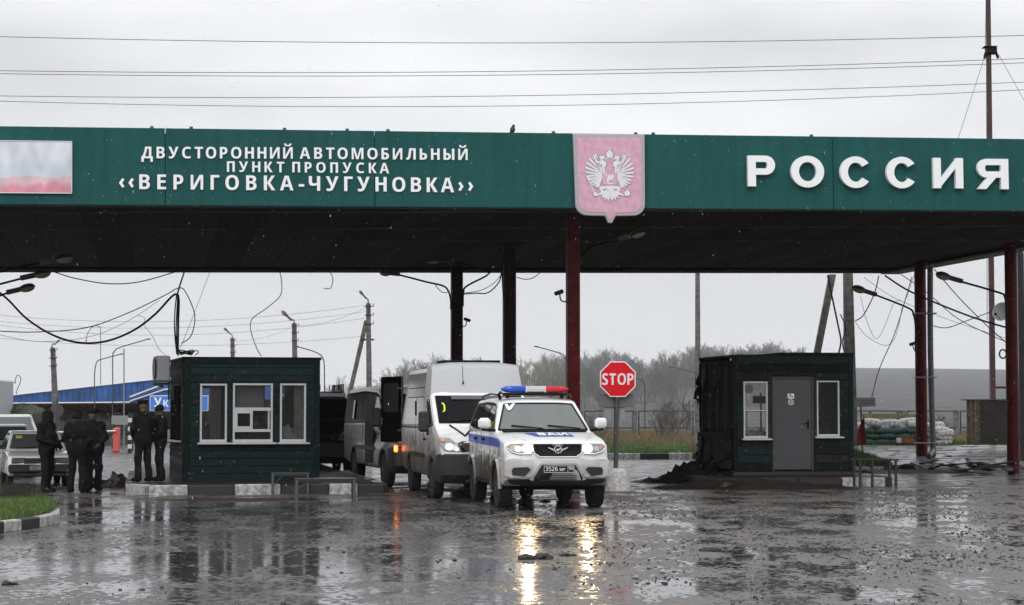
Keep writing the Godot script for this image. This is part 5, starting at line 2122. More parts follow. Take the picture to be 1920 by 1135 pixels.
	part("plate_border", stuffless(b), M.letter_white, np)
	# bonnet decal and its letters
	var drow := []
	for jj in 6:
		var tz := jj / 5.0
		var rw := []
		for ii in 7:
			var xx := lerpf(lerpf(-0.42, -0.28, tz), lerpf(0.36, 0.385, tz), ii / 6.0)
			var zz := lerpf(-0.16, 0.36, tz)
			rw.append(Vector3(xx, suv_hood(xx, zz) + 0.007, zz))
		drow.append(rw)
	b = patch(drow, Vector3.UP)
	var dc := part("bonnet_decal", b, M.stripe_blue, o)
	var tm := text("ВАИ", 0.34, 0.006)
	var bb := tm.get_aabb()
	var tl := part("lettering", tm, M.letter_white, dc)
	var sx := 0.52 / bb.size.x
	tl.transform = Transform3D(Basis(Vector3(sx, 0, 0), Vector3(0, 0.10, -1).normalized(), Vector3(0, 1, 0.10).normalized()), Vector3(0.05, suv_hood(0.05, 0.10) + 0.013, 0.10)) * Transform3D(Basis(), -bb.get_center())
	# bonnet crease lines and cowl
	for s in [-1.0, 1.0]:
		b = MB.new()
		var ln := []
		for q in [[0.70, 0.52], [0.3, 0.66], [-0.2, 0.74], [-0.42, 0.76]]:
			ln.append(Vector3(s * q[1], suv_hood(q[1], q[0]) + 0.004, q[0]))
		b.tube(ln, 0.008, 5)
		part("bonnet_crease", b, white, o, 60.0, "zy", BUV)
	b = MB.new()
	b.box(Vector3(0, 1.318, -0.40), Vector3(1.5, 0.03, 0.1), 0.01)
	part("cowl", b, M.black_rubber, o)
	for e in [[-0.58, -0.02], [0.08, 0.66]]:
		b = MB.new()
		b.tube([suv_up(Vector3(e[1], 1.345, -0.44)) + Vector3(0, 0.02, 0.03), suv_up(Vector3(e[0], 1.40, -0.52)) + Vector3(0, 0.02, 0.02)], 0.012, 4)
		part("wiper", b, M.black_rubber, o)
	# white mark at the corner of the windscreen
	b = MB.new()
	var vm := [Vector2(-0.735, 1.79), Vector2(-0.675, 1.79), Vector2(-0.63, 1.73), Vector2(-0.575, 1.79), Vector2(-0.51, 1.79), Vector2(-0.605, 1.67), Vector2(-0.655, 1.67)]
	b.extrude(vm, [[0.006, 0.0], [0.012, 0.0]], func(p, f): return suv_up(Vector3(p.x, p.y, lerpf(-0.443, -1.002, (p.y - 1.335) / 0.465))) + Vector3(0, 0.008 + f, 0.009 + f))
	part("windscreen_mark", b, M.letter_white, ws)
	# light bar
	b = MB.new()
	b.box(Vector3(0, 1.975, -1.38), Vector3(1.16, 0.05, 0.24), 0.015)
	b.box(Vector3(-0.5, 1.93, -1.38), Vector3(0.05, 0.06, 0.1))
	b.box(Vector3(0.5, 1.93, -1.38), Vector3(0.05, 0.06, 0.1))
	var lb := part("light_bar", b, M.black_rubber, o)
	for e in [[-0.395, 0.44, "blue_dome"], [0.0, 0.34, "clear_dome"], [0.395, 0.44, "red_dome"]]:
		b = MB.new()
		var ri := []
		var x0: float = e[0] - e[1] / 2
		var x1: float = e[0] + e[1] / 2
		var outer: float = signf(e[0])
		for k in 6:
			var t := k / 5.0
			var x := lerpf(x0, x1, t)
			var sc := 1.0
			if outer < 0.0:
				sc = sqrt(clampf(1.0 - pow(1.0 - minf(t * 2.2, 1.0), 2.5), 0.12, 1.0))
			elif outer > 0.0:
				sc = sqrt(clampf(1.0 - pow(1.0 - minf((1.0 - t) * 2.2, 1.0), 2.5), 0.12, 1.0))
			var rg := []
			for m in 12:
				var a := TAU * m / 12.0
				rg.append(Vector3(x, 2.062 + signf(sin(a)) * pow(absf(sin(a)), 0.6) * 0.060 * sc, -1.38 + signf(cos(a)) * pow(absf(cos(a)), 0.6) * 0.13 * sc))
			ri.append(rg)
		b.loft(ri)
		part(e[2], b, M[e[2]], lb, 50.0)
	for x in [-0.176, 0.176]:
		b = MB.new()
		b.box(Vector3(x, 2.062, -1.38), Vector3(0.014, 0.126, 0.268), 0.004)
		part("dome_divider", b, M.white_gloss, lb)
	b = MB.new()
	b.tube([Vector3(-0.66, 1.88, -1.18), Vector3(-0.69, 1.97, -1.15), Vector3(-0.64, 2.0, -1.25)], 0.03, 6)
	part("roof_lamp", b, M.black_rubber, o)

func stuffless(b: MB) -> MB:
	return b

func plate_text(np: Node, s: String, cap: float, at: Vector3, m: Material) -> void:
	var t := text(s, cap, 0.004)
	t.font = thin_font
	var o := part("plate_lettering", t, m, np)
	var bb := t.get_aabb()
	o.position = at - Vector3(bb.position.x, bb.position.y, 0)

var thin_font: SystemFont

# ---- panel vans
func van_lo(v: Vector3) -> Vector3:
	var f := smoothstep(-0.1, 0.95, v.z)
	v.x *= 1.0 - 0.10 * f
	v.z -= 0.22 * pow(absf(v.x) / 1.0, 2.5) * f
	return v

func van_up(v: Vector3) -> Vector3:
	v.x *= 1.0 - 0.13 * smoothstep(1.3, 2.6, v.y) - 0.05 * smoothstep(-0.3, 0.35, v.z)
	v.z -= 0.20 * pow(absf(v.x), 2.5) * smoothstep(-1.0, 0.0, v.z)
	if v.y > 2.0:
		v.y -= 0.05 * pow(absf(v.x) / 0.85, 4.0)
	return v

const VAN_FRONT := [[0.33, 0.80], [0.5, 0.96], [0.85, 0.98], [0.9, 0.93], [1.05, 0.86], [1.20, 0.70], [1.42, 0.33]]

func van_face(p: Vector2, off: float) -> Vector3:
	var v := van_lo(Vector3(p.x / 0.92, p.y, lerp_table(VAN_FRONT, p.y)))
	return Vector3(p.x, p.y, v.z + off)

func van(o: Node3D, body: Material, high: bool, bumper: Material, glass: Material, mirrors := true) -> void:
	var lo := [Vector2(-4.73, 0.5)]
	lo.append_array(arch(-3.5, 0.43, 0.36, 0.42))
	lo.append_array(arch(0.0, 0.43, 0.36, 0.42))
	lo.append_array([Vector2(0.45, 0.36), Vector2(0.80, 0.33), Vector2(0.96, 0.5), Vector2(0.98, 0.85), Vector2(0.93, 0.9), Vector2(0.86, 1.05), Vector2(0.70, 1.20), Vector2(0.33, 1.42), Vector2(-0.2, 1.36), Vector2(-4.75, 1.33), Vector2(-4.78, 0.9)])
	var lv := [[-1.0, 0.05], [-0.985, 0.012], [-0.95, 0.0], [-0.6, 0.0], [-0.3, 0.0], [0.0, 0.0], [0.3, 0.0], [0.6, 0.0], [0.95, 0.0], [0.985, 0.012], [1.0, 0.05]]
	var b := MB.new()
	b.extrude(lo, lv, func(p, x): return van_lo(Vector3(x, p.y, p.x)))
	part("body", b, body, o, 35.0, "zy", BUV)
	var up: Array
	if high:
		up = [Vector2(0.35, 1.36), Vector2(0.33, 1.42), Vector2(-0.42, 1.98), Vector2(-0.55, 2.08), Vector2(-0.95, 2.48), Vector2(-1.3, 2.56), Vector2(-4.5, 2.56), Vector2(-4.70, 2.42), Vector2(-4.76, 1.32), Vector2(-2.5, 1.33)]
	else:
		up = [Vector2(0.35, 1.36), Vector2(0.33, 1.42), Vector2(-0.42, 1.98), Vector2(-0.6, 2.08), Vector2(-1.0, 2.14), Vector2(-2.5, 2.18), Vector2(-4.55, 2.14), Vector2(-4.72, 2.02), Vector2(-4.76, 1.32), Vector2(-2.5, 1.33)]
	var lu := [[-1.0, 0.07], [-0.98, 0.02], [-0.93, 0.0], [-0.6, 0.0], [-0.3, 0.0], [0.0, 0.0], [0.3, 0.0], [0.6, 0.0], [0.93, 0.0], [0.98, 0.02], [1.0, 0.07]]
	b = MB.new()
	b.extrude(up, lu, func(p, x): return van_up(Vector3(x, p.y, p.x)))
	part("upper_body", b, body, o, 35.0, "zy", BUV)
	if high:
		b = MB.new()
		b.extrude([Vector2(-0.46, 2.005), Vector2(-0.52, 2.08), Vector2(-0.74, 2.50), Vector2(-0.84, 2.59), Vector2(-1.02, 2.63), Vector2(-1.5, 2.63), Vector2(-1.52, 2.1), Vector2(-1.2, 2.0)], [[-1.005, 0.05], [-0.995, 0.015], [-0.96, 0.0], [-0.6, 0.0], [-0.3, 0.0], [0.0, 0.0], [0.3, 0.0], [0.6, 0.0], [0.96, 0.0], [0.995, 0.015], [1.005, 0.05]], func(p, x): return van_up(Vector3(x, p.y, p.x)))
		part("roof_cap", b, M.cap_white, o, 35.0)
		b = MB.new()
		b.box(Vector3(-0.02, 2.65, -1.6), Vector3(1.15, 0.05, 0.9), 0.01)
		part("roof_hatch", b, M.black_rubber, o)
		b = MB.new()
		b.tube([Vector3(-0.28, 2.22, -0.56), Vector3(-0.29, 2.55, -0.60)], 0.006, 4)
		b.blob(Vector3(-0.28, 2.22, -0.56), Vector3(0.02, 0.03, 0.02), 6, 4)
		part("antenna", b, M.black_rubber, o)
	b = MB.new()
	b.box(Vector3(0, 0.55, -1.9), Vector3(1.5, 0.4, 5.2), 0.05)
	part("underbody", b, M.black_rubber, o)
	for z in [0.0, -3.5]:
		for s in [-1.0, 1.0]:
			wheel(o, Vector3(s * 0.87, 0.36, z), 0.36, 0.22, s, M.dark_steel)
	# windscreen
	var rows := []
	for j in 4:
		var t := j / 3.0
		var row := []
		for i in 11:
			var xs := lerpf(-0.905, 0.905, i / 10.0)
			row.append(van_up(Vector3(xs, 1.42, 0.33)).lerp(van_up(Vector3(xs * 1.01, 1.98, -0.42)), lerpf(0.02, 0.965, t)) + Vector3(0, 0.009, 0.009))
		rows.append(row)
	var ws := part("windshield", patch(rows, Vector3(0, 0.6, 1)), glass, o, 60.0)
	b = MB.new()
	for e in [[-0.7, -0.1], [0.05, 0.7]]:
		b.tube([van_up(Vector3(e[0], 1.45, 0.30)) + Vector3(0, 0.02, 0.02), van_up(Vector3(e[1], 1.50, 0.23)) + Vector3(0, 0.02, 0.02)], 0.012, 4)
	part("wiper", stuffless(b), M.black_rubber, ws)
	for s in [-1.0, 1.0]:
		# cab door window and front quarter
		for w in [[Vector2(0.12, 1.42), Vector2(-0.42, 1.86), Vector2(-0.52, 1.90), Vector2(-0.98, 1.90), Vector2(-0.98, 1.36), Vector2(-0.05, 1.33)]]:
			b = MB.new()
			b.extrude(w, [[0.95, 0.0], [1.003, 0.0], [1.006, 0.01]], func(p, x): return van_up(Vector3(s * x, p.y, p.x)))
			part("side_window", b, M.car_glass, o)
		b = MB.new()
		b.box(Vector3(s * 1.13, 1.47, 0.02), Vector3(0.20, 0.40, 0.12), 0.04)
		b.box(Vector3(s * 1.05, 1.25, 0.02), Vector3(0.05, 0.10, 0.06), 0.01)
		b.box(Vector3(s * 1.0, 1.40, 0.02), Vector3(0.16, 0.05, 0.06), 0.01)
		if mirrors:
			part("mirror", b, M.dark_plastic, o)
		b = MB.new()
		b.box(Vector3(s * 1.004, 1.12, -0.85), Vector3(0.03, 0.05, 0.2), 0.01)
		part("door_handle", b, M.black_rubber, o)
		for e in [[-1.06, 0.5, 1.95], [-2.3, 0.5, 1.95]]:
			b = MB.new()
			b.box(van_up(Vector3(s * 1.001, (e[1] + e[2]) / 2, e[0])), Vector3(0.006, e[2] - e[1], 0.012), 0.0, Basis(Vector3.BACK, s * 0.03))
			part("door_seam", b, M.black_rubber, o)
		b = MB.new()
		b.box(Vector3(s * 1.002, 0.80, -2.0), Vector3(0.02, 0.09, 2.4), 0.006)
		part("rub_strip", b, M.dark_plastic, o)
		var hl := [Vector2(-0.90, 1.17), Vector2(-0.72, 1.165), Vector2(-0.60, 1.06), Vector2(-0.53, 0.905), Vector2(-0.84, 0.925), Vector2(-0.91, 1.03)]
		if s > 0:
			hl = mirror_poly(hl)
		b = MB.new()
		b.extrude(hl, [[-0.08, 0.0], [0.012, 0.0], [0.02, 0.015]], func(p, z): return van_face(p, z))
		var h := part("headlight", b, M.headlight_glass, o)
		b = MB.new()
		b.extrude(disc(Vector2(s * 0.74, 1.00), 0.075, 14), [[0.015, 0.0], [0.026, 0.0], [0.022, 0.03]], func(p, z): return van_face(p, z))
		b.extrude(disc(Vector2(s * 0.61, 0.95), 0.035, 10), [[0.015, 0.0], [0.026, 0.0]], func(p, z): return van_face(p, z))
		part("reflector", b, M.chrome, h)
		b = MB.new()
		b.extrude(disc(Vector2(s * 0.85, 1.13), 0.04, 10), [[0.015, 0.0], [0.026, 0.0]], func(p, z): return van_face(p, z))
		part("turn_lens", b, M.amber_lens, h)
	# bumper and grille
	b = MB.new()
	b.extrude([Vector2(0.42, 0.34), Vector2(0.80, 0.30), Vector2(0.985, 0.47), Vector2(1.005, 0.84), Vector2(0.93, 0.885), Vector2(0.50, 0.86)], [[-1.02, 0.06], [-1.0, 0.02], [-0.94, 0.0], [-0.6, 0.0], [-0.3, 0.0], [0.0, 0.0], [0.3, 0.0], [0.6, 0.0], [0.94, 0.0], [1.0, 0.02], [1.02, 0.06]], func(p, x): return van_lo(Vector3(x, p.y, p.x)))
	part("front_bumper", b, bumper, o, 35.0)
	b = MB.new()
	b.extrude([Vector2(-0.52, 0.90), Vector2(-0.585, 1.06), Vector2(-0.50, 1.10), Vector2(0.50, 1.10), Vector2(0.585, 1.06), Vector2(0.52, 0.90)], [[-0.03, 0.0], [0.012, 0.0]], func(p, z): return van_face(p, z))
	var gr := part("grille", b, M.dark_plastic, o)
	for k in 4:
		b = MB.new()
		b.box(van_face(Vector2(0, 0.935 + k * 0.042), 0.0) , Vector3(1.06, 0.014, 0.06), 0.004)
		part("grille_slat", b, M.black_rubber, gr)

func vehicles() -> void:
	thin_font = SystemFont.new()
	thin_font.font_names = PackedStringArray(["Droid Sans"])
	T["dirt_suv"] = dirt_texture(61, 0.62, 1.12, 0.1, 0.95)
	T["dirt_van"] = dirt_texture(62, 0.70, 1.38, 0.2, 0.95)
	T["dirt_dark"] = dirt_texture(63, 0.5, 1.6, 0.6, 0.9)
	T["dirt_car"] = dirt_texture(64, 0.2, 0.5, 0.2, 0.5)
	paint("suv_white", 0.66, 0.35, "dirt_suv")
	paint("van_white", 0.66, 0.4, "dirt_van")
	M.van_white.clearcoat = 0.1
	paint("van_grey", 0.40, 0.35, "dirt_van")
	paint("bus_black", 0.010, 0.3, "dirt_dark")
	paint("car_white", 0.86, 0.25, "dirt_car")
	M.car_white.clearcoat = 1.0
	M.car_white.clearcoat_roughness = 0.08
	mat("cap_white", 0.36, 0.37, 0.385, 0.5)
	mat("white_gloss", 0.66, 0.66, 0.67, 0.25)
	mat("stripe_blue", 0.012, 0.05, 0.30, 0.4)
	mat("car_glass", 0.012, 0.014, 0.015, 0.06)
	mat("windshield_grey", 0.085, 0.10, 0.097, 0.08)
	mat("windshield_dark", 0.006, 0.006, 0.007, 0.08)
	M.windshield_dark.metallic_specular = 0.12
	M.car_glass.metallic_specular = 0.35
	mat("dark_plastic", 0.020, 0.021, 0.023, 0.55, "speckle", 2.0)
	mat("bumper_plastic", 0.020, 0.021, 0.024, 0.6, "wear", 0.7)
	mat("headlight_glass", 0.20, 0.205, 0.21, 0.12, "", 1.0, 0.3)
	mat("chrome", 0.40, 0.41, 0.42, 0.18, "", 1.0, 0.9)
	mat("amber_lens", 0.55, 0.22, 0.12, 0.2)
	mat("blue_dome", 0.012, 0.07, 0.46, 0.12)
	mat("red_dome", 0.50, 0.015, 0.022, 0.12)
	mat("clear_dome", 0.50, 0.50, 0.48, 0.15)
	mat("muddy_rubber", 0.022, 0.019, 0.017, 0.85, "grime", 3.0)
	mat("dirty_rim", 0.06, 0.055, 0.05, 0.5, "grime", 3.0, 0.3)
	mat("dull_lens", 0.10, 0.10, 0.105, 0.15, "", 1.0, 0.3)
	mat("yellow_vest", 0.75, 0.80, 0.03, 0.6)
	suv()
	# white high roofed van with a rear door hanging open
	var o := thing("panel_van", "white muddy high roofed van with a black chevron on its bonnet", "van", G(903, 934), YAW)
	van(o, M.van_white, true, M.bumper_plastic, M.windshield_dark)
	var b := MB.new()
	var vt := [[0.33, 1.42], [0.70, 1.20], [0.86, 1.05]]
	for arm in [[-0.70, 0.37], [-0.24, 0.42]]:
		var mk := []
		for kk in 7:
			var q := kk / 6.0
			var zz := lerpf(arm[1], 0.71, q)
			mk.append(van_lo(Vector3(lerpf(arm[0], -0.46, q), lerp_table(vt, zz), zz)) + Vector3(0, 0.006, 0.003))
		b.tube(mk, 0.02, 5)
	part("bonnet_mark", b, M.black_rubber, o)
	b = MB.new()
	b.box(Vector3(0, 0, -0.47), Vector3(0.05, 1.42, 0.94), 0.015)
	b.x = Transform3D()
	var dr := part("rear_door", b, M.bus_black, o)
	for e in [[0.45, 0.3], [-0.45, 0.3]]:
		b = MB.new()
		b.box(Vector3(-0.035, e[0], -0.07), Vector3(0.03, 0.06, 0.16), 0.008)
		part("hinge", b, M.steel, dr)
	b = MB.new()
	b.box(Vector3(-0.03, 0.25, -0.48), Vector3(0.012, 0.62, 0.62), 0.004)
	part("inner_panel", b, M.dark_plastic, dr)
	b = MB.new()
	b.box(Vector3(-0.045, -0.25, -0.85), Vector3(0.03, 0.16, 0.05), 0.008)
	part("latch", b, M.steel, dr)
	dr.position = Vector3(-0.98, 1.70, -4.72)
	dr.rotation.y = 0.40
	b = MB.new()
	for e in [[0.57, -0.02, 1.0, 0.0], [0.02, 0.47, 0.0, 0.0]]:
		pass
	b.box(Vector3(-1.0, 1.72, -2.25), Vector3(0.03, 0.30, 0.12), 0.01)
	part("slit_window", b, M.car_glass, o)
	for y in [1.34, 2.02, 2.2]:
		b = MB.new()
		b.box(van_up(Vector3(-0.998, y, -2.9)), Vector3(0.012, 0.02, 3.4 if y < 2.0 else 2.6), 0.003)
		part("body_rib", b, M.dark_plastic, o)
	b = MB.new()
	var hv := []
	for q in [[-0.80, 0.68], [-0.765, 0.67], [-0.75, 0.56], [-0.765, 0.42], [-0.80, 0.40]]:
		hv.append(van_up(Vector3(q[0], 1.42, 0.33)).lerp(van_up(Vector3(q[0], 1.98, -0.42)), q[1]) + Vector3(0, 0.014, 0.014))
	b.tube(smoothpath(hv, 3), 0.016, 6)
	part("hi_vis_strap", b, M.yellow_vest, o)
	b = MB.new()
	b.box(van_up(Vector3(0, 1.93, -0.34)) + Vector3(0, 0.0, 0.02), Vector3(1.1, 0.12, 0.02), 0.004, Basis(Vector3.RIGHT, -0.9))
	part("sun_visor", b, M.steel, o)
	# grey low van behind it, its open side door a black panel
	o = thing("panel_van", "dark grey muddy low van with open side door behind the white van", "van", G(803, 913), 0.25)
	van(o, M.van_grey, false, M.dark_plastic, M.windshield_dark)
	o.scale = Vector3.ONE * 1.04
	b = MB.new()
	b.extrude(rect(-2.0, 0.48, -1.0, 1.35), [[0.93, 0.0], [1.004, 0.0]], func(p, x): return van_lo(Vector3(-x, p.y, p.x)))
	b.extrude(rect(-2.0, 1.345, -1.0, 2.04), [[0.93, 0.0], [1.004, 0.0]], func(p, x): return van_up(Vector3(-x, p.y, p.x)))
	part("doorway_shade_panel", b, M.black_rubber, o)  # black panel imitates the shaded opening, the body behind it stays closed
	b = MB.new()
	b.extrude(rect(-3.62, 1.42, -3.45, 1.84), [[0.95, 0.0], [1.006, 0.0]], func(p, x): return van_up(Vector3(-x, p.y, p.x)))
	part("slit_window", b, M.car_glass, o)
	b = MB.new()
	b.box(van_face(Vector2(-0.87, 0.82), 0.03), Vector3(0.085, 0.14, 0.05), 0.02)
	part("indicator_lamp", b, M.indicator_on, o)
	var sp := OmniLight3D.new()
	sp.name = "indicator_glow"
	sp.light_color = Color(1.0, 0.5, 0.16)
	sp.light_energy = 0.012
	sp.omni_range = 20.0
	sp.omni_attenuation = 2.0
	sp.light_size = 0.06
	sp.shadow_enabled = true
	sp.position = van_face(Vector2(-0.87, 0.82), 0.14)
	o.add_child(sp)
	# black minibus half hidden by the booth
	o = thing("minibus", "black minibus with a roof rack, half hidden behind the booth", "van", G(590, 890), 0.17)
	van(o, M.bus_black, false, M.dark_plastic, M.windshield_dark, false)
	b = MB.new()
	for s in [-1.0, 1.0]:
		b.tube([Vector3(s * 0.8, 2.16, -0.7), Vector3(s * 0.8, 2.16, -4.2)], 0.02, 5)
		b.tube([Vector3(s * 0.8, 2.36, -0.7), Vector3(s * 0.8, 2.36, -4.2)], 0.02, 5)
	for k in 9:
		var z := -0.7 - k * 0.43
		b.tube([Vector3(-0.8, 2.16, z), Vector3(-0.8, 2.36, z)], 0.015, 4)
		b.tube([Vector3(0.8, 2.16, z), Vector3(0.8, 2.36, z)], 0.015, 4)
		b.tube([Vector3(-0.8, 2.16, z), Vector3(0.8, 2.16, z)], 0.015, 4)
	for k in 14:
		var x := -0.8 + k * 1.6 / 13.0
		b.tube([Vector3(x, 2.2, -0.7), Vector3(x, 2.36, -0.7)], 0.012, 4)
	part("roof_rack", b, M.black_rubber, o)
	b = MB.new()
	b.box(Vector3(0, 2.08, -0.52), Vector3(1.72, 0.10, 0.12), 0.03)
	part("sun_strip", b, M.white_gloss, o)
	# cars waiting beyond
	var c := hatchback("hatchback", "white boxy hatchback with black bumper and a yellow windscreen sticker", G(70, 911), 0.30, 0.86, 1.40, true)
	c = hatchback("saloon_car", "white rounded car queued right behind the boxy hatchback", G(10, 893), 0.28, 0.92, 1.42, false)
	c = hatchback("estate_car", "tall white car with roof bars at the back of the queue", G(22, 879), 0.28, 1.0, 1.55, false)
	b = MB.new()
	for s in [-1.0, 1.0]:
		var rr := MB.new()
		rr.tube([Vector3(s * 0.6, 1.53, -0.9), Vector3(s * 0.6, 1.61, -1.1), Vector3(s * 0.6, 1.61, -2.6), Vector3(s * 0.6, 1.53, -2.8)], 0.02, 5)
		part("roof_bar", rr, M.dark_steel, c)
	# lorry box whose corner shows at the edge
	o = thing("lorry", "white lorry box body standing behind the white cars", "lorry", G(-96, 862), 0.05)
	b = MB.new()
	b.box(Vector3(0, 2.0, -2.5), Vector3(2.4, 1.5, 5.0), 0.05)
	part("box_body", b, M.cap_white, o)
	b = MB.new()
	b.box(Vector3(-0.1, 1.15, 0.9), Vector3(2.1, 1.5, 1.7), 0.15)
	part("cab", b, M.cap_white, o)
	b = MB.new()
	b.box(Vector3(-0.1, 1.45, 1.76), Vector3(1.8, 0.6, 0.02), 0.005)
	part("windshield", b, M.car_glass, o)
	b = MB.new()
	b.box(Vector3(0, 0.7, -2.2), Vector3(1.8, 0.3, 5.0), 0.03)
	part("chassis", b, M.black_rubber, o)
	for z in [0.9, -3.8]:
		for s in [-1.0, 1.0]:
			wheel(o, Vector3(s * 0.98, 0.45, z), 0.45, 0.28, s, M.dark_steel)

func hatch_up(v: Vector3) -> Vector3:
	v.x *= 1.0 - 0.22 * smoothstep(0.86, 1.45, v.y)
	v.z -= 0.08 * pow(absf(v.x) / 0.8, 2.0) * smoothstep(-1.2, -0.2, v.z)
	return v

func hatchback(called: String, label: String, at: Vector3, yaw: float, sc: float, h: float, boxy: bool) -> Node3D:
	var o := thing(called, label, "car", at, yaw)
	o.scale = Vector3.ONE * sc
	var k := h / 1.40
	var belt := 0.88 * k
	var lo := [Vector2(-3.10, 0.40)]
	lo.append_array(arch(-2.46, 0.33, 0.28, 0.30))
	lo.append_array(arch(0.0, 0.33, 0.28, 0.30))
	if boxy:
		lo.append_array([Vector2(0.60, 0.27), Vector2(0.72, 0.36), Vector2(0.74, 0.55), Vector2(0.70, 0.74), Vector2(0.64, 0.79), Vector2(0.1, 0.86), Vector2(-0.45, 0.92), Vector2(-1.5, 0.90), Vector2(-3.2, 0.90), Vector2(-3.26, 0.7)])
	else:
		lo.append_array([Vector2(0.60, 0.27), Vector2(0.76, 0.36), Vector2(0.80, 0.5), Vector2(0.74, 0.66 * k), Vector2(0.55, 0.80 * k), Vector2(0.1, belt), Vector2(-0.45, belt + 0.06), Vector2(-1.5, belt + 0.03), Vector2(-3.2, belt + 0.03), Vector2(-3.3, 0.7)])
	var f := func(p, x): 
		var v := Vector3(x, p.y, p.x)
		v.z -= 0.10 * pow(absf(x) / 0.8, 3.0) * smoothstep(0.2, 0.7, v.z)
		v.x *= 1.0 - 0.04 * smoothstep(0.2, 0.8, v.z)
		return v
	var b := MB.new()
	b.extrude(lo, [[-0.81, 0.04], [-0.79, 0.008], [-0.75, 0.0], [-0.4, 0.0], [0.0, 0.0], [0.4, 0.0], [0.75, 0.0], [0.79, 0.008], [0.81, 0.04]], f)
	part("body", b, M.car_white, o, 35.0, "zy", BUV)
	var by: float = 0.90 if boxy else belt + 0.03
	b = MB.new()
	b.extrude([Vector2(-0.38, by - 0.03), Vector2(-0.44, by + 0.02), Vector2(-1.08, h - 0.06), Vector2(-1.25, h), Vector2(-2.3, h + 0.01), Vector2(-2.65, h - 0.05), Vector2(-3.18, by + 0.02), Vector2(-3.2, by - 0.03)], [[-0.79, 0.05], [-0.775, 0.015], [-0.74, 0.0], [-0.4, 0.0], [0.0, 0.0], [0.4, 0.0], [0.74, 0.0], [0.775, 0.015], [0.79, 0.05]], func(p, x): return hatch_up(Vector3(x, p.y, p.x)))
	part("cabin", b, M.car_white, o, 35.0, "zy", BUV)
	var rows := []
	for j in 3:
		var t := j / 2.0
		var row := []
		for i in 9:
			row.append(hatch_up(Vector3(lerpf(-0.70, 0.70, i / 8.0), lerpf(by + 0.05, h - 0.08, t), lerpf(-0.475, -1.06, t))) + Vector3(0, 0.008, 0.012))
		rows.append(row)
	var ws := part("windshield", patch(rows, Vector3(0, 0.6, 1)), M.windshield_grey, o, 60.0)
	if boxy:
		b = MB.new()
		b.box(hatch_up(Vector3(-0.5, h - 0.17, -0.94)) + Vector3(0, 0.02, 0.02), Vector3(0.16, 0.10, 0.006), 0.0, Basis(Vector3.RIGHT, -0.85))
		part("sticker", b, mat("sticker_yellow", 0.62, 0.56, 0.05, 0.5), ws)
	b = MB.new()
	b.tube([Vector3(-0.55, by + 0.07, -0.42), Vector3(0.0, by + 0.09, -0.44)], 0.012, 4)
	part("wiper", b, M.black_rubber, ws)
	for s in [-1.0, 1.0]:
		for w in [[Vector2(-0.62, by + 0.04), Vector2(-1.12, h - 0.12), Vector2(-1.62, h - 0.10), Vector2(-1.62, by + 0.04)], [Vector2(-1.70, by + 0.04), Vector2(-1.70, h - 0.10), Vector2(-2.4, h - 0.12), Vector2(-2.75, by + 0.04)]]:
			b = MB.new()
			b.extrude(w, [[0.75, 0.0], [0.793, 0.0]], func(p, x): return hatch_up(Vector3(s * x, p.y, p.x)))
			part("side_window", b, M.car_glass, o)
		b = MB.new()
		b.box(Vector3(s * 0.88, by + 0.10, -0.62), Vector3(0.17, 0.12, 0.08), 0.02)
		part("mirror", b, M.dark_plastic, o)
		wheel(o, Vector3(s * 0.70, 0.28, 0.0), 0.28, 0.17, s, M.dirty_rim)
		wheel(o, Vector3(s * 0.70, 0.28, -2.46), 0.28, 0.17, s, M.dirty_rim)
		b = MB.new()
		if boxy:
			b.box(Vector3(s * 0.53, 0.665, 0.66), Vector3(0.36, 0.15, 0.10), 0.02, Basis(Vector3.UP, s * 0.06))
		else:
			b.box(Vector3(s * 0.56, 0.62 * k, 0.68), Vector3(0.34, 0.14, 0.14), 0.05, Basis(Vector3.UP, s * 0.3))
		part("headlight", b, M.headlight_glass if not boxy else M.dull_lens, o)
	b = MB.new()
	b.box(Vector3(0, 0.46, 0.66), Vector3(1.58, 0.22, 0.22), 0.04)
	b.box(Vector3(0, 0.32, 0.60), Vector3(1.3, 0.14, 0.2), 0.03)
	part("front_bumper", b, M.dark_plastic if boxy else M.car_white, o, 0.0, "zy", BUV)
	b = MB.new()
	b.box(Vector3(0, 0.655, 0.70), Vector3(0.80, 0.15, 0.07), 0.01)
	part("grille", b, M.dark_plastic, o)
	b = MB.new()
	b.box(Vector3(0, 0.40, -1.3), Vector3(1.2, 0.3, 3.4), 0.04)
	part("underbody", b, M.black_rubber, o)
	if boxy:
		b = MB.new()
		b.box(Vector3(0, 0.48, 0.775), Vector3(0.52, 0.115, 0.012), 0.004)
		var np := part("number_plate", b, M.galvanised, o)
		plate_text(np, "АХ", 0.075, Vector3(-0.20, 0.445, 0.783), M.black_rubber)
	return o

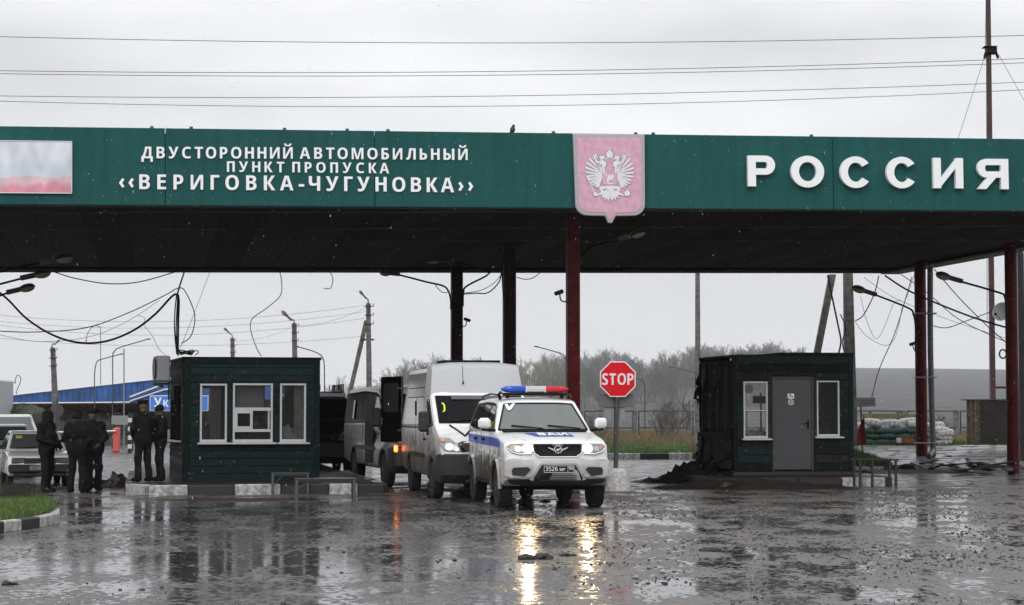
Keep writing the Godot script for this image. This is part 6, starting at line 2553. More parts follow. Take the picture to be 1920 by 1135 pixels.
# ---------------------------------------------------------------- sign, benches, yard things
func stop_sign() -> void:
	var o := thing("stop_sign", "red octagonal STOP sign on a grey post set in a concrete block", "road sign", G(1158, 921))
	var d := 43.6
	var s := 3900.0 / d
	var r := rng(71)
	var b := MB.new()
	b.lathe([Vector2(0.285, 0.0), Vector2(0.27, 0.2), Vector2(0.235, 0.40), Vector2(0.215, 0.455), Vector2(0.19, 0.475)], 22)
	var n := FastNoiseLite.new()
	n.seed = 3
	b.warp(func(v): return v * (1.0 + 0.035 * n.get_noise_3d(v.x * 500, v.y * 500, v.z * 500)))
	part("block", b, M.block_white, o, 50.0)
	var base: Vector3 = P(1154.5, 880, d) - o.position
	var top: Vector3 = P(1158, 690, d) - o.position
	b = MB.new()
	b.tube([Vector3(base.x, 0.40, -0.02), Vector3(top.x * 0.5 + base.x * 0.5 - 0.01, (base.y + top.y) / 2, -0.02), Vector3(top.x, top.y, -0.02)], 0.048, 12)
	part("post", b, M.lamp_grey, o, 50.0)
	var c: Vector3 = P(1158, 711.5, d) - o.position
	var oc := []
	for i in 8:
		var a := PI / 8 + TAU * i / 8
		oc.append(Vector2(c.x + cos(a) * 0.405, c.y + sin(a) * 0.405))
	b = MB.new()
	b.plate(oc, 0.035, 0.055, 0.004)
	var pl := part("octagon", b, M.sign_white, o)
	var ic := []
	for i in 8:
		var a := PI / 8 + TAU * i / 8
		ic.append(Vector2(c.x + cos(a) * 0.378, c.y + sin(a) * 0.378))
	b = MB.new()
	b.plate(ic, 0.055, 0.058)
	part("red_field", b, M.sign_red, pl)
	var w := []
	var tot := 0.0
	for ch in "STOP":
		var t := text(ch, 0.235, 0.004)
		t.font = thin_bold
		w.append(t)
		tot += t.get_aabb().size.x
	var gap := 0.028
	var ht := text("H", 0.235, 0.004)
	ht.font = thin_bold
	var hb := ht.get_aabb().position.y
	var k := (0.655 - gap * 3) / tot
	var x := c.x - 0.3275
	for t in w:
		var bb: AABB = t.get_aabb()
		var l := part("letter", t, M.sign_white, pl)
		l.transform = Transform3D(Basis().scaled(Vector3(k, 1, 1)), Vector3(x - bb.position.x * k, c.y - 0.1175 - bb.position.y * (0.235 / maxf(bb.size.y, 0.01)) * 0.0 - hb, 0.062))
		x += bb.size.x * k + gap
	for e in [[1124, 740, 1188, 762, -0.07], [1133, 763, 1172, 789, -0.09]]:
		var p0: Vector3 = P(e[0], e[3], d) - o.position
		var p1: Vector3 = P(e[2], e[1], d) - o.position
		b = MB.new()
		b.box(Vector3((p0.x + p1.x) / 2, (p0.y + p1.y) / 2, e[4]), Vector3(p1.x - p0.x, p1.y - p0.y, 0.012), 0.003)
		if e[1] == 740:
			b.box(Vector3((p0.x + p1.x) / 2, p0.y - 0.01, e[4]), Vector3(p1.x - p0.x, 0.02, 0.03))
			b.box(Vector3((p0.x + p1.x) / 2, p1.y, e[4]), Vector3(p1.x - p0.x, 0.02, 0.03))
		part("back_plate", b, M.galvanised if e[1] > 750 else M.plate_back, o)

var thin_bold: SystemFont

func bench(label: String, at: Vector3, yaw: float, w: float, h: float, dp: float) -> void:
	var o := thing("metal_table", label, "table", at, yaw)
	var b := MB.new()
	b.box(Vector3(0, h - 0.02, 0), Vector3(w, 0.025, dp), 0.006)
	part("top", b, M.wet_steel, o)
	for z in [-dp / 2 + 0.02, dp / 2 - 0.02]:
		b = MB.new()
		b.box(Vector3(0, h - 0.055, z), Vector3(w - 0.06, 0.04, 0.03), 0.004)
		part("rail", b, M.dark_steel, o)
		for x in [-w / 2 + 0.04, w / 2 - 0.04]:
			b = MB.new()
			b.box(Vector3(x, (h - 0.03) / 2, z), Vector3(0.05, h - 0.03, 0.04), 0.005, Basis(Vector3.BACK, 0.015 * signf(x)))
			part("leg", b, M.steel, o)
	b = MB.new()
	b.tube([Vector3(-w / 2 + 0.05, h * 0.45, dp / 2 - 0.03), Vector3(-w / 2 + 0.26, h - 0.05, dp / 2 - 0.03)], 0.014, 4)
	part("brace", b, M.steel, o)

func benches() -> void:
	bench("low dark metal table against the booth's kerb", G(544, 927) + Vector3(0, 0, 0), 0.10, 0.78, 0.44, 0.5)
	bench("low wet metal table standing in the brown mud before the kerb", G(609, 938), 0.14, 1.15, 0.42, 0.55)
	var o := thing("metal_trestle", "thin rusty metal trestle by the burnt booth's corner", "trestle", G(1646, 914), YAW)
	var b := MB.new()
	b.box(Vector3(0, 0.60, 0), Vector3(0.98, 0.04, 0.05), 0.006)
	part("top_rail", b, M.dark_steel, o)
	b = MB.new()
	b.box(Vector3(0, 0.60, -0.4), Vector3(0.98, 0.04, 0.05), 0.006)
	part("top_rail", b, M.dark_steel, o)
	for e in [[-0.40, 0.0], [-0.12, 0.0], [0.42, 0.0], [-0.40, -0.4], [0.42, -0.4]]:
		b = MB.new()
		b.box(Vector3(e[0], 0.3, e[1]), Vector3(0.055, 0.6, 0.045), 0.006)
		part("leg", b, M.dark_steel, o)
	for x in [-0.38, -0.14, 0.40]:
		b = MB.new()
		b.tube([Vector3(x, 0.40, 0.0), Vector3(x + (0.12 if x < -0.2 else -0.12), 0.58, 0.0)], 0.012, 4)
		part("brace", b, M.dark_steel, o)

func bag_mesh(sd: int, w: float, h: float, d: float) -> ArrayMesh:
	var n := FastNoiseLite.new()
	n.seed = sd
	n.frequency = 3.0
	var b := MB.new()
	var rings := []
	for j in range(1, 10):
		var t := PI * j / 10.0
		var ring := []
		for i in 16:
			var a := TAU * i / 16.0
			var v := Vector3(-cos(t), 0, 0)
			var k := pow(sin(t), 0.55)
			v = Vector3(-signf(cos(t)) * pow(absf(cos(t)), 0.8) * w / 2, signf(sin(a)) * pow(absf(sin(a)), 0.7) * h / 2 * k, signf(cos(a)) * pow(absf(cos(a)), 0.7) * d / 2 * k)
			v *= 1.0 + 0.16 * n.get_noise_3d(v.x, v.y, v.z) + 0.05 * n.get_noise_3d(v.x * 4.0, v.y * 4.0, v.z * 4.0)
			ring.append(v)
		rings.append(ring)
	b.loft(rings)
	return b.mesh(60.0)

func right_yard() -> void:
	# grassy bank and sloped slab paving
	var a := G(1612, 886)
	var fr := Transform3D(Basis(Vector3.UP, YAW), a)
	var b := MB.new()
	b.x = fr
	b.extrude([Vector2(-1.5, 0.0), Vector2(0.25, 0.11), Vector2(12.2, 0.46), Vector2(18, 0.50), Vector2(18, -0.1), Vector2(-1.5, -0.1)], [[0.0, 0.0], [16.0, 0.0]], func(p, x): return Vector3(x, p.y, -p.x))
	struct("bank", b, M.soil).set_meta("label", "low soil bank behind the paving on the booth's far side")
	var base := MB.new()
	base.x = fr
	base.extrude([Vector2(0.0, 0.10), Vector2(0.02, 0.13), Vector2(12.0, 0.47), Vector2(12.0, 0.30), Vector2(0.0, 0.0)], [[1.0, 0.0], [11.0, 0.0]], func(p, x): return Vector3(x, p.y, -p.x))
	var pv := struct("paving", base, M.mud)
	pv.set_meta("label", "sloping bank of small wet paving slabs between the red columns")
	var r := rng(81)
	var slabs := [M.paving, M.paving_dark, M.paving]
	for j in 20:
		for i in 17:
			if (i > 8 and j < 8 and r.randf() < 0.6) or r.randf() < 0.03:
				continue
			var z := 0.32 + j * 0.585
			var m := MB.new()
			m.x = fr
			m.box(Vector3(1.3 + i * 0.56 + (0.28 if j % 2 else 0.0), 0.155 + z * 0.0284 + r.randf_range(-0.014, 0.014), -z), Vector3(0.54, 0.05, 0.565), 0.012, Basis(Vector3.RIGHT, 0.028 + r.randf_range(-0.03, 0.03)) * Basis(Vector3.BACK, r.randf_range(-0.03, 0.03)) * Basis(Vector3.UP, r.randf_range(-0.05, 0.05)))
			part("paving_slab", m, slabs[r.randi() % 3], pv)
	# kerb along its foot
	var kb := MB.new()
	kb.x = fr
	kb.box(Vector3(6.0, 0.03, 0.2), Vector3(13.0, 0.06, 0.3))
	var ks := struct("yard_kerb", kb, M.mud)
	ks.set_meta("label", "broken black and white kerb at the foot of the slab paving")
	kerb_row(ks, fr * Vector3(-0.3, 0, 0.14), fr * Vector3(11.8, 0, 0.14), [0, 0.075, 0.15, 0.235, 0.31, 0.40, 0.48, 0.56, 0.64, 0.72, 0.80, 0.9, 1.0], true, 0.15, 14)
	# broken slabs, planks and the pit frame lying about
	var groups := []
	var sm: Array = []
	for k in 4:
		var m := MB.new()
		var pl := []
		for i in 5 + k % 3:
			var an := TAU * i / (5 + k % 3)
			pl.append(Vector2(cos(an), sin(an)) * r.randf_range(0.16, 0.30))
		m.plate(pl, -0.03, 0.03, 0.006)
		sm.append(m.mesh())
	var spots := []
	for k in 34:
		var px := r.randf_range(1690, 1912)
		var py := r.randf_range(856, 880)
		var h := 0.16 + maxf(0.0, (880 - py)) * 0.004
		var g := G(px, py, h)
		var sl := thing("broken_slab", "jagged broken slab tumbled around the red columns' feet", "slab", g, r.randf() * TAU, "broken slabs at the columns")
		var sp := part("slab", sm[k % 4], [M.paving, M.paving_dark, M.mud][k % 3], sl)
		sp.rotation = Vector3(-PI / 2 + r.randf_range(-0.45, 0.45), 0, r.randf_range(-0.4, 0.4))
	for e in [[1760, 858, 1.5, 0.5], [1800, 872, 1.1, -0.3], [1838, 880, 1.3, 0.25], [1742, 868, 0.9, 0.9], [1872, 872, 1.6, 0.7]]:
		var g := G(e[0], e[1], 0.26)
		var pk := thing("plank", "splintered dark plank lying on the broken paving", "plank", g, e[3], "planks on the broken paving")
		var m := MB.new()
		m.box(Vector3(0, 0.02, 0), Vector3(e[2], 0.04, 0.14), 0.006, Basis(Vector3.BACK, 0.08))
		part("board", m, M.charred_grey, pk)
	var pit := thing("concrete_pit", "rectangular concrete pit frame half dug out beside the right column", "pit", G(1842, 866, 0.16), YAW - 0.25)
	for e in [[0, 0.0, 1.9, 0.13], [0, -1.5, 1.9, 0.13], [0, -3.0, 1.9, 0.13]]:
		var m := MB.new()
		m.box(Vector3(e[0], 0.10, e[1]), Vector3(e[2], 0.14, e[3]), 0.012)
		part("cross_beam", m, M.paving, pit)
	for x in [-0.95, 0.95]:
		var m := MB.new()
		m.box(Vector3(x, 0.08, -1.5), Vector3(0.14, 0.2, 3.3), 0.012)
		part("side_beam", m, M.mud, pit)
	var m0 := MB.new()
	m0.box(Vector3(0, 0.015, -1.5), Vector3(1.75, 0.02, 2.9))
	part("pit_floor", m0, M.black_rubber, pit)
	# sandbag post
	var wb := [bag_mesh(1, 0.72, 0.30, 0.42), bag_mesh(2, 0.72, 0.30, 0.42), bag_mesh(3, 0.72, 0.30, 0.42)]
	var gb := [bag_mesh(4, 0.66, 0.24, 0.40), bag_mesh(5, 0.66, 0.24, 0.40)]
	var dd := 70.0
	var k := 0
	for e in [[1634, 793, 0.0], [1668, 795, 0.1], [1702, 792, -0.1], [1722, 797, 0.1], [1652, 801, 0.0], [1688, 802, 0.05], [1616, 800, 0.3]]:
		tag(part("sandbag", wb[k % 3], M.sack_white), "white sandbag on top of the green sandbag wall", "sandbag", "white sandbags topping the green wall")
		place(P(e[0], e[1], dd + 0.1 * (k % 3)), e[2], k)
		k += 1
	for e in [[1752, 800], [1762, 808], [1750, 815], [1766, 820], [1752, 829], [1766, 831], [1744, 806], [1770, 813]]:
		tag(part("sandbag", wb[k % 3], M.sack_white), "white sandbag in the heap beside the grey downpipe", "sandbag", "white sandbags heaped by the downpipe")
		place(P(e[0], e[1], dd + 0.2 * (k % 2)), 0.4, k)
		k += 1
	for j in 3:
		for i in 4:
			tag(part("sandbag", gb[(i + j) % 2], M.sack_green), "green sandbag in the wall under the white bags", "sandbag", "green sandbags of the wall")
			place(P(1624 + i * 29.5 + (10 if j % 2 else 0), 829 - j * 10.5, dd), 0.0, i)
	var bx := thing("ammunition_crate", "orange crate set into the green sandbag wall", "crate", P(1701, 831, dd - 0.35))
	var m := MB.new()
	m.box(Vector3(0, 0.1, 0), Vector3(0.40, 0.22, 0.2), 0.01)
	part("box", m, mat("crate_orange", 0.30, 0.09, 0.025, 0.7, "wear", 1.0), bx)
	m = MB.new()
	m.box(Vector3(0, 0.205, 0.0), Vector3(0.42, 0.02, 0.22), 0.005)
	part("lid", m, M.wood, bx)
	bx = thing("white_box", "small white box beside the orange crate", "box", P(1686, 831, dd - 0.35))
	m = MB.new()
	m.box(Vector3(0, 0.08, 0), Vector3(0.15, 0.16, 0.15), 0.01)
	part("box", m, M.white_paint, bx)
	# pale plank rail behind the bags
	var rl := thing("plank_fence", "yellowish plank rail behind the sandbags", "fence", Vector3.ZERO)
	for e in [[1616, 776, 1684, 776, 73.0], [1684, 777, 1728, 777, 73.0], [1616, 787, 1684, 788, 73.0], [1684, 789, 1728, 789, 73.0]]:
		m = MB.new()
		var p := P(e[0], e[1], e[4])
		var q := P(e[2], e[3], e[4])
		m.box((p + q) / 2 - Vector3(0, 0.08, 0), Vector3(q.x - p.x - 0.02, 0.17, 0.04), 0.006)
		part("plank", m, M.plank_khaki, rl)
	for px in [1632, 1684, 1726]:
		m = MB.new()
		m.box((P(px, 774, 73.1) + P(px, 830, 73.1)) / 2, Vector3(0.09, 1.1, 0.08), 0.006)
		part("post", m, M.wood, rl)
	# plywood shelter
	var sh := thing("plywood_screen", "rough brown board shelter with a dark front", "shelter", P(1839, 833, 66.0), 0.0)
	for i in 3:
		m = MB.new()
		m.box(Vector3(-0.065 - i * 0.135, 0.70 + 0.01 * (i % 2), -0.03 - i * 0.05), Vector3(0.135, 1.40, 0.03), 0.006, Basis(Vector3.UP, -0.36))
		part("side_board", m, M.plywood, sh)
	m = MB.new()
	m.box(Vector3(0.70, 0.70, -0.10), Vector3(1.40, 1.38, 0.05), 0.008, Basis(Vector3.UP, 0.12))
	part("front_panel", m, M.plywood_dark, sh)
	m = MB.new()
	m.box(Vector3(0.45, 1.41, -0.25), Vector3(1.9, 0.03, 0.5), 0.006, Basis(Vector3.BACK, 0.01))
	part("cap_board", m, M.wood, sh)
	# small board on a thin post with a red cloth
	var fl := thing("board_on_post", "pale board on a thin post beside the burnt booth", "sign", G(1618, 868, 0.12))
	m = MB.new()
	m.tube([Vector3.ZERO, P(1614, 752, 55.0) - fl.position], 0.022, 6)
	part("post", m, M.steel, fl)
	m = MB.new()
	m.box(P(1622, 754.5, 55.0) - fl.position + Vector3(0, 0, 0.03), Vector3(0.55, 0.24, 0.02), 0.004, Basis(Vector3.BACK, 0.03))
	var bp := part("board", m, M.galvanised, fl)
	for e in [0.03, -0.04]:
		m = MB.new()
		m.box(P(1622, 754.5, 55.0) - fl.position + Vector3(0.04, e, 0.043), Vector3(0.36, 0.018, 0.004), 0.0, Basis(Vector3.BACK, 0.03))
		part("print_line", m, M.steel, bp)
	var rf := thing("red_cloth", "faded red triangular cloth hanging from the thin post", "flag", P(1618, 810, 55.0))
	m = MB.new()
	var rows := []
	for j in 7:
		var t := j / 6.0
		var row := []
		for i in 6:
			var u := i / 5.0
			var w := lerpf(0.03, 0.20, sin(t * PI * 0.62))
			row.append(Vector3(0.05 - u * w * 1.2 + t * 0.02, 0.42 - t * 0.74 - u * 0.05, 0.04 * sin(u * 7.0 + t * 2.0)))
		rows.append(row)
	part("cloth", patch(rows, Vector3(0, 0, 1)), mat("cloth_red", 0.17, 0.022, 0.018, 0.9), rf, 60.0)
	# downpipe against the far right column
	var dp := thing("downpipe", "grey drainpipe strapped to a red column", "drainpipe", Vector3.ZERO)
	m = MB.new()
	m.tube(smoothpath([P(1744.5, 500, 60.9), P(1745, 660, 60.9), P(1750, 840, 60.9), P(1749, 846, 60.7), P(1742, 856, 60.2)], 4), 0.085, 10)
	part("pipe", m, M.pipe_grey, dp, 50.0)
	for y in [588, 708, 831]:
		m = MB.new()
		m.box(P(1735, y, 60.9), Vector3(0.62, 0.035, 0.40), 0.006)
		part("strap", m, M.galvanised, dp)
	# satellite dish behind the right column
	var ds := thing("satellite_dish", "white satellite dish peeking from behind the right red column", "satellite dish", P(1879, 585, 58.0), -0.6)
	ds.scale = Vector3.ONE * 0.8
	m = MB.new()
	m.x = Transform3D(Basis(Vector3.RIGHT, PI / 2 - 0.3), Vector3.ZERO)
	m.lathe([Vector2(0.02, -0.08), Vector2(0.16, -0.06), Vector2(0.27, -0.02), Vector2(0.34, 0.03), Vector2(0.345, 0.035), Vector2(0.33, 0.03), Vector2(0.2, -0.035), Vector2(0.02, -0.06)], 22)
	part("reflector_dish", m, M.white_paint, ds, 40.0)
	m = MB.new()
	m.tube([Vector3(0, -0.3, 0.0), Vector3(-0.1, -0.1, 0.32)], 0.012, 5)
	m.blob(Vector3(-0.1, -0.09, 0.33), Vector3(0.05, 0.05, 0.07), 8, 6)
	part("feed_horn", m, M.cable, ds)
	var dc := thing("steel_frame_post", "dark steel post at the edge of the right red column", "post", G(1919, 880))
	m = MB.new()
	m.box(Vector3(0, 3.1, 0), Vector3(0.16, 6.2, 0.16), 0.01)
	part("post", m, M.dark_steel, dc)

func place(at: Vector3, yaw: float, k: int) -> void:
	var o: Node3D = get_child(get_child_count() - 1)
	o.position = at
	o.rotation = Vector3(0, yaw, 0.06 * ((k * 7) % 5 - 2))

# ---------------------------------------------------------------- lamps and cables on the canopy
func arm_lamp(label: String, pts: Array, d: float, hx: Array, r := 0.03) -> void:
	var w := []
	for q in pts:
		w.append(P(q[0], q[1], d))
	var o := thing("canopy_lamp", label, "lamp", w[0])
	var path := []
	for q in w:
		path.append(q - o.position)
	var b := MB.new()
	b.tube(smoothpath(path, 4), r, 6)
	part("arm", b, M.cable, o)
	var h: Vector3 = P(hx[0], hx[1], d) - o.position
	cobra(o, path[-1], h - path[-1], (h - path[-1]).length())

func cctv(label: String, px: float, py: float, d: float, sx: float) -> void:
	var o := thing("security_camera", label, "security camera", P(px, py, d))
	var b := MB.new()
	b.box(Vector3(0, 0, 0.05), Vector3(0.20, 0.09, 0.10), 0.015, Basis(Vector3.BACK, 0.35 * sx) * Basis(Vector3.UP, 0.4))
	part("camera_body", b, M.cable, o)
	b = MB.new()
	b.tube(smoothpath([Vector3(0.02 * sx, -0.04, 0), Vector3(0.04 * sx, -0.16, 0), Vector3(0.12 * sx, -0.20, 0), Vector3(0.22 * sx, -0.18, 0)], 4), 0.016, 5)
	part("bracket", b, M.cable, o)

func cable(label: String, pts: Array, d: float, r: float, grey := false, d1 := -1.0) -> void:
	var w := []
	for i in pts.size():
		w.append(P(pts[i][0], pts[i][1], lerpf(d, d1 if d1 > 0.0 else d, float(i) / (pts.size() - 1))))
	var o := part("hanging_cable", wire(smoothpath(w, 6), r, 5), M.thin_wire if grey else M.cable)
	tag(o, label, "cable")

func canopy_lamps_and_cables() -> void:
	arm_lamp("big tilted lamp tucked under the soffit at the flag end", [[-60, 530], [-20, 515], [30, 503], [75, 493]], 50.0, [138, 482])
	arm_lamp("lamp hanging at the soffit edge, middle of the flag end three", [[-60, 548], [-20, 538], [38, 523]], 54.0, [96, 511])
	arm_lamp("lowest lamp on a long arm against the sky at the flag end", [[-60, 575], [-20, 562], [12, 550]], 56.0, [66, 537])
	arm_lamp("lamp on a curved arm left of the rearmost middle column", [[845, 580], [845, 562], [840, 545], [830, 536], [800, 529], [750, 516]], 60.8, [711, 512])
	arm_lamp("dark lamp under the soffit above the rear columns", [[868, 575], [869, 548], [876, 536], [918, 512], [885, 500], [850, 488]], 59.5, [796, 488])
	arm_lamp("dim lamp under the soffit beside the pink crest", [[944, 560], [942, 500], [952, 450], [966, 438]], 53.4, [905, 436], 0.022)
	arm_lamp("pale lamp under the soffit just past the pink crest", [[1090, 480], [1110, 462], [1160, 450]], 46.2, [1211, 435], 0.022)
	arm_lamp("street lamp on a curved arm of the column with the drainpipe", [[1717, 660], [1717, 612], [1713, 590], [1704, 578], [1644, 554]], 60.4, [1597, 539])
	arm_lamp("street lamp on a curved arm of the rightmost red column", [[1888, 605], [1887, 575], [1884, 556], [1874, 549], [1805, 529]], 54.5, [1754, 514])
	cctv("small camera on the column below the pink crest", 1048, 549, 45.8, 1.0)
	cctv("small camera on the rearmost middle column", 876, 600, 61.4, -1.0)
	cctv("small round camera on the column with the drainpipe", 1711, 645, 61.0, 1.0)
	for e in [[941, 520, 957, "conduit stub beside the middle column's head"], [969, 520, 557, "conduit stub"]]:
		pass
	cable("thick black cable sagging from the flag end to the booth roof", [[-40, 520], [10, 558], [50, 598], [100, 629], [150, 643], [200, 640], [250, 620], [290, 590], [318, 560], [330, 552], [335, 562], [334, 600], [333, 665]], 50.0, 0.026, false, 44.5)
	cable("straight black cable from the soffit to the cable bundle", [[346, 508], [338, 532], [331, 556]], 52.0, 0.020, false, 45.0)
	cable("second black cable dropping to the booth roof", [[331, 553], [328, 580], [327, 620], [331, 664]], 45.0, 0.014)
	cable("third black cable dropping to the booth roof", [[333, 553], [331, 590], [330, 630], [334, 668]], 44.8, 0.014)
	cable("thin cable slung below the soffit near the flag end lamps", [[101, 510], [140, 522], [200, 532], [260, 529], [332, 509]], 60.0, 0.016)
	cable("thin cable rising left to right above the thick one", [[-20, 620], [60, 623], [160, 615], [240, 587], [305, 556], [336, 540], [350, 552], [365, 592], [358, 630], [340, 644]], 52.0, 0.013)
	cable("hair thin wire looping below the rising cable", [[-10, 626], [60, 640], [130, 638], [190, 625], [250, 596], [300, 562]], 52.0, 0.006, true)
	cable("broken hair thin wire near the air conditioner", [[255, 592], [270, 596], [271, 612], [284, 628], [298, 655], [312, 668]], 52.0, 0.006, true)
	cable("straight thin wire slanting to the booth roof", [[394, 508], [365, 585], [338, 652]], 58.0, 0.006, true, 46.0)
	cable("long wavy wire hanging behind the booth roof", [[524, 508], [528, 530], [525, 555], [500, 578], [473, 598], [470, 620], [482, 655], [490, 668]], 62.0, 0.013)
	cable("short hooked wire end under the soffit", [[618, 510], [624, 522], [620, 540], [607, 541]], 62.0, 0.012)
	cable("cluster wire looping between the two rear columns, lower strand", [[868, 552], [890, 550], [915, 549], [935, 530], [940, 512]], 60.0, 0.018)
	cable("cluster wire looping between the two rear columns, upper strand", [[868, 550], [900, 545], [925, 532], [941, 514]], 60.0, 0.010)
	cable("wire sagging right of the middle column's head", [[969, 520], [985, 524], [1000, 521], [1012, 512]], 58.0, 0.012)
	cable("short wire under the lamp left of the rearmost column", [[815, 530], [820, 540], [832, 549], [843, 546]], 60.6, 0.012)
	cable("thick cable running down right past the drainpipe column", [[1660, 517], [1700, 543], [1760, 570], [1830, 597], [1890, 615]], 64.0, 0.028, false, 57.0)
	cable("thin wire crossing behind the drainpipe column downwards", [[1752, 505], [1800, 560], [1850, 610], [1890, 645]], 64.0, 0.016)
	cable("thin wire from drainpipe to the right column's foot", [[1690, 515], [1740, 550], [1800, 600], [1888, 642]], 66.0, 0.014)
	cable("drooping wire between the drainpipe and the satellite dish", [[1745, 610], [1775, 615], [1810, 603], [1850, 588], [1880, 577]], 62.0, 0.014)
	cable("dark wire curving off the thick concrete pole", [[1648, 517], [1640, 550], [1620, 590], [1604, 602]], 66.0, 0.018)
	cable("long straight guy wire slanting to the pale board", [[1710, 520], [1680, 620], [1650, 690], [1635, 745]], 64.0, 0.014, false, 58.0)
	cable("loose loop of thin wire right of the thick pole, outer", [[1604, 604], [1625, 630], [1660, 648], [1680, 630], [1692, 575]], 66.0, 0.008, true)
	cable("loose loop of thin wire right of the thick pole, inner", [[1614, 555], [1625, 600], [1643, 636], [1660, 610], [1676, 570], [1690, 563]], 66.0, 0.008, true)
	cable("thin faint wire from the soffit corner to the right column", [[1620, 520], [1680, 560], [1780, 600], [1888, 635]], 68.0, 0.008, true)
	var bd := thing("bird", "small dark bird perched on top of the fascia", "bird", P(961, 250.0, 43.1), 0.6)
	var b := MB.new()
	b.blob(Vector3(0, 0.075, 0), Vector3(0.05, 0.075, 0.065), 10, 8, 0.0, null, Basis(Vector3.RIGHT, 0.4))
	b.blob(Vector3(0, 0.15, 0.035), Vector3(0.032, 0.032, 0.036), 8, 6)
	b.box(Vector3(0, 0.03, -0.09), Vector3(0.035, 0.012, 0.12), 0.004, Basis(Vector3.RIGHT, -0.5))
	b.tube([Vector3(0, 0.148, 0.065), Vector3(0, 0.142, 0.09)], [0.009, 0.002], 5)
	b.tube([Vector3(0.015, 0.03, 0), Vector3(0.015, -0.01, 0.01)], 0.005, 4)
	b.tube([Vector3(-0.015, 0.03, 0), Vector3(-0.015, -0.01, 0.01)], 0.005, 4)
	part("body", b, M.bird_grey, bd, 50.0)
	# coil of spare cable on the booth roof
	var co := thing("cable_coil", "loose coil of cable lying on the booth roof", "cable coil", P(343, 668, 44.6))
	b = MB.new()
	for k in 4:
		var ring := []
		for i in 15:
			var a := TAU * i / 14.0
			ring.append(Vector3(0.06 + cos(a) * (0.14 + 0.01 * k), 0.05 + 0.02 * k + sin(a * 2.0 + k) * 0.02, sin(a) * 0.12))
		b.tube(ring, 0.012, 4, false)
	b.tube(smoothpath([Vector3(0.18, 0.04, 0), Vector3(0.28, 0.12, 0), Vector3(0.33, 0.08, 0), Vector3(0.26, 0.02, 0)], 4), 0.01, 4)
	part("coil", b, M.cable, co)

# ---------------------------------------------------------------- grass, mud, falling sleet
func blade_mesh(h: float, w: float, n: int, sd: int) -> ArrayMesh:
	var r := rng(sd)
	var b := MB.new()
	for k in n:
		var a := r.randf() * TAU
		var p := Vector3(r.randf_range(-0.05, 0.05), 0, r.randf_range(-0.05, 0.05))
		var s := Vector3(cos(a), 0, sin(a)) * w
		var lean := Vector3(r.randf_range(-0.4, 0.4), 1.0, r.randf_range(-0.4, 0.4)) * h * r.randf_range(0.6, 1.1)
		var mid := p + lean * 0.55
		var tip := p + lean + Vector3(lean.x, 0, lean.z) * 0.5
		b.tri(p - s, p + s, mid + s * 0.7)
		b.tri(p - s, mid + s * 0.7, mid - s * 0.7)
		b.tri(mid - s * 0.7, mid + s * 0.7, tip)
	return b.mesh()

func scatter(called: String, label: String, mesh: Mesh, m: StandardMaterial3D, spots: Array, cols: Array) -> void:
	m.vertex_color_use_as_albedo = true
	var mm := MultiMesh.new()
	mm.transform_format = MultiMesh.TRANSFORM_3D
	mm.use_colors = true
	mm.mesh = mesh
	mm.instance_count = spots.size()
	for i in spots.size():
		mm.set_instance_transform(i, spots[i])
		mm.set_instance_color(i, cols[i])
	var o := MultiMeshInstance3D.new()
	o.multimesh = mm
	o.material_override = m
	o.name = numbered(called)
	o.set_meta("kind", "stuff")
	o.set_meta("label", label)
	add_child(o)

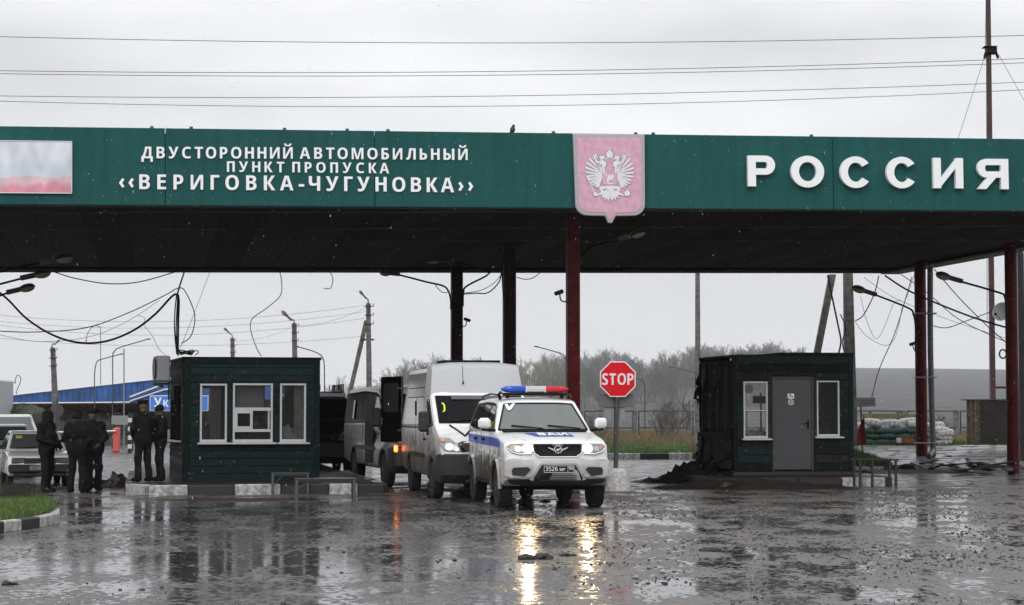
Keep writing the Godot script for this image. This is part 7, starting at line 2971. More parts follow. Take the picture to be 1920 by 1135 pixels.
func grass_and_mud() -> void:
	mat("wet_mud", 0.016, 0.013, 0.011, 0.7, "grime", 4.0)
	var r := rng(120)
	# near grass bed with its kerb
	var cen := G(-70, 972)
	var bed := MB.new()
	var outline := [[102, 978], [92, 966], [70, 958], [20, 950], [-200, 946], [-400, 960], [-300, 1010], [-60, 1004], [0, 998], [34, 993], [68, 987]]
	var pl := []
	for q in outline:
		var g := G(q[0], q[1])
		pl.append(Vector2(g.x, -g.z))
	bed.extrude(pl, [[0.0, 0.0], [0.14, 0.03], [0.17, 0.25]], func(p, y): return Vector3(p.x, y, -p.y))
	struct("grass_bed", bed, M.soil).set_meta("label", "small raised soil bed at the corner of the yard")
	var ks := struct("bed_kerb", MB.new() if false else kerb_base(outline), M.mud)
	ks.set_meta("label", "black and white kerb round the near grass bed")
	var pts := [[-60, 1008], [0, 999], [33, 995], [67, 990], [102, 982], [103, 972], [88, 961]]
	var white := [false, true, false, true, true, false]
	for i in pts.size() - 1:
		var a := G(pts[i][0], pts[i][1])
		var c := G(pts[i + 1][0], pts[i + 1][1])
		var d := (c - a)
		var m := MB.new()
		var dir := d.normalized()
		m.box((a + c) / 2 + Vector3(0, 0.075, 0), Vector3(d.length() - 0.01, 0.17, 0.13), 0.02, Basis(dir, Vector3.UP, dir.cross(Vector3.UP)))
		part("kerb_stone", m, M.kerb_white if white[i] else M.kerb_black, ks)
	var sp := []
	var co := []
	var poly := PackedVector2Array(pl)
	var lo := Vector2(INF, INF)
	var hi := -lo
	for p in pl:
		lo = lo.min(p)
		hi = hi.max(p)
	while sp.size() < 7000:
		var p := Vector2(r.randf_range(maxf(lo.x, -9.5), hi.x), r.randf_range(lo.y, hi.y))
		if not Geometry2D.is_point_in_polygon(p, poly):
			continue
		var hump := 0.15 + 0.10 * smoothstep(-6.2, -7.6, p.x) * smoothstep(28.0, 31.0, p.y)
		sp.append(Transform3D(Basis(Vector3.UP, r.randf() * TAU).scaled(Vector3.ONE * r.randf_range(0.7, 1.25)), Vector3(p.x, hump * r.randf_range(0.7, 1.0), -p.y)))
		var k := r.randf_range(0.7, 1.2)
		co.append(Color(0.062 * k, 0.125 * k, 0.018 * k) if r.randf() > 0.12 else Color(0.16 * k, 0.14 * k, 0.05 * k))
	scatter("grass", "bright green grass of the near bed", blade_mesh(0.085, 0.005, 7, 5), mat("grass_near", 1, 1, 1, 0.7), sp, co)
	# withered weeds behind it
	sp = []
	co = []
	for k in 420:
		var g := G(r.randfn(22, 22), r.randf_range(943, 962), 0.05)
		sp.append(Transform3D(Basis(Vector3.UP, r.randf() * TAU).scaled(Vector3(1.0, r.randf_range(0.6, 1.2), 1.0)), g))
		var c := r.randf_range(0.5, 1.2)
		co.append(Color(0.03 * c, 0.025 * c, 0.018 * c))
	scatter("weeds", "dark withered weeds behind the near grass", blade_mesh(0.40, 0.006, 10, 6), mat("weed_dark", 1, 1, 1, 0.9), sp, co)
	# far verge: green in front, straw behind
	sp = []
	co = []
	for k in 34000:
		var z := r.randf_range(71.8, 118.0)
		var x := r.randf_range(-1.5, 26.0) * z / 80.0
		var px := 960 + x * 3900 / z
		if px > 1330 and px < 1590:
			continue
		var straw := smoothstep(82.0, 93.0, z + r.randfn(0, 3.0))
		sp.append(Transform3D(Basis(Vector3.UP, r.randf() * TAU).scaled(Vector3(1.2, lerpf(0.8, 2.0, straw) * r.randf_range(0.6, 1.2), 1.2)), Vector3(x, 0.10, -z)))
		var c := r.randf_range(0.7, 1.25)
		co.append(Color(0.055 * c, 0.105 * c, 0.025 * c).lerp(Color(0.155 * c, 0.115 * c, 0.062 * c), straw))
	scatter("verge_grass", "green and straw coloured grass of the far verge", blade_mesh(0.26, 0.012, 8, 7), mat("grass_far", 1, 1, 1, 0.85), sp, co)
	# grass on the bank by the sandbags
	sp = []
	co = []
	var inv := Transform3D(Basis(Vector3.UP, YAW), G(1612, 886))
	for k in 8200:
		var l: Vector3
		if k < 6400:
			l = Vector3(0, 0, -r.randf_range(0.3, 12.5))
			l.x = r.randf_range(-0.3, 0.95 + 0.20 * -l.z)
		else:
			l = Vector3(r.randf_range(0.5, 11.0), 0, -r.randf_range(12.0, 15.5))
		l.y = (0.15 if l.x > 0.9 else 0.10) + minf(-l.z, 12.2) * 0.0295
		sp.append(Transform3D(Basis(Vector3.UP, r.randf() * TAU).scaled(Vector3.ONE * r.randf_range(0.6, 1.3)), inv * l))
		var c := r.randf_range(0.6, 1.2)
		co.append(Color(0.05 * c, 0.11 * c, 0.02 * c) if r.randf() > 0.2 else Color(0.12 * c, 0.10 * c, 0.045 * c))
	scatter("bank_grass", "green grass on the bank beside the slab paving", blade_mesh(0.15, 0.009, 7, 8), M.grass_far, sp, co)
	# mud clods thrown over the asphalt
	sp = []
	co = []
	var n := FastNoiseLite.new()
	n.seed = 9
	n.frequency = 0.35
	while sp.size() < 8000:
		var d := 17.0 + 27.0 * pow(r.randf(), 0.8)
		var x := r.randf_range(-0.27, 0.27) * d
		var side := clampf((x / d + 0.06) / 0.16, 0.10, 1.0)
		var cl := n.get_noise_2d(x * 1.0, d * 0.5) * 0.5 + 0.5
		if r.randf() > side * smoothstep(0.35, 0.75, cl):
			continue
		var s := 0.0045 + 0.015 * pow(r.randf(), 4.0)
		if r.randf() < 0.012:
			s *= 1.7
		sp.append(Transform3D(Basis(Vector3.UP, r.randf() * TAU).scaled(Vector3(s * r.randf_range(0.8, 1.5), s * r.randf_range(0.5, 1.0), s)), Vector3(x, 0.006, -d)))
		var c := r.randf_range(0.5, 1.2)
		co.append(Color(0.022 * c, 0.018 * c, 0.015 * c))
	var cb := MB.new()
	cb.blob(Vector3.ZERO, Vector3.ONE, 7, 5, 0.3, rng(4))
	scatter("mud_clods", "scattered clods of mud on the wet asphalt", cb.mesh(50.0), mat("clod", 1, 1, 1, 0.6), sp, co)
	# larger lumps one can point to
	for e in [[1003, 1049, 0.22, "flat mud lump in the nearer headlight streak"], [1336, 1035, 0.16, "larger mud lump ahead of the burnt booth"], [1392, 1046, 0.14, "small mud lump just beyond the larger one"], [1022, 942, 0.12, "mud lump under the police car's nose"], [18, 1097, 0.11, "lone black mud lump near the grass bed"], [1066, 1043, 0.10, "small mud lump in the second headlight streak"]]:
		var m := MB.new()
		var q := rng(int(e[0]))
		for k in 6:
			m.blob(Vector3(q.randf_range(-0.6, 0.6) * e[2], 0.01, q.randf_range(-0.4, 0.4) * e[2]), Vector3(e[2] * q.randf_range(0.3, 0.6), e[2] * q.randf_range(0.12, 0.26), e[2] * 0.4), 8, 6, 0.22, q)
		var o := part("mud_lump", m, M.wet_mud, null, 20.0)
		o.position = G(e[0], e[1])
		tag(o, e[3], "mud lump")
	heap("rubble_heap", "black charred rubble spilling from the burnt booth's torn side", G(1318, 905), 1.55, 0.46, 1.2, M.charred, 31, 0.55)
	heap("rubble_heap", "low ridge of black mud between the sign block and burnt booth", G(1232, 905), 1.0, 0.13, 0.8, M.mud, 32, 0.5)
	heap("rubble_heap", "brown earth heap at the booth island's corner", G(218, 914), 0.62, 0.30, 0.5, M.mud_brown, 33, 0.7)
	heap("rubble_heap", "flat reddish mud spread before the booth's kerb", G(450, 938), 3.0, 0.05, 1.0, M.mud_brown, 34, 0.15)
	heap("rubble_heap", "flat black mud spread before the burnt booth's kerb", G(1420, 917), 3.0, 0.22, 0.85, M.mud, 35, 0.4)

func kerb_base(outline: Array) -> MB:
	var b := MB.new()
	for i in range(6, 10):
		var a := G(outline[i][0], outline[i][1])
		var c := G(outline[i + 1][0], outline[i + 1][1])
		b.box((a + c) / 2 + Vector3(0, 0.01, 0.02), Vector3((c - a).length(), 0.03, 0.2), 0.0, Basis(Vector3.UP, -atan2((c - a).z, (c - a).x)))
	return b

func heap(called: String, label: String, at: Vector3, w: float, h: float, d: float, m: Material, sd: int, rough: float) -> void:
	var n := FastNoiseLite.new()
	n.seed = sd
	n.frequency = 1.4
	n.fractal_octaves = 4
	var f := func(x, z):
		var q: float = 1.0 - clampf(sqrt(x * x + z * z), 0.0, 1.0)
		var e := smoothstep(0.0, 1.0, q + 0.25 * n.get_noise_2d(x * 1.2 + 5.0, z * 1.2))
		return -0.02 + h * e * (1.0 + rough * 1.3 * n.get_noise_2d(x * w * 2.2, z * d * 2.2))
	var b := MB.new()
	var nx := 34
	var nz := 20
	for j in nz:
		for i in nx:
			var q := []
			for c in [[i, j], [i + 1, j], [i + 1, j + 1], [i, j + 1]]:
				var x: float = 2.0 * c[0] / nx - 1.0
				var z: float = 2.0 * c[1] / nz - 1.0
				q.append(Vector3(x * w, f.call(x, z), z * d))
			b.quad(q[3], q[2], q[1], q[0])
	var r := rng(sd)
	if rough > 0.45:
		for k in 26:
			var x := r.randf_range(-0.8, 0.8)
			var z := r.randf_range(-0.8, 0.8)
			var s := r.randf_range(0.02, 0.05) * minf(1.0, h * 3.0)
			b.box(Vector3(x * w, f.call(x, z) + s * 0.3, z * d), Vector3(s * 2.2, s, s * 1.5), 0.0, Basis(Vector3(r.randf(), r.randf(), r.randf()).normalized(), r.randf() * 3.0))
	var o := part(called, b, m, null, 35.0)
	o.position = at
	tag(o, label, "heap")

func sleet() -> void:
	# wet flakes on their way down
	var r := rng(200)
	var sp := []
	var co := []
	for k in 9000:
		var d := 5.0 + 52.0 * pow(r.randf(), 0.6)
		var x := r.randf_range(-0.27, 0.27) * d
		var y := r.randf_range(0.05, 1.0) * (1.7 + 0.22 * d)
		var s := r.randf_range(0.0012, 0.0027) * lerpf(0.5, 1.2, d / 57.0)
		sp.append(Transform3D(Basis(Vector3.BACK, 0.10).scaled(Vector3(s, s * r.randf_range(2.0, 4.0), s)), Vector3(x, y, -d)))
		co.append(Color(0.45, 0.45, 0.47))
	var b := MB.new()
	b.blob(Vector3.ZERO, Vector3.ONE, 5, 4)
	var m := mat("sleet_flake", 1, 1, 1, 0.5)
	scatter("sleet", "fine wet sleet falling over the whole yard", b.mesh(80.0), m, sp, co)

# ---------------------------------------------------------------- people
class Field:
	# tapered capsules joined with a smooth union and meshed as surface nets
	var bones := []
	func bone(a: Vector3, b: Vector3, ra: float, rb: float, flat := 1.0) -> void:
		bones.append([a, b, ra, rb, flat])
	func mesh_into(out: MB, cell: float, k: float) -> void:
		var lo := Vector3.INF
		var hi := -Vector3.INF
		for q in bones:
			var r: float = maxf(q[2], q[3]) + cell * 3.0
			lo = lo.min(q[0] - Vector3.ONE * r).min(q[1] - Vector3.ONE * r)
			hi = hi.max(q[0] + Vector3.ONE * r).max(q[1] + Vector3.ONE * r)
		var nx := int(ceil((hi.x - lo.x) / cell)) + 1
		var ny := int(ceil((hi.y - lo.y) / cell)) + 1
		var nz := int(ceil((hi.z - lo.z) / cell)) + 1
		var acc := PackedFloat32Array()
		acc.resize(nx * ny * nz)
		for q in bones:
			var a: Vector3 = q[0]
			var b: Vector3 = q[1]
			var r := maxf(q[2], q[3]) + 4.0 / k
			var p0: Vector3 = ((a.min(b) - Vector3.ONE * r - lo) / cell).floor()
			var p1: Vector3 = ((a.max(b) + Vector3.ONE * r - lo) / cell).ceil()
			var ab := b - a
			var il := 1.0 / maxf(ab.length_squared(), 1e-9)
			for iz in range(maxi(0, int(p0.z)), mini(nz, int(p1.z) + 1)):
				for iy in range(maxi(0, int(p0.y)), mini(ny, int(p1.y) + 1)):
					var base := (iz * ny + iy) * nx
					for ix in range(maxi(0, int(p0.x)), mini(nx, int(p1.x) + 1)):
						var p := lo + Vector3(ix, iy, iz) * cell
						var t := clampf((p - a).dot(ab) * il, 0.0, 1.0)
						var d := p.distance_to(a + ab * t) - lerpf(q[2], q[3], t)
						if d < 5.0 / k:
							acc[base + ix] += exp(-k * d)
		var vert := {}
		var sy := nx
		var sz := nx * ny
		var off := [0, 1, sy, sy + 1, sz, sz + 1, sz + sy, sz + sy + 1]
		var cor := [Vector3(0, 0, 0), Vector3(1, 0, 0), Vector3(0, 1, 0), Vector3(1, 1, 0), Vector3(0, 0, 1), Vector3(1, 0, 1), Vector3(0, 1, 1), Vector3(1, 1, 1)]
		var edges := [[0, 1], [2, 3], [4, 5], [6, 7], [0, 2], [1, 3], [4, 6], [5, 7], [0, 4], [1, 5], [2, 6], [3, 7]]
		for iz in nz - 1:
			for iy in ny - 1:
				for ix in nx - 1:
					var i := iz * sz + iy * sy + ix
					var m := 0
					for c in 8:
						if acc[i + off[c]] > 1.0:
							m += 1
					if m == 0 or m == 8:
						continue
					var s := Vector3.ZERO
					var n := 0
					for e in edges:
						var fa := acc[i + off[e[0]]]
						var fb := acc[i + off[e[1]]]
						if (fa > 1.0) != (fb > 1.0):
							var la := -log(maxf(fa, 1e-6))
							var lb := -log(maxf(fb, 1e-6))
							s += cor[e[0]].lerp(cor[e[1]], la / (la - lb))
							n += 1
					vert[i] = lo + (Vector3(ix, iy, iz) + s / n) * cell
		for i in vert:
			var inside: bool = acc[i] > 1.0
			for ax in 3:
				var st: int = [1, sy, sz][ax]
				var o1: int = [sy, sz, 1][ax]
				var o2: int = [sz, 1, sy][ax]
				if (acc[i + st] > 1.0) == inside:
					continue
				if not (vert.has(i - o1) and vert.has(i - o2) and vert.has(i - o1 - o2)):
					continue
				if inside:
					out.quad(vert[i], vert[i - o1], vert[i - o1 - o2], vert[i - o2])
				else:
					out.quad(vert[i], vert[i - o2], vert[i - o1 - o2], vert[i - o1])

func hand(out: MB, wrist: Vector3, along: Vector3, palm: Vector3) -> void:
	# palm, four curled fingers of their own lengths, thumb from the side
	var f := Field.new()
	var d := along.normalized()
	var n := (palm - d * palm.dot(d)).normalized()
	var s := d.cross(n)
	f.bone(wrist - d * 0.02, wrist + d * 0.03, 0.027, 0.026)
	for i in 4:
		var o := s * (i - 1.5) * 0.020
		f.bone(wrist + d * 0.02 + o * 0.7, wrist + d * 0.085 + o, 0.015, 0.012)
		var l: float = [0.036, 0.043, 0.040, 0.031][i]
		var k := wrist + d * 0.088 + o
		var k2 := k + (d * 0.82 + n * 0.57).normalized() * l
		var k3 := k2 + (d * 0.25 + n * 0.97).normalized() * l * 0.75
		f.bone(k, k2, 0.0105, 0.0095)
		f.bone(k2, k3, 0.0095, 0.008)
	var t := wrist + d * 0.03 - s * 0.028
	var t2 := t + (d * 0.7 - s * 0.6 + n * 0.35).normalized() * 0.042
	f.bone(t, t2, 0.014, 0.011)
	f.bone(t2, t2 + (d * 0.75 + n * 0.6).normalized() * 0.032, 0.011, 0.009)
	f.mesh_into(out, 0.0075, 260.0)

func head(out: MB, c: Vector3, fwd: Vector3, tilt := 0.0) -> void:
	# c is the middle of the skull; 0.23 m from chin to crown
	var f := Field.new()
	var r := Vector3.UP.cross(fwd).normalized()
	var u := (Vector3.UP + fwd * tilt).normalized()
	var w := r.cross(u)
	var at := func(x, y, z): return c + r * x + u * y + w * z
	f.bone(at.call(0, 0.025, -0.015), at.call(0, 0.03, 0.015), 0.083, 0.078)
	f.bone(at.call(0, -0.03, 0.035), at.call(0, -0.085, 0.045), 0.058, 0.040)
	f.bone(at.call(0, -0.06, -0.02), at.call(0, -0.17, -0.03), 0.055, 0.058)
	f.bone(at.call(0, 0.002, 0.085), at.call(0, -0.035, 0.108), 0.010, 0.015)
	for s in [-1.0, 1.0]:
		f.bone(at.call(s * 0.045, 0.018, 0.072), at.call(s * 0.018, 0.020, 0.084), 0.013, 0.011)
		f.bone(at.call(s * 0.034, -0.028, 0.066), at.call(s * 0.045, -0.02, 0.05), 0.022, 0.02)
		f.bone(at.call(s * 0.082, 0.012, -0.012), at.call(s * 0.078, -0.022, -0.004), 0.014, 0.010)
		f.bone(at.call(s * 0.02, -0.066, 0.082), at.call(0.0, -0.064, 0.086), 0.009, 0.010)
	f.mesh_into(out, 0.0085, 150.0)

func body_mesh(j: Dictionary) -> MB:
	# j: joints; one continuous clothed body with its head and hands
	var f := Field.new()
	f.bone(j.pelvis, j.chest, 0.145, 0.155)
	for s in ["l", "r"]:
		var sg := -1.0 if s == "l" else 1.0
		var side: Vector3 = j.right * sg
		f.bone(j.pelvis + side * 0.065, j.chest + side * 0.075, 0.118, 0.122)
		f.bone(j.chest + side * 0.07 + Vector3(0, 0.05, 0), j["sho_" + s], 0.11, 0.082)
		f.bone(j["sho_" + s], j["elb_" + s], 0.079, 0.064)
		f.bone(j["elb_" + s], j["wri_" + s], 0.062, 0.047)
		f.bone(j["hip_" + s], j["kne_" + s], 0.105, 0.076)
		f.bone(j["kne_" + s], j["ank_" + s], 0.078, 0.064)
		f.bone(j["ank_" + s] + Vector3(0, 0.16, 0), j["ank_" + s], 0.064, 0.056)
		f.bone(j["ank_" + s] + Vector3(0, -0.035, 0), j["toe_" + s], 0.052, 0.042)
		# jacket hem
		f.bone(j.pelvis + side * 0.07 + Vector3(0, -0.08, 0), j.pelvis + side * 0.06 + Vector3(0, 0.12, 0), 0.128, 0.120)
	f.bone(j.chest + Vector3(0, 0.08, 0), j.neck, 0.12, 0.078)
	for e in j.get("extra", []):
		f.bone(e[0], e[1], e[2], e[3])
	var b := MB.new()
	f.mesh_into(b, 0.023, 48.0)
	return b

func person(label: String, at: Vector3, yaw: float, size: float, pose: Dictionary) -> Node3D:
	var o := thing("person", label, "person", at, yaw)
	o.scale = Vector3.ONE * size
	var v := func(a): return Vector3(a[0], a[1], a[2])
	# standing template, facing +z, 1.76 m
	var j := {"pelvis": Vector3(0, 0.98, 0), "chest": Vector3(0, 1.30, 0.0), "neck": Vector3(0, 1.50, 0.015), "right": Vector3.RIGHT, "head": Vector3(0, 1.645, 0.035), "look": Vector3(0, 0, 1),
		"sho_l": Vector3(-0.185, 1.425, -0.01), "sho_r": Vector3(0.185, 1.425, -0.01), "elb_l": Vector3(-0.26, 1.15, -0.05), "elb_r": Vector3(0.26, 1.15, -0.05), "wri_l": Vector3(-0.22, 0.93, 0.09), "wri_r": Vector3(0.22, 0.93, 0.09),
		"hip_l": Vector3(-0.095, 0.92, 0), "hip_r": Vector3(0.095, 0.92, 0), "kne_l": Vector3(-0.12, 0.51, 0.03), "kne_r": Vector3(0.12, 0.51, 0.03), "ank_l": Vector3(-0.14, 0.095, -0.02), "ank_r": Vector3(0.14, 0.095, -0.02), "toe_l": Vector3(-0.17, 0.045, 0.16), "toe_r": Vector3(0.17, 0.045, 0.16)}
	for k in pose:
		if j.has(k) or k == "extra":
			j[k] = pose[k]
	var b := body_mesh(j)
	var n0 := b.v.size()
	head(b, j.head, j.look, pose.get("tilt", 0.0))
	var n1 := b.v.size()
	for s in ["l", "r"]:
		var wr: Vector3 = j["wri_" + s]
		var al: Vector3 = (wr - j["elb_" + s]).normalized()
		hand(b, wr + al * 0.055, al, Vector3(1, 0, 0.3) if s == "l" else Vector3(-1, 0, 0.3))
	# clothes, skin and boots by vertex colour
	var noise := FastNoiseLite.new()
	noise.seed = int(pose.get("seed", 1))
	noise.frequency = 7.0
	var m: ArrayMesh = b.mesh(70.0)
	var arr := m.surface_get_arrays(0)
	var pos: PackedVector3Array = arr[Mesh.ARRAY_VERTEX]
	var col := PackedColorArray()
	col.resize(pos.size())
	var tone: Color = pose.get("cloth", Color(0.010, 0.010, 0.009))
	var skin := Color(0.12, 0.075, 0.055)  # darker than real skin, backlit shade is put into the tone
	var glove: Color = pose.get("glove", skin)
	for i in pos.size():
		var c := tone
		var p := pos[i]
		if i >= n1:
			c = glove
		elif i >= n0:
			c = skin if not pose.get("masked", false) else Color(0.012, 0.012, 0.012)
		else:
			var q := noise.get_noise_3d(p.x, p.y * 1.4, p.z)
			c = tone * (1.55 if q > 0.18 else (0.6 if q < -0.2 else 1.0))
			if p.y < 0.20:
				c = Color(0.008, 0.008, 0.008)
		col[i] = c
	arr[Mesh.ARRAY_COLOR] = col
	m = ArrayMesh.new()
	m.add_surface_from_arrays(Mesh.PRIMITIVE_TRIANGLES, arr)
	part("body", m, M.cloth, o)
	var hd: Vector3 = j.head
	var fw: Vector3 = j.look.normalized()
	var fr := Transform3D(Basis(Vector3.UP.cross(fw).normalized(), Vector3.UP, fw), hd)
	b = MB.new()
	b.x = fr
	match String(pose.get("hat", "hood")):
		"hood":
			var f := Field.new()
			f.bone(Vector3(0, 0.035, -0.03), Vector3(0, 0.02, -0.02), 0.108, 0.105)
			f.bone(Vector3(0, -0.06, -0.045), Vector3(0, -0.15, -0.06), 0.09, 0.105)
			f.bone(Vector3(0.0, 0.10, 0.05), Vector3(0, 0.08, 0.0), 0.035, 0.06)
			for s in [-1.0, 1.0]:
				f.bone(Vector3(s * 0.075, 0.06, 0.05), Vector3(s * 0.07, -0.09, 0.055), 0.03, 0.035)
			f.mesh_into(b, 0.014, 90.0)
			part("hood", b, M.cloth_dark, o, 60.0)
		"beanie":
			var f := Field.new()
			f.bone(Vector3(0, 0.045, -0.02), Vector3(0, 0.05, 0.01), 0.094, 0.09)
			for i in 10:
				var a0 := TAU * i / 10.0
				var a1 := TAU * (i + 1) / 10.0
				f.bone(Vector3(cos(a0) * 0.085, 0.02, sin(a0) * 0.092 - 0.005), Vector3(cos(a1) * 0.085, 0.02, sin(a1) * 0.092 - 0.005), 0.017, 0.017)
			f.mesh_into(b, 0.013, 120.0)
			part("cap", b, M.cloth_dark, o, 60.0)
		"peaked":
			b.lathe([Vector2(0.09, 0.035), Vector2(0.094, 0.075), Vector2(0.125, 0.115), Vector2(0.13, 0.128), Vector2(0.11, 0.138), Vector2(0.02, 0.145)], 20)
			b.blob(Vector3(0, 0.045, 0.10), Vector3(0.085, 0.012, 0.06), 14, 6, 0.0, null, Basis(Vector3.RIGHT, 0.35))
			part("cap", b, M.cloth_dark, o, 50.0)
		"ushanka":
			b.lathe([Vector2(0.098, 0.03), Vector2(0.104, 0.06), Vector2(0.104, 0.12), Vector2(0.09, 0.138), Vector2(0.02, 0.142)], 18)
			b.box(Vector3(0, 0.085, 0.098), Vector3(0.13, 0.07, 0.03), 0.012)
			b.box(Vector3(-0.1, 0.09, 0.0), Vector3(0.025, 0.08, 0.13), 0.01)
			b.box(Vector3(0.1, 0.09, 0.0), Vector3(0.025, 0.08, 0.13), 0.01)
			part("cap", b, M.cloth_dark, o, 50.0)
	if String(pose.get("hat", "hood")) != "hood" and not pose.get("masked", false):
		b = MB.new()
		b.x = fr
		for s in [-1.0, 1.0]:
			b.blob(Vector3(s * 0.031, 0.0, 0.078), Vector3(0.012, 0.007, 0.008), 8, 5)
		part("eyes", b, M.eye_dark, o, 60.0)
	return o

func people() -> void:
	var cl := mat("cloth", 1, 1, 1, 0.85)
	cl.vertex_color_use_as_albedo = true
	cl.metallic_specular = 0.25
	mat("cloth_dark", 0.011, 0.011, 0.010, 0.9)
	M.cloth_dark.metallic_specular = 0.2
	mat("eye_dark", 0.01, 0.01, 0.01, 0.3)
	var sz := 0.945
	# hooded soldier turned to the group, rifle slung across him
	var o := person("hooded soldier in dark clothes standing apart before the boxy hatchback", G(86, 923), 1.15, sz, {"seed": 3, "hat": "hood", "look": Vector3(0.15, -0.05, 1).normalized(), "masked": true, "glove": Color(0.01, 0.01, 0.01),
		"elb_l": Vector3(-0.27, 1.17, 0.0), "wri_l": Vector3(-0.10, 1.08, 0.22), "elb_r": Vector3(0.27, 1.15, -0.02), "wri_r": Vector3(0.12, 1.00, 0.23),
		"kne_l": Vector3(-0.12, 0.51, 0.06), "ank_l": Vector3(-0.15, 0.095, 0.06), "toe_l": Vector3(-0.19, 0.045, 0.24), "ank_r": Vector3(0.14, 0.095, -0.10), "toe_r": Vector3(0.20, 0.045, 0.07),
		"extra": [[Vector3(-0.08, 1.22, 0.14), Vector3(0.09, 1.22, 0.14), 0.075, 0.075], [Vector3(0, 1.15, -0.16), Vector3(0, 1.36, -0.15), 0.09, 0.08], [Vector3(-0.07, 1.08, 0.15), Vector3(0.09, 1.08, 0.15), 0.05, 0.05]]})
	var b := MB.new()
	b.box(Vector3(0.02, 1.06, 0.26), Vector3(0.46, 0.055, 0.04), 0.01, Basis(Vector3.BACK, 0.35))
	b.tube([Vector3(-0.20, 0.98, 0.26), Vector3(-0.40, 0.91, 0.26)], 0.012, 6)
	b.box(Vector3(0.0, 0.97, 0.26), Vector3(0.045, 0.16, 0.03), 0.008, Basis(Vector3.BACK, 0.15))
	b.box(Vector3(0.28, 1.15, 0.26), Vector3(0.2, 0.09, 0.035), 0.01, Basis(Vector3.BACK, 0.35))
	var rf := thing("rifle", "dark rifle held across the hooded soldier's chest", "rifle", o.position, 1.15)
	rf.scale = Vector3.ONE * sz
	part("body", b, M.cable, rf)
	# broad man seen from behind
	person("broad man in dark padded jacket and knitted cap seen from behind", G(143, 924), PI - 0.25, sz, {"seed": 5, "hat": "beanie", "look": Vector3(-0.15, -0.12, 1).normalized(), "tilt": 0.1,
		"head": Vector3(0.03, 1.60, 0.07), "elb_l": Vector3(-0.30, 1.15, 0.0), "wri_l": Vector3(-0.16, 1.0, 0.19), "elb_r": Vector3(0.30, 1.15, 0.0), "wri_r": Vector3(0.16, 1.0, 0.19),
		"extra": [[Vector3(-0.12, 1.32, -0.04), Vector3(0.12, 1.32, -0.04), 0.16, 0.16], [Vector3(-0.1, 1.0, 0), Vector3(0.1, 1.0, 0), 0.155, 0.155], [Vector3(0.0, 1.15, 0.06), Vector3(0.0, 1.0, 0.06), 0.16, 0.15]]})
	# facing him, towards the camera
	person("man in fur cap facing the camera over the broad man's shoulder", G(172, 921), 0.12, sz * 1.02, {"seed": 7, "hat": "ushanka", "look": Vector3(-0.25, -0.1, 1).normalized(), "cloth": Color(0.009, 0.009, 0.010),
		"elb_r": Vector3(0.28, 1.16, 0.02), "wri_r": Vector3(0.17, 1.02, 0.20), "hip_r": Vector3(0.10, 0.92, 0), "kne_r": Vector3(0.15, 0.51, 0.06), "ank_r": Vector3(0.12, 0.095, -0.04), "toe_r": Vector3(0.20, 0.045, 0.12), "kne_l": Vector3(-0.06, 0.51, 0.04), "ank_l": Vector3(-0.06, 0.095, 0.0), "toe_l": Vector3(-0.08, 0.045, 0.18),
		"extra": [[Vector3(0.20, 0.86, 0.08), Vector3(0.21, 0.98, 0.06), 0.055, 0.06]]})
	# two on the island
	person("tall man in peaked cap standing on the booth's kerb", G(268, 904, 0.2) , PI + 0.75, sz * 1.0, {"seed": 9, "hat": "peaked", "look": Vector3(-0.2, -0.1, 1).normalized(), "cloth": Color(0.009, 0.010, 0.009),
		"elb_l": Vector3(-0.27, 1.16, 0.0), "wri_l": Vector3(-0.14, 1.03, 0.2), "elb_r": Vector3(0.27, 1.16, 0.0), "wri_r": Vector3(0.14, 1.0, 0.2)})
	person("man in dark cap leaning at the booth's side wall", G(300, 903, 0.2), -1.25, sz * 0.95, {"seed": 11, "hat": "beanie", "look": Vector3(0.1, -0.15, 1).normalized(), "cloth": Color(0.010, 0.010, 0.010),
		"elb_l": Vector3(-0.26, 1.14, 0.02), "wri_l": Vector3(-0.12, 1.0, 0.2), "elb_r": Vector3(0.26, 1.14, 0.02), "wri_r": Vector3(0.13, 0.97, 0.2)})
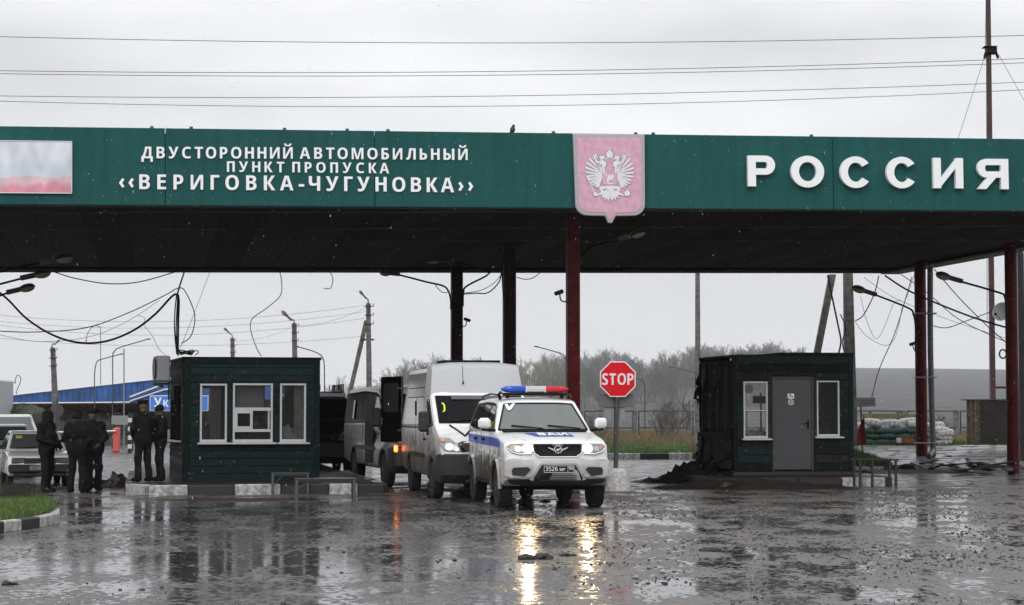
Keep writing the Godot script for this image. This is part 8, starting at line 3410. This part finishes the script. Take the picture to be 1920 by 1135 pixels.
	# the guards inside the booths, seated
	var seated := {"seed": 13, "hat": "beanie", "look": Vector3(0, -0.2, 1).normalized(), "pelvis": Vector3(0, 0.55, -0.05), "chest": Vector3(0, 0.88, 0.0), "neck": Vector3(0, 1.08, 0.03), "head": Vector3(0, 1.22, 0.06), "sho_l": Vector3(-0.185, 1.0, 0.0), "sho_r": Vector3(0.185, 1.0, 0.0), "elb_l": Vector3(-0.26, 0.75, 0.10), "elb_r": Vector3(0.26, 0.75, 0.10), "wri_l": Vector3(-0.14, 0.74, 0.32), "wri_r": Vector3(0.14, 0.74, 0.32),
		"hip_l": Vector3(-0.1, 0.5, 0.0), "hip_r": Vector3(0.1, 0.5, 0.0), "kne_l": Vector3(-0.12, 0.48, 0.42), "kne_r": Vector3(0.12, 0.48, 0.42), "ank_l": Vector3(-0.12, 0.095, 0.40), "ank_r": Vector3(0.12, 0.095, 0.40), "toe_l": Vector3(-0.13, 0.045, 0.58), "toe_r": Vector3(0.13, 0.045, 0.58)}
	var bo := get_node("booth") as Node3D
	person("guard sitting behind the hatch of the three windowed booth", bo.transform * Vector3(1.60, 0.1, -0.62), 0.25, sz, seated)
	bo = get_node("booth_001") as Node3D
	var s2 := seated.duplicate()
	s2.seed = 15
	person("guard sitting behind the burnt booth's far window", bo.transform * Vector3(2.16, 0.1, -0.55), YAW - 0.5, sz, s2)
	for e in [["booth", Vector3(1.60, 0.07, -0.69), "plain stool under the guard of the three windowed booth"], ["booth_001", Vector3(2.16, 0.07, -0.62), "plain stool under the guard of the burnt booth"]]:
		var bb := get_node(e[0]) as Node3D
		var st := thing("stool", e[2], "stool", bb.transform * e[1], 0.3)
		b = MB.new()
		b.box(Vector3(0, 0.40, 0), Vector3(0.36, 0.04, 0.36), 0.01)
		part("seat", b, M.wood, st)
		for x in [-0.14, 0.14]:
			for z in [-0.14, 0.14]:
				b = MB.new()
				b.box(Vector3(x, 0.19, z), Vector3(0.035, 0.38, 0.035), 0.004)
				part("leg", b, M.dark_steel, st)
